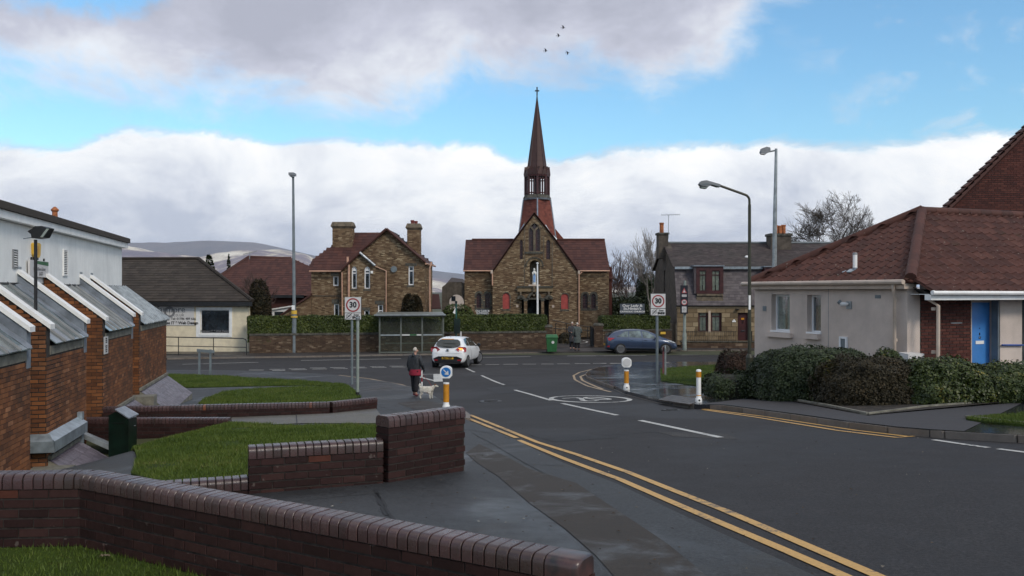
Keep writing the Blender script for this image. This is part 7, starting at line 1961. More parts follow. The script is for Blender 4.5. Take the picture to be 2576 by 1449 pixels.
m=MB(); m.plate(fr,ringp(cx,ff(760),.175),[ringp(cx,ff(760),.135)],.28,.285); m.build('red_ring',M['signpink'],t)
m=MB(); m.plate(fr,ringp(cx,ff(760),.135),[],.28,.283); m.build('speed_face',M['signwhite'],t)
text(t,'20',.17,Matrix.Translation((cx,Y-.286,ff(760))) @ FACE,M['ink'],bold=.006)
for v0,v1,s_ in ((741,746.5,'school'),(771,785.5,'Slow\nDown\nNow')):
    m=MB(); m.plate(fr,rect(cx-.14,cx+.14,ff(v1),ff(v0)),[],.28,.284); m.build('message_panel',M['signwhite'],t)
    text(t,s_,.085,Matrix.Translation((cx,Y-.285,ff((v0+v1)/2))) @ FACE,M['ink'])
# bollards
def bollard(label,u,vb,vt,kind,wpx):
    q=gp(u,vb,KH); Y=q.y; k=Y/F; t=thing('bollard',label,'bollard',q,'white and amber plastic bollards'); r=wpx*k/2; h=(vb-vt)*k; fr=front(Y)
    c=q
    m=MB(); m.lathe([(r*1.35,0),(r*1.35,.04),(r*1.25,h*.12),(r*.98,h*.15),(r*.98,h*.2)],c,18); m.build('base',M['white'],t,smooth=True)
    m=MB(); m.lathe([(.022,0),(.022,.012)],c+V(0,-r*1.33,h*.07),10,'Y'); m.build('fixing_hole',M['black'],t)
    if kind == 'disc' or kind == 'back':
        hb=h*.60 if kind == 'disc' else h*.58
        m=MB(); m.lathe([(r,h*.2),(r,hb)],c,18); m.build('amber_sleeve',M['orange'],t,smooth=True)
        m=MB(); m.lathe([(r*1.02,hb),(r*1.02,hb+.03)],c,18); m.build('collar',M['white'],t,smooth=True)
        W=r*2.0; cz=c.z+h-W*1.0; e=W
        out_=[(c.x-e*.98,cz-e*.62),(c.x-e*.62,cz-e*1.02),(c.x+e*.62,cz-e*1.02),(c.x+e*.98,cz-e*.62),(c.x+e*.98,cz+e*.35)]+[(c.x+e*.98*cos(a),cz+e*(.35+.65*sin(a))) for a in [pi*j/10 for j in range(1,10)]]+[(c.x-e*.98,cz+e*.35)]
        m=MB(); m.plate(fr,out_,[],-e*.75,e*.55); m.build('head',M['white'],t)
        if kind == 'disc':
            m=MB(); m.plate(fr,ringp(c.x,cz,e*.80),[],e*.55,e*.55+.006); m.build('blue_disc',M['signblue'],t)
            d=1/sqrt(2); A=lambda a,b: (c.x+e*.8*(a*d+b*d),cz+e*.8*(-a*d+b*d))
            m=MB(); m.plate(fr,[A(-.75,-.10),A(-.75,.10),A(.15,.10),A(.0,.42),A(.16,.52),A(.80,0),A(.16,-.52),A(.0,-.42),A(.15,-.10)],[],e*.55+.006,e*.55+.010); m.build('arrow',M['signwhite'],t)
        else:
            m=MB(); m.plate(fr,ringp(c.x,cz,e*.82),[],e*.55,e*.55+.012); m.build('back_disc',M['signwhite'],t)
    else:
        m=MB(); m.lathe([(r*.92,h*.2),(r*.92,h*.76)],c,18); m.build('white_sleeve',M['white'],t,smooth=True)
        m=MB(); m.lathe([(r*.96,h*.2),(r*.96,h*.225)],c,18); m.build('collar',M['orange'],t)
        m=MB(); m.lathe([(r,h*.76),(r,h*.93)],c,18); m.build('amber_sleeve',M['orange'],t,smooth=True)
        m=MB(); m.lathe([(r*1.03,h*.93),(r*1.03,h*.965),(r*.8,h*.99),(r*.3,h)],c,18); m.build('cap',M['white'],t,smooth=True)
bollard('bollard with a blue keep-right arrow disc behind the stepped brick wall',1122.5,1034,920.5,'disc',15)
bollard('amber bollard with a blank white rounded head on the far footway corner',1576,980,899.5,'back',12)
bollard('white bollard with an amber band and flat cap at the kerb',1757.5,1012,929,'plain',13)
# bus shelter
q0,q1=gp(955,889,KH),gp(1115,887.5,KH); q1.z=q0.z
t=thing('bus_shelter','grey-green glazed bus shelter seen from across the main road','bus shelter',q0)
su=(q1-q0).normalized(); sn=Vector((su.y,-su.x,0)); Ls=(q1-q0).length; fr=frame((q0.x,q0.y,0),su,sn); z0=q0.z; zt_=fz(797,q0.y)
for a in (0,Ls*.333,Ls*.667,Ls):
    m=MB(); m.fbox(fr,a-.045,a+.045,z0,zt_,-.05,.05); m.build('post',M['shelter'],t)
for a in (0,Ls):
    m=MB(); m.fbox(fr,a-.04,a+.04,z0,zt_,-1.3,-1.2); m.build('post',M['shelter'],t)
for k in range(3):
    a0,a1=Ls*k/3+.05,Ls*(k+1)/3-.05
    m=MB(); m.fbox(fr,a0,a1,z0+.10,zt_-.05,-.012,.0); m.build('pane',M['shelterglass'],t)
    m=MB(); m.fbox(fr,a0,a1,z0+1.02,z0+1.10,.01,.04); m.build('marker_rail',M['galv'] if k != 1 else M['signwhite'],t)
    m=MB(); m.fbox(fr,a0,a1,z0+.02,z0+.09,-.03,.03); m.build('bottom_rail',M['shelter'],t)
m=MB(); m.fbox(fr,Ls*.58-.4,Ls*.58,z0+1.03,z0+1.10,.04,.05); m.build('route_sticker',M['green'],t)
for a in (0,Ls):
    m=MB(); m.fbox(fr,a-.006,a+.006,z0+.1,zt_-.05,-1.2,-.05); m.build('end_pane',M['shelterglass'],t)
m=MB(); m.cube8([fr(-.15,zt_,.35),fr(Ls+.1,zt_,.35),fr(Ls+.1,zt_,-1.5),fr(-.15,zt_,-1.5),fr(-.32,zt_+.10,.42),fr(Ls+.12,zt_+.10,.42),fr(Ls+.05,zt_+.24,-1.5),fr(-.15,zt_+.24,-1.5)]); m.build('canopy',M['shelter'],t)
m=MB(); m.fbox(fr,-.32,Ls+.12,zt_+.08,zt_+.15,.42,.46); m.build('gutter',M['galv'],t)
m=MB(); m.fbox(fr,.3,Ls-.3,z0+.50,z0+.55,-1.05,-.75); m.build('bench',M['shelter'],t)
# bus stop pole and timetable case
q=gp(1147.5,884,KH); Y=q.y; t=thing('bus_stop_pole','dark teal bus stop pole with a timetable case and small white flag','bus stop',q)
pole(t,[q,P(1147.5,757,Y)],[.055,.055],M['teal'],'pole'); m=MB(); m.lathe([(.075,0),(.075,.12)],P(1147.5,763,Y),10); m.build('pole_cap',M['black'],t)
m=MB(); m.box(fx(1142,Y),fx(1158,Y),Y-.12,Y-.04,fz(838,Y),fz(802,Y)); m.build('timetable_case',M['darkgreen'],t)
m=MB(); m.slab([P(1145.5,774,Y-.04),P(1145.5,790,Y-.04),P(1139,787,Y-.04)],(0,.02,0)); m.build('flag',M['white'],t)
m=MB(); m.box(fx(1158,Y),fx(1161.5,Y),Y-.1,Y,fz(849,Y),fz(834,Y)); m.build('latch_box',M['signwhite'],t)
# wheelie bin
q=gp(1388,886.5,KH); Y=q.y; k=Y/F; t=thing('wheelie_bin','green wheelie bin with a white emblem at the left gate pier','bin',q)
w0,w1,hb=11.5*k,14*k,45*k
m=MB(); m.cube8([(q.x-w0,Y-w0,q.z+.06),(q.x+w0,Y-w0,q.z+.06),(q.x+w0,Y+w0,q.z+.06),(q.x-w0,Y+w0,q.z+.06),(q.x-w1,Y-w1,q.z+hb*.8),(q.x+w1,Y-w1,q.z+hb*.8),(q.x+w1,Y+w1,q.z+hb*.8),(q.x-w1,Y+w1,q.z+hb*.8)]); m.build('body',M['green'],t)
zz=q.z+hb*.8; m=MB(); m.box(q.x-w1*1.08,q.x+w1*1.08,Y-w1*1.08,Y+w1*1.08,zz+.002,zz+hb*.07)
m.add([(q.x-w1*1.08,Y-w1*1.08,zz+hb*.07),(q.x+w1*1.08,Y-w1*1.08,zz+hb*.07),(q.x+w1*1.0,Y+w1,zz+hb*.2),(q.x-w1,Y+w1,zz+hb*.2),(q.x-w1*.9,Y-w1*.3,zz+hb*.19),(q.x+w1*.9,Y-w1*.3,zz+hb*.19)],[(0,1,5,4),(4,5,2,3),(0,4,3),(1,2,5)]); m.build('lid',M['green'],t)
m=MB(); m.plate(front(Y-w1*.93),ringp(q.x+w0*.2,q.z+hb*.58,.085,14),[],0,.012); m.build('emblem',M['signwhite'],t)
for s_ in (-1,1):
    m=MB(); m.lathe([(.10,-.025),(.10,.025)],(q.x+s_*w0,Y+w0,q.z+.10),14,'X'); m.build('wheel',M['tyre'],t)
m=MB(); m.tube([(q.x-w1*.7,Y+w1*1.2,zz+.03),(q.x+w1*.7,Y+w1*1.2,zz+.03)],.018,6); m.build('handle',M['green'],t)
# litter bin on a post by the library
q=gp(298,1172,0.0); q=V(fx(297,15.6),15.6,G(fx(297,15.6),15.6)+KH); Y=q.y; k=Y/F
t=thing('litter_bin','dark green post-mounted litter bin with a sloping metal lid near the brick bays','litter bin',q)
zb,zt_=fz(1157,Y),fz(1048,Y); x0,x1,x2=fx(273,Y),fx(323,Y),fx(344,Y+.42)
m=MB(); m.tube([V(fx(297,Y),Y+.15,q.z-.1),V(fx(297,Y),Y+.15,zb)],.06,10); m.build('post',M['black'],t)
m=MB(); pz=fz(1034,Y)
m.add([(x0,Y,zb),(x1,Y,zb),(x2,Y+.42,zb),(x0+(x2-x1),Y+.42,zb),(x0,Y,zt_+.02),(x1-.0,Y,zt_-.06),(x2,Y+.42,zt_-.06),(x0+(x2-x1),Y+.42,zt_+.02),((x0+x1)/2-.03,Y,pz),((x0+x1)/2-.03+(x2-x1),Y+.42,pz)],
      [(0,3,2,1),(0,1,5,8,4),(1,2,6,5),(2,3,7,9,6),(3,0,4,7),(4,8,9,7),(8,5,6,9)]); m.build('body',M['darkgreen'],t)
m=MB(); xm=(x0+x1)/2-.03; m.slab([(xm-.02,Y-.03,pz+.02),(x1+.02,Y-.03,zt_-.04),(x2+.03,Y+.43,zt_-.03),(xm+(x2-x1)-.02,Y+.43,pz+.02)],(0,0,.02)); m.build('lid',M['zinc'],t)
m=MB(); m.box(x0+.05,x1-.06,Y-.012,Y-.002,zt_-.12,zt_-.11); m.build('door_seam',M['black'],t)
m=MB(); m.lathe([(.012,0),(.012,.03)],(x1+.06,Y+.10,zt_-.18),8,'X'); m.build('lock',M['chrome'],t)
m=MB(); xa,xb=fx(268,Y),fx(360,Y); m.box(xa,xb,Y-.25,Y+.8,q.z-.1,q.z+.02); m.build('concrete_base',M['concrete'],t)
# floodlight on a pole among the library roofs
Y=15.2; t=thing('floodlight','black slatted floodlight on a dark pole in front of the white wall','floodlight',P(90,733,Y)+V(0,0,-.4))
m=MB(); m.tube([P(90,745,Y)+V(0,0,-.3),P(89.5,603,Y)],.028,8); m.build('pole',M['black'],t)
m=MB(); hd=[P(78.5,583,Y),P(90,576,Y),P(97,570.5,Y),P(113,569.5,Y),P(128,574.5,Y),P(116,598,Y),P(96,600.5,Y),P(89,600,Y),P(87,590,Y)]; m.slab([p+V(0,-.12,0) for p in hd],(0,.24,0)); m.build('lamp_housing',M['black'],t)
for i in range(7):
    s_=i/7; m=MB(); a=P(102+16*s_,597-22*s_,Y-.13); m.slab([a,a+V(.045,0,.004),a+V(.045,0,.022),a+V(0,0,.020)],(0,.01,0)); m.build('lamp_cell',M['palepole'],t)
m=MB(); m.tube([P(88,588,Y),P(82,597,Y),P(68,599,Y),P(59,600.5,Y+.2)],.008,5); m.build('cable',M['greypole'],t)
# black tubular handrail in front of the office
t=thing('handrail','black tubular handrail in front of the cream office','railing',gp(520,893,KH))
za=[gp(u_,893.5-(u_-420)*.004,KH) for u_ in (390,432,505,602)]; Yh_=za[0].y
z0=H-3.6; zt_=fz(847,Yh_)
top=[V(fx(380,Yh_),Yh_,zt_),V(fx(611,Yh_),Yh_,zt_-.10),V(fx(618,Yh_),Yh_,zt_-.16),V(fx(620,Yh_),Yh_,zt_-.28),V(fx(620,Yh_),Yh_,z0-.1)]
m=MB(); m.tube(top,.028,8); m.build('top_rail',M['black_rail'],t,smooth=True)
for dz in (.50,.98):
    m=MB(); m.tube([V(fx(380,Yh_),Yh_,zt_-dz),V(fx(620,Yh_),Yh_,zt_-dz-.10)],.022,8); m.build('rail',M['black_rail'],t)
for u_ in (449,537):
    m=MB(); m.tube([V(fx(u_,Yh_),Yh_,z0-.1),V(fx(u_,Yh_),Yh_,zt_-.03)],.025,8); m.build('post',M['black_rail'],t)
# street name plates
q0,q1=gp(501.5,943,KH+.03),gp(524.5,944.5,KH+.03); Y=q0.y; t=thing('street_name_sign','low grey street name plate on two posts on the left grass','sign',q0)
for q in (q0,q1):
    m=MB(); m.box(q.x-.04,q.x+.04,Y-.03,Y+.03,q0.z-.1,fz(879,Y)); m.build('post',M['greypole'],t)
m=MB(); m.cube8([P(495,885,Y-.05),P(539.5,888.5,Y-.05),P(539.5,888.5,Y-.02),P(495,885,Y-.02),P(495,877.5,Y-.05),P(539.5,881,Y-.05),P(539.5,881,Y-.02),P(495,877.5,Y-.02)]); m.build('plate',M['greypole'],t)
q0,q1=gp(1674,944,KH+.03),gp(1681.5,945,KH+.03); t=thing('street_name_sign','edge-on street name plate with a rusty post on the right grass corner','sign',q0); Y=q0.y
for q,mt in ((q0,'galv'),(V(q1.x,Y+.7,q1.z),'terracotta')):
    m=MB(); m.box(q.x-.03,q.x+.03,q.y-.03,q.y+.03,q0.z-.1,fz(876,Y)); m.build('post',M[mt] if mt == 'galv' else M['maroon_bar'],t)
m=MB(); m.slab([V(fx(1671,Y),Y-.2,fz(884,Y)),V(fx(1683,Y),Y+.9,fz(882,Y)),V(fx(1683,Y),Y+.9,fz(873,Y)),V(fx(1671,Y),Y-.2,fz(875,Y))],(.03,0,0)); m.build('plate',M['galv'],t)
# church name boards
def church_board(label,u0,u1,v0,v1,Y,s_=1.0,z0=H-3.5):
    t=thing('church_name_board',label,'sign',(fx((u0+u1)/2,Y),Y,z0),'church name boards'); fr=front(Y); k=Y/F
    m=MB(); m.fbox(fr,fx(u0,Y),fx(u1,Y),fz(v1,Y),fz(v0,Y),0,.05); m.build('board',M['slatesign'],t)
    for u_ in (u0+(u1-u0)*.2,u1-(u1-u0)*.2):
        m=MB(); m.tube([V(fx(u_,Y),Y+.04,z0),V(fx(u_,Y),Y+.04,fz(v1,Y))],.04,6); m.build('post',M['greypole'],t)
    uc=(u0+u1)/2; hh=v1-v0; W_=u1-u0
    for txt,f,sz in (("Our Lady &",.20,.27),("St.Ninian's",.50,.27),("CATHOLIC CHURCH",.80,.17)):
        text(t,txt,sz*hh*k*1.25,Matrix.Translation((fx(uc,Y),Y-.055,fz(v0+hh*f,Y))) @ FACE,M['signwhite'],bold=.008*s_,sx=1.25)
church_board('dark church name board with white lettering above the right-hand hedge',1559.5,1621.5,764,789,57.5)
church_board('small dark church name board low beside the left church windows',1199.5,1228,778.5,796,62,.7)
# railings in front of the cottage, on a low stone wall
q0,q1=gp(1714,874,KH),gp(1940,874,KH); Y=55.6; zw=fz(861,Y)
t=thing('cottage_railing','ornate black iron railing on a low stone wall before the cottage','railing',V(fx(1714,Y),Y,H-3.6)); fr=front(Y)
m=MB(); m.fbox(fr,fx(1714,Y),fx(1903,Y),H-3.8,zw,-.3,-.004); lw=m.build('low_wall',M['stone_mortar'],t)
bricks(lw,(0,Y,0),(1,0,0),(0,-1,0),[rect(fx(1714,Y),fx(1903,Y),H-3.65,zw)],M['gardenbrick'],L=.45,Hc=.17,proud=.02,rough=.02)
m=MB(); m.fbox(fr,fx(1712,Y),fx(1905,Y),zw,zw+.06,-.34,.05); m.build('coping_stone',M['greystone'],t)
zr=fz(833,Y)
M['rail_iron']=M['black_rail']
xa,xb=fx(1714,Y),fx(1854,Y)
for zz in (zr-.06,zw+.14):
    m=MB(); m.tube([V(xa,Y+.15,zz),V(xb,Y+.15,zz)],.014,5); m.build('rail',M['black_rail'],t)
n_=26
for i in range(n_):
    x=xa+(xb-xa)*(i+.5)/n_; m=MB(); big_=i in (2,6,7,22,23)
    m.tube([V(x,Y+.15,zw),V(x,Y+.15,zr+(.12 if big_ else 0))],.016 if big_ else .010,5)
    m.build('baluster',M['black_rail'],t)
    if i % 2 == 0:
        m=MB(); m.tube([V(x-.09,Y+.15,zw+.3),V(x-.03,Y+.15,zw+.42),V(x+.04,Y+.15,zw+.30),V(x+.09,Y+.15,zr-.06)],.008,4); m.build('scroll',M['black_rail'],t)
for u_ in (1889,1893):
    m=MB(); m.tube([V(fx(u_,Y),Y+.15,H-3.5),V(fx(u_,Y),Y+.15,fz(834,Y))],.03,5); m.build('gate_bar',M['black_rail'],t)
# ramp handrails and dark gate at the church entrance
t=thing('ramp_handrail','thin black ramp handrail in the church forecourt','railing',P(1450,860,61))
Y=61
for pts in ([(1390,805),(1420,812),(1440,817),(1492,823)],[(1398,812),(1398,838)],[(1392,826),(1492,832)],[(1425,814),(1425,838)],[(1448,819),(1448,850)],[(1478,822),(1478,852)],[(1402,812),(1398,816),(1397,845)]):
    m=MB(); m.tube([P(u_,v_,Y) for u_,v_ in pts],.028,6); m.build('rail',M['black_rail'],t)
gt=thing('iron_gate','open dark gate leaf against the right gate pier','gate',P(1492,872,57)); Y=56.5
for i in range(9):
    m=MB(); m.tube([V(fx(1494,Y)-.1,Y+.2+i*.16,H-3.55),V(fx(1494,Y)-.1,Y+.2+i*.16,fz(822,Y))],.03,5); m.build('bar',M['black_rail'],gt)
m=MB(); m.box(fx(1486,Y),fx(1494,Y),Y+.05,Y+.2,H-3.55,fz(826,Y)); m.build('gate_post',M['black_rail'],gt)
# forecourt: drive and white edging
dv=sheet('driveway',[(fx(1392,55),55.5),(fx(1494,56),56),(fx(1510,64),65.5),(fx(1380,64),65.5)],KH+.02,M['pave2'],2.0)
m=MB(); ed=[gp(1362+36,866,KH+.03),gp(1450,865.5,KH+.03),gp(1474,863,KH+.03),gp(1478,860,KH+.03),gp(1466,857,KH+.03),gp(1452,857,KH+.03)]
strip(m,[(p.x,p.y) for p in ed],.12,KH+.05); m.build('driveway_edging',M['white_line'],dv,fixn=False)
lawn([],6000,.08,h=KH+.02,world_pts=[(-19,55.2),(2.5,57),(2.2,65.3),(-19,66)],label='grass of the church garden behind the long hedge')

# ================================================================== CARS
def car(name,label,loc,yaw,L,Wd,prof,roof,wheels,paint,rear,side_windows,group=None,scale=1.0,steer=0.0,rear_glass=None,detail=None,glass='carglass'):
    """car body lofted through stations; prof: (x, z_low, z_belt, z_top, half width at belt, half width at top)"""
    t=thing(name,label,'car',loc,group,rz=yaw,scale=scale)
    m=MB(); secs=[]
    for x,zl,zb,zt,wb,wt in prof:
        half=[(0,zl),(wb*.80,zl),(wb*.96,zl+(zb-zl)*.16),(wb*1.0,zl+(zb-zl)*.45),(wb*.985,zb-(zb-zl)*.22),(wb*.945,zb-.02),(wb*.90,zb+.012),(wt+(wb*.90-wt)*.5,zb+(zt-zb)*.52),(wt,zt-(zt-zb)*.10),(wt*.80,zt-(zt-zb)*.015),(wt*.4,zt),(0,zt+.003)]
        ring=half+[(-a,b) for a,b in reversed(half[1:-1])]
        secs.append([(x,a,b) for a,b in ring])
    n=len(secs[0])
    for s in secs: m.v += s
    for j in range(len(secs)-1):
        m.f += [(j*n+i,j*n+(i+1) % n,(j+1)*n+(i+1) % n,(j+1)*n+i) for i in range(n)]
    m.f += [tuple(reversed(range(n))),tuple((len(secs)-1)*n+i for i in range(n))]; m.m=[0]*len(m.f)
    b=m.build('body',paint,t,smooth=True)
    sd=b.modifiers.new('smooth','SUBSURF'); sd.levels=1; sd.render_levels=1
    def prof_at(x):
        for p,q in zip(prof,prof[1:]):
            if x <= q[0]:
                f=(x-p[0])/(q[0]-p[0]); return [p[i]+(q[i]-p[i])*f for i in range(6)]
        return prof[-1]
    def side_pt(x,s,f,out=.012):
        _,zl,zb,zt,wb,wt=prof_at(x); k=f; w0=wb*.90; 
        return V(x,s*(w0+(wt-w0)*k+out*1.0),zb+.012+(zt-(zt-zb)*.10-zb)*k)
    for s in (-1,1):
        for poly in side_windows:
            g=MB(); pts=[side_pt(x,s,f) for x,f in poly]; g.slab(pts,(0,-s*.02,0)); g.build('side_window',M[glass],t)
    for poly,nm,mt in rear: 
        g=MB(); g.slab([Vector(p) for p in poly],(.02 if poly[0][0] < L/2 else-.02,0,0)); g.build(nm,mt,t)
    R,ww=wheels['r'],wheels['w']
    for x in wheels['x']:
        for s in (-1,1):
            yc=s*(Wd/2-ww/2-.01)
            a=MB(); a.lathe([(R*1.14,-ww*.4),(R*1.14,ww*.62)],(x,s*(Wd/2-ww*.62-.004),R+.01),24,'Y'); a.build('wheel_arch',M['tyre'],t)
            w_=bpy.data.objects.new('wheel',None); COL.objects.link(w_); w_.parent=t; w_.location=(x,yc+s*.02,R); w_.rotation_euler=(0,0,steer if x > L/2 else 0); ORG[w_.name]=V(0,0,0)
            g=MB(); g.lathe([(R*.66,-ww/2),(R*.94,-ww/2),(R,-ww*.36),(R,ww*.36),(R*.94,ww/2),(R*.66,ww/2)],(0,0,0),24,'Y'); g.build('tyre',M['tyre'],w_,smooth=True)
            g=MB(); y_=s*ww*.42
            g.lathe([(R*.70,-.02),(R*.70,.02),(R*.62,.02),(R*.62,-.02)],(0,y_,0),24,'Y')
            for k in range(wheels.get('sp',7)):
                a_=2*pi*k/wheels.get('sp',7); d_=V(cos(a_),0,sin(a_)); p_=V(-sin(a_),0,cos(a_))
                g.cube8([V(0,y_-.012,0)+d_*R*.1-p_*.022,V(0,y_-.012,0)+d_*R*.66-p_*.028,V(0,y_-.012,0)+d_*R*.66+p_*.028,V(0,y_-.012,0)+d_*R*.1+p_*.022,V(0,y_+.012,0)+d_*R*.1-p_*.022,V(0,y_+.012,0)+d_*R*.66-p_*.028,V(0,y_+.012,0)+d_*R*.66+p_*.028,V(0,y_+.012,0)+d_*R*.1+p_*.022])
            g.lathe([(R*.16,-.025),(R*.16,.025)],(0,y_,0),12,'Y'); g.build('rim',M['alloy'],w_)
    for s in (-1,1):
        mx=wheels['x'][1]-.62; _,zl,zb,zt,wb,wt=prof_at(mx); g=MB()
        g.lathe([(.02,-.07),(.085,-.05),(.095,.0),(.08,.06),(.02,.075)],(mx,s*(wb+.10),zb+.07),10,'X'); o=g.build('door_mirror',paint if detail == 'blue' else M['black'],t,smooth=True)
        g=MB(); g.tube([(mx,s*wb*.9,zb+.01),(mx,s*(wb+.06),zb+.05)],.02,5); g.build('mirror_stalk',M['black'],t)
    return t
# white supermini turning out of the side road: rear view
Wd=1.72; L=3.99
prof=[(0.00,.32,.62,.70,.60,.52),(.04,.24,.80,.86,.76,.66),(.14,.20,.95,1.02,.83,.66),(.34,.19,.99,1.30,.855,.60),(.58,.19,1.00,1.415,.86,.56),(1.1,.19,.97,1.455,.86,.57),(1.9,.19,.93,1.45,.86,.58),(2.45,.19,.91,1.33,.86,.60),(2.95,.20,.90,1.04,.86,.66),(3.35,.21,.84,.94,.85,.66),(3.75,.24,.70,.78,.80,.58),(3.95,.30,.52,.60,.66,.45)]
rear=[([(-.012+.02,y,z) for y,z in ()],'',None)] if False else []
def rear_panel(pts,off=0.0): return [(x-off,y,z) for x,y,z in pts]
gw_=[(.135,-.54,1.05),(.145,-.60,1.10),(.26,-.555,1.27),(.345,-.42,1.355),(.36,0,1.375),(.345,.42,1.355),(.26,.555,1.27),(.145,.60,1.10),(.135,.54,1.05),(.10,.30,1.00),(.09,0,.985),(.10,-.30,1.00)]
gw_=[(x-.045,y,z) for x,y,z in gw_]
rearp=[(gw_,'rear_window',M['carglass']),
  ([(.015,-.30,1.372),(.015,.30,1.372),(.03,.30,1.40),(.03,-.30,1.40)],'brake_light',M['orange']),
  ([(-.02,-.28,.55),(-.02,.28,.55),(-.02,.28,.435),(-.02,-.28,.435)],'number_plate',M['plate']),
  ([(-.005,-.70,.47),(-.03,-.45,.57),(-.03,.45,.57),(-.005,.70,.47),(.0,.62,.26),(-.01,-.62,.26)],'bumper_insert',M['black'])]
for s in (-1,1):
    rearp.append(([(.012,s*.38,.90),(.035,s*.56,1.02),(.10,s*.82,1.01),(.17,s*.875,.96),(.15,s*.865,.80),(.10,s*.845,.78),(.02,s*.52,.79)],'tail_light',M['taillight']))
    rearp.append(([(-.035,s*.48,.42),(-.035,s*.66,.42),(-.02,s*.66,.36),(-.035,s*.48,.36)],'fog_light',M['taillight']))
q=gp(1124,928,0); q.z=G(q.x,q.y)
wc=car('white_hatchback','white three-door hatchback turning at the junction, seen from behind',(q.x,q.y+.55,G(q.x,q.y+1.5)),radians(90-10),L,Wd,prof,None,dict(x=(.62,3.19),r=.31,w=.20,sp=6),M['carwhite'],rearp,
   [[(.72,.10),(.62,.45),(.80,.88),(1.25,.95),(1.25,.08)],[(1.32,.06),(1.32,.95),(2.2,.95),(2.62,.35),(2.72,.02)]],steer=radians(-24))
o=text(wc,'SE64 WMT',.098,Matrix.Translation((-.042,0,.492)) @ Matrix.Rotation(radians(-90),4,'Z') @ FACE,M['ink'],bold=.003,sx=1.02)
for y0,y1,z0_,z1_,mt in ((-.62,-.50,.88,.96,'braking'),):
    g=MB(); g.slab([(.005,y0,z0_),(.02,y0-.1,z0_+.01),(.02,y0-.1,z1_-.01),(.02,y1,z1_)],(.03,0,0)); g.build('lit_indicator',M[mt],wc)
g=MB(); g.lathe([(.075,0),(.075,.02),(.05,.025)],(0,0,0),16,'X'); g.v=[(-.005-p[0],p[1],.88+p[2]*.55) for p in g.v]; g.build('badge',M['chrome'],wc)
g=MB(); g.slab([(-.012,-.07,.82),(-.012,.07,.82),(-.012,.07,.80),(-.012,-.07,.80)],(.01,0,0)); g.build('badge_strip',M['inkgrey'],wc)
g=MB(); g.tube([(.05,-.22,1.01),(.075,.25,1.04)],.014,5); g.build('rear_wiper',M['black'],wc)
g=MB(); g.tube([(.62,0,1.43),(.50,0,1.56)],.008,4); g.build('aerial',M['black'],wc)
g=MB(); g.tube([(.10,.72,.62),(.02,.66,.72),(-.0,-.66,.72),(.10,-.72,.62)],.004,4); g.build('boot_seam',M['inkgrey'],wc)
for s in (-1,1):
    g=MB(); g.tube([(1.30,s*.872,.30),(1.29,s*.872,.62),(1.30,s*.83,.93)],.004,4); g.build('door_seam',M['inkgrey'],wc)
    g=MB(); g.tube([(1.42,s*.865,.80),(1.60,s*.865,.80)],.014,5); g.build('door_handle',M['carwhite'],wc)
# blue hatchback, side on, facing right
Wd=1.78; L=4.30
prof=[(0.00,.34,.60,.68,.60,.50),(.04,.26,.84,.92,.78,.66),(.14,.22,.99,1.06,.85,.68),(.40,.20,1.02,1.26,.88,.63),(.75,.20,1.00,1.40,.885,.60),(1.3,.20,.97,1.465,.89,.60),(2.0,.20,.94,1.47,.89,.61),(2.55,.20,.91,1.38,.89,.62),(3.05,.21,.89,1.13,.89,.68),(3.35,.21,.87,.98,.88,.72),(3.80,.22,.76,.86,.86,.66),(4.15,.25,.60,.68,.76,.52),(4.28,.32,.48,.54,.58,.40)]
rearp=[([(.075,-.56,1.08),(.24,-.50,1.27),(.26,.50,1.27),(.075,.56,1.08)],'rear_window',M['carglass']),
  ([(-.02,-.26,.60),(-.02,.26,.60),(-.02,.26,.49),(-.02,-.26,.49)],'number_plate',M['plate'])]
q=gp(1561,891,0)
bc=car('blue_hatchback','slate blue five-door hatchback on the main road before the cottage',(q.x-.86,q.y+.75,H-3.70),radians(1.0),L,Wd,prof,None,dict(x=(.84,3.49),r=.325,w=.21,sp=10),M['carblue'],rearp,
   [[(.62,.06),(.80,.34),(1.10,.78),(1.30,.84),(1.30,.04)],[(1.36,.04),(1.36,.85),(2.02,.90),(2.10,.04)],[(2.18,.04),(2.12,.90),(2.42,.88),(2.98,.35),(3.12,.02)]],detail='blue',glass='carglass_clear')
for s in (-1,1):
    g=MB(); g.slab([(.10,s*.80,.98),(.50,s*.905,.96),(.38,s*.905,.90),(.22,s*.90,.80),(.10,s*.84,.84)],(0,-s*.05,0)); g.build('tail_light',M['taillight'],bc)
    g=MB(); g.slab([(3.55,s*.865,.84),(3.85,s*.835,.79),(4.12,s*.755,.66),(4.0,s*.80,.66),(3.75,s*.865,.74)],(0,-s*.05,0)); g.build('headlight',M['headlight'],bc)
    g=MB(); g.slab([(.06,s*.80,.50),(.20,s*.87,.52),(.20,s*.87,.42),(.06,s*.80,.42)],(0,-s*.04,0)); g.build('fog_light',M['taillight'],bc)
    for x,xt in ((1.33,1.30),(2.14,2.10)):
        g=MB(); g.tube([(x,s*.90,.30),(x,s*.905,.60),(xt,s*.85,.95)],.005,4); g.build('door_seam',M['black'],bc)
    for x in (1.42,2.22):
        g=MB(); g.tube([(x,s*.895,.84),(x+.18,s*.895,.83)],.014,5); g.build('door_handle',M['carblue'],bc)
    g=MB(); g.tube([(.6,s*.895,.40),(2.9,s*.895,.36),(3.05,s*.89,.36)],.012,5); g.build('sill_line',M['carblue'],bc)

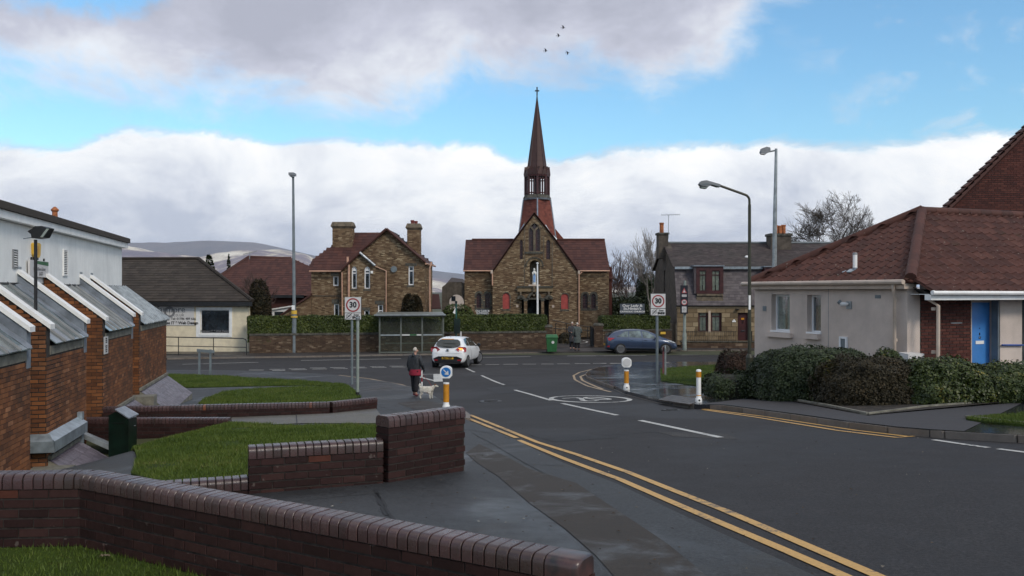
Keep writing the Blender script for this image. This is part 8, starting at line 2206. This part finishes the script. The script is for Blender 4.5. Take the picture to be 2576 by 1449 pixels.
# ================================================================== PEOPLE AND DOG
def skin_mesh(name,nodes,edges,mt,parent,sub=2,root=0):
    me=bpy.data.meshes.new(name); me.from_pydata([n[0] for n in nodes],edges,[]); me.update(); o=bpy.data.objects.new(name,me); COL.objects.link(o); o.parent=parent
    o.modifiers.new('skin','SKIN')
    if not me.skin_vertices:
        bpy.context.view_layer.objects.active=o
    sv=me.skin_vertices[0].data
    for i,nd in enumerate(nodes):
        r=nd[1]; sv[i].radius=r if hasattr(r,'__len__') else (r,r); sv[i].use_root=(i == root)
    s=o.modifiers.new('smooth','SUBSURF'); s.levels=sub; s.render_levels=sub; me.materials.append(mt)
    s2=o.modifiers['skin']; s2.use_smooth_shade=True
    bpy.context.view_layer.update(); dg=bpy.context.evaluated_depsgraph_get(); ev=bpy.data.meshes.new_from_object(o.evaluated_get(dg))
    o.modifiers.clear(); o.data=ev; o.data.name=name
    if not ev.materials: ev.materials.append(mt)
    return o
def hand(parent,wrist,direction,mt,s=1.0,curl=.5,side=1):
    """palm with four fingers and a thumb, relaxed"""
    w=Vector(wrist); d=Vector(direction).normalized(); up=Vector((0,1,0)) if abs(d.y) < .8 else Vector((1,0,0)); x=d.cross(up).normalized(); y=x.cross(d)
    nodes=[(tuple(w),.020*s),(tuple(w+d*.045*s),(.030*s,.016*s)),(tuple(w+d*.085*s),(.032*s,.014*s))]; ed=[(0,1),(1,2)]
    for k,ln in enumerate((.068,.078,.072,.055)):
        b0=w+d*.085*s+x*((k-1.5)*.018*s); b1=b0+(d*.8+y*curl*.5).normalized()*ln*.5*s; b2=b1+(d*.5+y*curl).normalized()*ln*.5*s
        i=len(nodes); nodes += [(tuple(b0+d*.006),.0095*s),(tuple(b1),.0085*s),(tuple(b2),.007*s)]; ed += [(2,i),(i,i+1),(i+1,i+2)]
    b0=w+d*.035*s+x*side*.028*s; b1=b0+(d+x*side*.8).normalized()*.035*s; b2=b1+(d+y*.5).normalized()*.028*s
    i=len(nodes); nodes += [(tuple(b0),.012*s),(tuple(b1),.010*s),(tuple(b2),.008*s)]; ed += [(1,i),(i,i+1),(i+1,i+2)]
    return skin_mesh('hand',nodes,ed,mt,parent,1,1)
def person(label,loc,rz,hgt,look=0.0,coat='jacket',hem='crimson',legs='trousers',shoes='redshoe',hair='hair',arms=None,hood=True,coat_len=.47,skirt=None,stance=.09,step=.10,build=1.0,head_yaw=0.0):
    """standing figure facing local +X, 1.7 m units scaled to hgt"""
    t=thing('person',label,'person',loc,None,rz=rz,scale=hgt/1.70)
    b=build
    body=[((0,0,.93),(.13*b,.16*b)),((0,0,1.12),(.12*b,.15*b)),((.0,0,1.32),(.12*b,.17*b)),((-.01,0,1.43),(.05,.06)),((.015,0,1.50),.045),((.03,0,1.56),.062),((.035,0,1.62),.078),((.03,0,1.665),.052)]
    ed=[(0,1),(1,2),(2,3),(3,4),(4,5),(5,6),(6,7)]
    for s in (-1,1):
        i=len(body); sx=step*s
        body += [((0,s*stance,.86),.095),((sx*.5+.015,s*stance,.48),.062),((sx*.9-.01,s*stance,.10),.042),((sx*.9+.07,s*stance,.05),.038)]
        ed += [(0,i),(i,i+1),(i+1,i+2),(i+2,i+3)]
    A=arms or {}
    apts={}
    for s in (-1,1):
        el,wr=A.get(s,((-.02,s*.27,1.08),(.04,s*.27,.84)))
        i=len(body); body += [((-.01,s*.19,1.40),.058),(el,.043),(wr,.030)]; ed += [(2,i),(i,i+1),(i+1,i+2)]; apts[s]=(el,wr)
    skin_mesh('body',body,ed,M['skin'],t,2,0)
    # clothing grown over the same skeleton
    j=[((0,0,1.42-coat_len*1.0-.06),(.155*b,.19*b)),((0,0,1.10),(.145*b,.18*b)),((0,0,1.32),(.145*b,.195*b)),((-.01,0,1.45),(.10,.12))]
    e2=[(0,1),(1,2),(2,3)]
    for s in (-1,1):
        el,wr=apts[s]; i=len(j); wr2=tuple(Vector(el).lerp(Vector(wr),.96)); j += [((-.01,s*.20,1.39),.082),(el,.066),(wr2,.050)]; e2 += [(2,i),(i,i+1),(i+1,i+2)]
    skin_mesh('jacket',j,e2,M[coat],t,2,1)
    if hem:
        m=MB(); z0=1.42-coat_len-.22; m.lathe([(.16*b,z0),(.175*b,z0+.02),(.165*b,z0+.22)],(0,0,0),16); m.v=[(p[0]*.95,p[1]*1.15,p[2]) for p in m.v]; m.build('jumper_hem',M[hem],t,smooth=True)
    if skirt:
        m=MB(); m.lathe([(.19*b,.50),(.185*b,.52),(.165*b,.95)],(0,0,0),18); m.v=[(p[0],p[1]*1.12,p[2]) for p in m.v]; m.build('coat_skirt',M[skirt],t,smooth=True)
    tr=[((0,0,.95),(.125*b,.16*b))]; e3=[]
    for s in (-1,1):
        sx=step*s; i=len(tr); tr += [((0,s*stance,.86),.118*b ** .5),((sx*.5+.012,s*stance,.48),.088*b),((sx*.9-.01,s*stance,.12),.072*b)]; e3 += [(0,i),(i,i+1),(i+1,i+2)]
    skin_mesh('trousers',tr,e3,M[legs],t,2,0)
    for s in (-1,1):
        sx=step*s*.9; skin_mesh('shoe',[((sx-.045,s*stance,.052),(.044,.044)),((sx+.05,s*stance,.046),(.042,.038)),((sx+.15,s*stance,.030),(.036,.028))],[(0,1),(1,2)],M[shoes],t,1,0)
    # head: hair, ears, nose, eyes, mouth
    hd=thing('head_group',None,None,(0,0,0)); bpy.data.objects.remove(hd)
    Rz=Matrix.Rotation(head_yaw,4,'Z'); c=Vector((.03,0,1.60))
    def hp_(x,y,z): return tuple(c+(Rz @ Vector((x,y,z))))
    skin_mesh('hair',[(hp_(-.035,0,-.03),(.062,.072)),(hp_(-.025,0,.035),(.088,.088)),(hp_(.012,0,.075),(.066,.078)),(hp_(.045,0,.085),(.036,.06))],[(0,1),(1,2),(2,3)],M[hair],t,2,0)
    skin_mesh('face',[(hp_(.035,0,.045),(.05,.055)),(hp_(.048,0,0),(.045,.052)),(hp_(.042,0,-.045),(.036,.040))],[(0,1),(1,2)],M['skin'],t,2,0)
    m=MB(); m.tube([hp_(.088,0,.02),hp_(.112,0,-.012),hp_(.09,0,-.02)],[.008,.012,.008],6); m.build('nose',M['skin'],t,smooth=True)
    for s in (-1,1):
        m=MB(); m.lathe([(.004,-.005),(.009,0),(.004,.005)],hp_(.090,s*.030,.020),8,'X'); m.build('eye',M['ink'],t)
        m=MB(); m.lathe([(.010,-.008),(.022,0),(.010,.008)],hp_(.0,s*.080,-.005),8,'Y'); m.build('ear',M['skin'],t,smooth=True)
    m=MB(); m.tube([hp_(.084,-.020,-.040),hp_(.090,0,-.042),hp_(.084,.020,-.040)],.005,5); m.build('mouth',M['maroon_bar'],t)
    if hood: skin_mesh('hood',[((-.07,0,1.40),(.06,.12)),((-.10,0,1.47),(.05,.11)),((-.06,0,1.50),(.035,.09))],[(0,1),(1,2)],M[coat],t,1,0)
    else:
        m=MB(); m.lathe([(.085,1.44),(.08,1.49),(.065,1.50)],(0,0,0),12); m.build('collar',M[coat],t,smooth=True)
    for s in (-1,1):
        el,wr=apts[s]; hand(t,wr,Vector(wr)-Vector(el),M['skin'] if coat != 'jacket' else M['trousers'],1.0,.6,s)
    return t
q=gp(1044,996,KH); kk=q.y/F; hp1=120.5*kk
walker=person('white-haired person in charcoal anorak, red hem and boots, holding a white stick',(q.x,q.y,q.z),radians(62),hp1,head_yaw=radians(-35),step=.07,stance=.085,build=1.15,
       arms={-1: ((.02,-.29,1.10),(.20,-.24,.93)),1: ((-.04,.27,1.09),(.05,.24,.88))})
sk=hp1/1.70
cn=thing('walking_cane','white cane with a red band held in front of the white-haired person','cane',gp(1062,990,KH))
cb=gp(1061.5,991,KH); ct=P(1061,932,cb.y)
m=MB(); m.tube([cb,cb.lerp(ct,.52)],.020,7); m.build('shaft',M['white'],cn); m=MB(); m.tube([cb.lerp(ct,.52),cb.lerp(ct,.70)],.0205,7); m.build('red_band',M['signred'],cn)
m=MB(); m.tube([cb.lerp(ct,.70),ct],.020,7); m.build('shaft',M['white'],cn); m=MB(); m.lathe([(.035,0),(.04,.03),(.02,.06)],cb,8); m.build('tip',M['white'],cn)
# dog, standing, facing right
q=gp(1073,1003,KH); kk=q.y/F; ds=38*kk/.52
dog=thing('dog','small white terrier with a brown face and curled tail on the footway corner','dog',(q.x,q.y,q.z),None,rz=radians(-8),scale=ds)
nodes=[((-.16,0,.335),(.100,.095)),((-.02,0,.320),(.105,.098)),((.12,0,.32),(.112,.118)),((.20,0,.37),(.080,.085)),((.26,0,.425),(.050,.055)),((.315,0,.455),(.050,.052)),((.36,0,.435),(.034,.032)),((.42,0,.418),(.022,.022)),
         ((-.22,0,.385),.040),((-.25,0,.44),.044),((-.235,0,.49),.046),((-.195,0,.495),.036)]
ed=[(0,1),(1,2),(2,3),(3,4),(4,5),(5,6),(6,7),(0,8),(8,9),(9,10),(10,11)]
for s,off_ in ((-1,.0),(1,.045)):
    i=len(nodes); nodes += [((.13+off_,s*.055,.24),.052),((.125+off_,s*.055,.13),.032),((.135+off_,s*.055,.025),.025),((.165+off_,s*.055,.015),.017)]; ed += [(2,i),(i,i+1),(i+1,i+2),(i+2,i+3)]
    i=len(nodes); nodes += [((-.17-off_,s*.055,.27),(.058,.045)),((-.15-off_,s*.055,.19),.046),((-.215-off_,s*.055,.11),.030),((-.20-off_,s*.055,.025),.025),((-.17-off_,s*.055,.015),.017)]; ed += [(0,i),(i,i+1),(i+1,i+2),(i+2,i+3),(i+3,i+4)]
skin_mesh('body',nodes,ed,M['fur'],dog,2,1)
skin_mesh('brown_mask',[((.295,0,.478),(.046,.056)),((.345,0,.462),(.036,.040))],[(0,1)],M['furbrown'],dog,2,0)
for s in (-1,1):
    m=MB(); m.slab([(.275,s*.045,.51),(.315,s*.052,.505),(.30,s*.068,.445)],(0,s*.008,0)); m.build('ear',M['furbrown'],dog)
    m=MB(); m.lathe([(.003,-.004),(.008,0),(.003,.004)],(.362,s*.024,.462),8,'X'); m.build('eye',M['ink'],dog)
m=MB(); m.lathe([(.006,-.01),(.014,0),(.006,.01)],(.44,0,.425),8,'X'); m.build('nose',M['ink'],dog,smooth=True)
m=MB(); m.lathe([(.066,-.012),(.066,.012)],(0,0,0),14); Rc=Matrix.Translation((.215,0,.385)) @ Matrix.Rotation(radians(48),4,'Y'); m.v=[tuple(Rc @ Vector(p)) for p in m.v]; m.build('dog_collar',M['strap'],dog)
m=MB(); m.tube([(.20,-.05,.43),(.10,-.08,.60),(-.02,-.10,.72),(-.10,-.12,.84)],.006,5); m.build('lead',M['strap'],dog)
# two people talking by the gate
q=gp(1440,880,KH); person('person in a dark checked coat facing the road, left of the talking pair',(q.x,q.y+.3,q.z),radians(-75),69*q.y/F,coat='coat_dark',hem=None,shoes='ink' if 'ink' in M else 'trousers',hood=False,skirt='coat_dark',coat_len=.5,step=.03,arms={-1: ((.06,-.26,1.12),(.18,-.12,1.08)),1: ((.06,.26,1.12),(.18,.12,1.05))})
q=gp(1452,882,KH); person('white-haired person in a grey wool coat seen from behind, right of the talking pair',(q.x,q.y-.1,q.z),radians(110),70*q.y/F,coat='coat',hem=None,shoes='trousers',hood=False,skirt='coat',coat_len=.5,step=.04,build=1.1,arms={-1: ((.04,-.30,1.12),(.20,-.34,1.14)),1: ((.0,.27,1.10),(.10,.24,.90))},head_yaw=.5)
# birds
for i,(u_,v_,a_,lab) in enumerate(((1417,70,.5,'small dark bird, uppermost of the four in the sky'),(1405,90,.3,'small dark bird just below the uppermost one'),(1373,128,.4,'small dark bird, furthest left of the four'),(1428,133,-.3,'small dark bird, lowest and furthest right of the four'))):
    Y=60; c=P(u_,v_,Y); t=thing('bird',lab,'bird',c,'birds above the church'); k=Y/F
    skin_mesh('body',[((-.10,0,0),.012),((0,0,0),.032),((.09,0,.01),.024),((.13,0,.01),.008)],[(0,1),(1,2),(2,3)],M['birdblack'],t,1,1)
    for s in (-1,1):
        m=MB(); c0=c; m.slab([c0+V(.04,0,0),c0+V(-.04,0,0),c0+V(-.06-.02*s,-.02,s*.10+a_*.08),c0+V(-.14,-.04,s*.16+a_*.04),c0+V(.03,-.02,s*.09+a_*.08)],(0,.008,0)); m.build('wing',M['birdblack'],t)
    m=MB(); m.slab([c+V(-.09,0,0),c+V(-.17,0,.03),c+V(-.17,0,-.03)],(0,.006,0)); m.build('tail',M['birdblack'],t)
M['litter']=piece_mat('leaf_scraps',[(0,(.03,.02,.012)),(.6,(.09,.055,.025)),(1,(.35,.33,.28))],rough=.8)
# litter on the near lawn
for (u_,v_,mt,nm,lab,s_) in ((34,1360,'terracotta','dead_leaf','curled orange leaf at the foot of the nearest wall',1.0),(262,1406,'sandstone','paper_scrap','crumpled pale paper scrap on the near lawn',.9)):
    q=V(fx(u_,(H-1.95-H)/(-(v_-733)/F)),1.95/((v_-733)/F),H-1.95); t_=MB(); r_=random.Random(int(u_)); n=7
    vs=[V(q.x+(i % n-3)*.014*s_+r_.uniform(-.008,.008),q.y+(i // n)*.018*s_,q.z+.01+abs(sin(i*1.7))*.022*s_) for i in range(n*3)]
    t_.add(vs,[(j*n+i,j*n+i+1,(j+1)*n+i+1,(j+1)*n+i) for j in range(2) for i in range(n-1)]); t_.build(nm,M[mt],None,fixn=False,label=lab,cat='litter')
# loose leaves and grit on the ground
r_=random.Random(5); bits=MB()
for k in range(420):
    y=r_.uniform(4.8,24); x=r_.uniform(-2.2,4.6)*y/9; z=G(x,y)+KH+.012; s_=r_.uniform(.006,.02); a=r_.uniform(0,6.3)
    if not (near_side(x,y) > .3 and point_in([tuple(p) for p in near_left]+[(-45,near_left[-1][1])],x,y)): z -= KH
    if near_side(x,y) < .3 and x < .6: continue
    bits.add([(x+s_*cos(a),y+s_*sin(a),z),(x-s_*sin(a)*.6,y+s_*cos(a)*.6,z+.004),(x-s_*cos(a),y-s_*sin(a),z+.001),(x+s_*sin(a)*.6,y-s_*cos(a)*.6,z+.006)],[(0,1,2,3)])
tag(bits.build('leaf_litter',M['litter'],fixn=False),'scattered leaf scraps and grit on the tarmac',None,kind='stuff')
# ------------------------------------------------------------------ air
air=MB(); air.box(-9500,9500,-80,9700,-60,420); hz=air.build('haze',bpy.data.materials.new('haze_air'),kind='stuff')
hm=hz.data.materials[0]; hm.use_nodes=True; t_=NT(hm.node_tree); t_.n.clear(); o_=t_.node('ShaderNodeOutputMaterial'); pv=t_.node('ShaderNodeVolumePrincipled')
pv.inputs['Color'].default_value=(.80,.86,.97,1); pv.inputs['Density'].default_value=.00004; t_.l.new(pv.outputs[0],o_.inputs['Volume'])
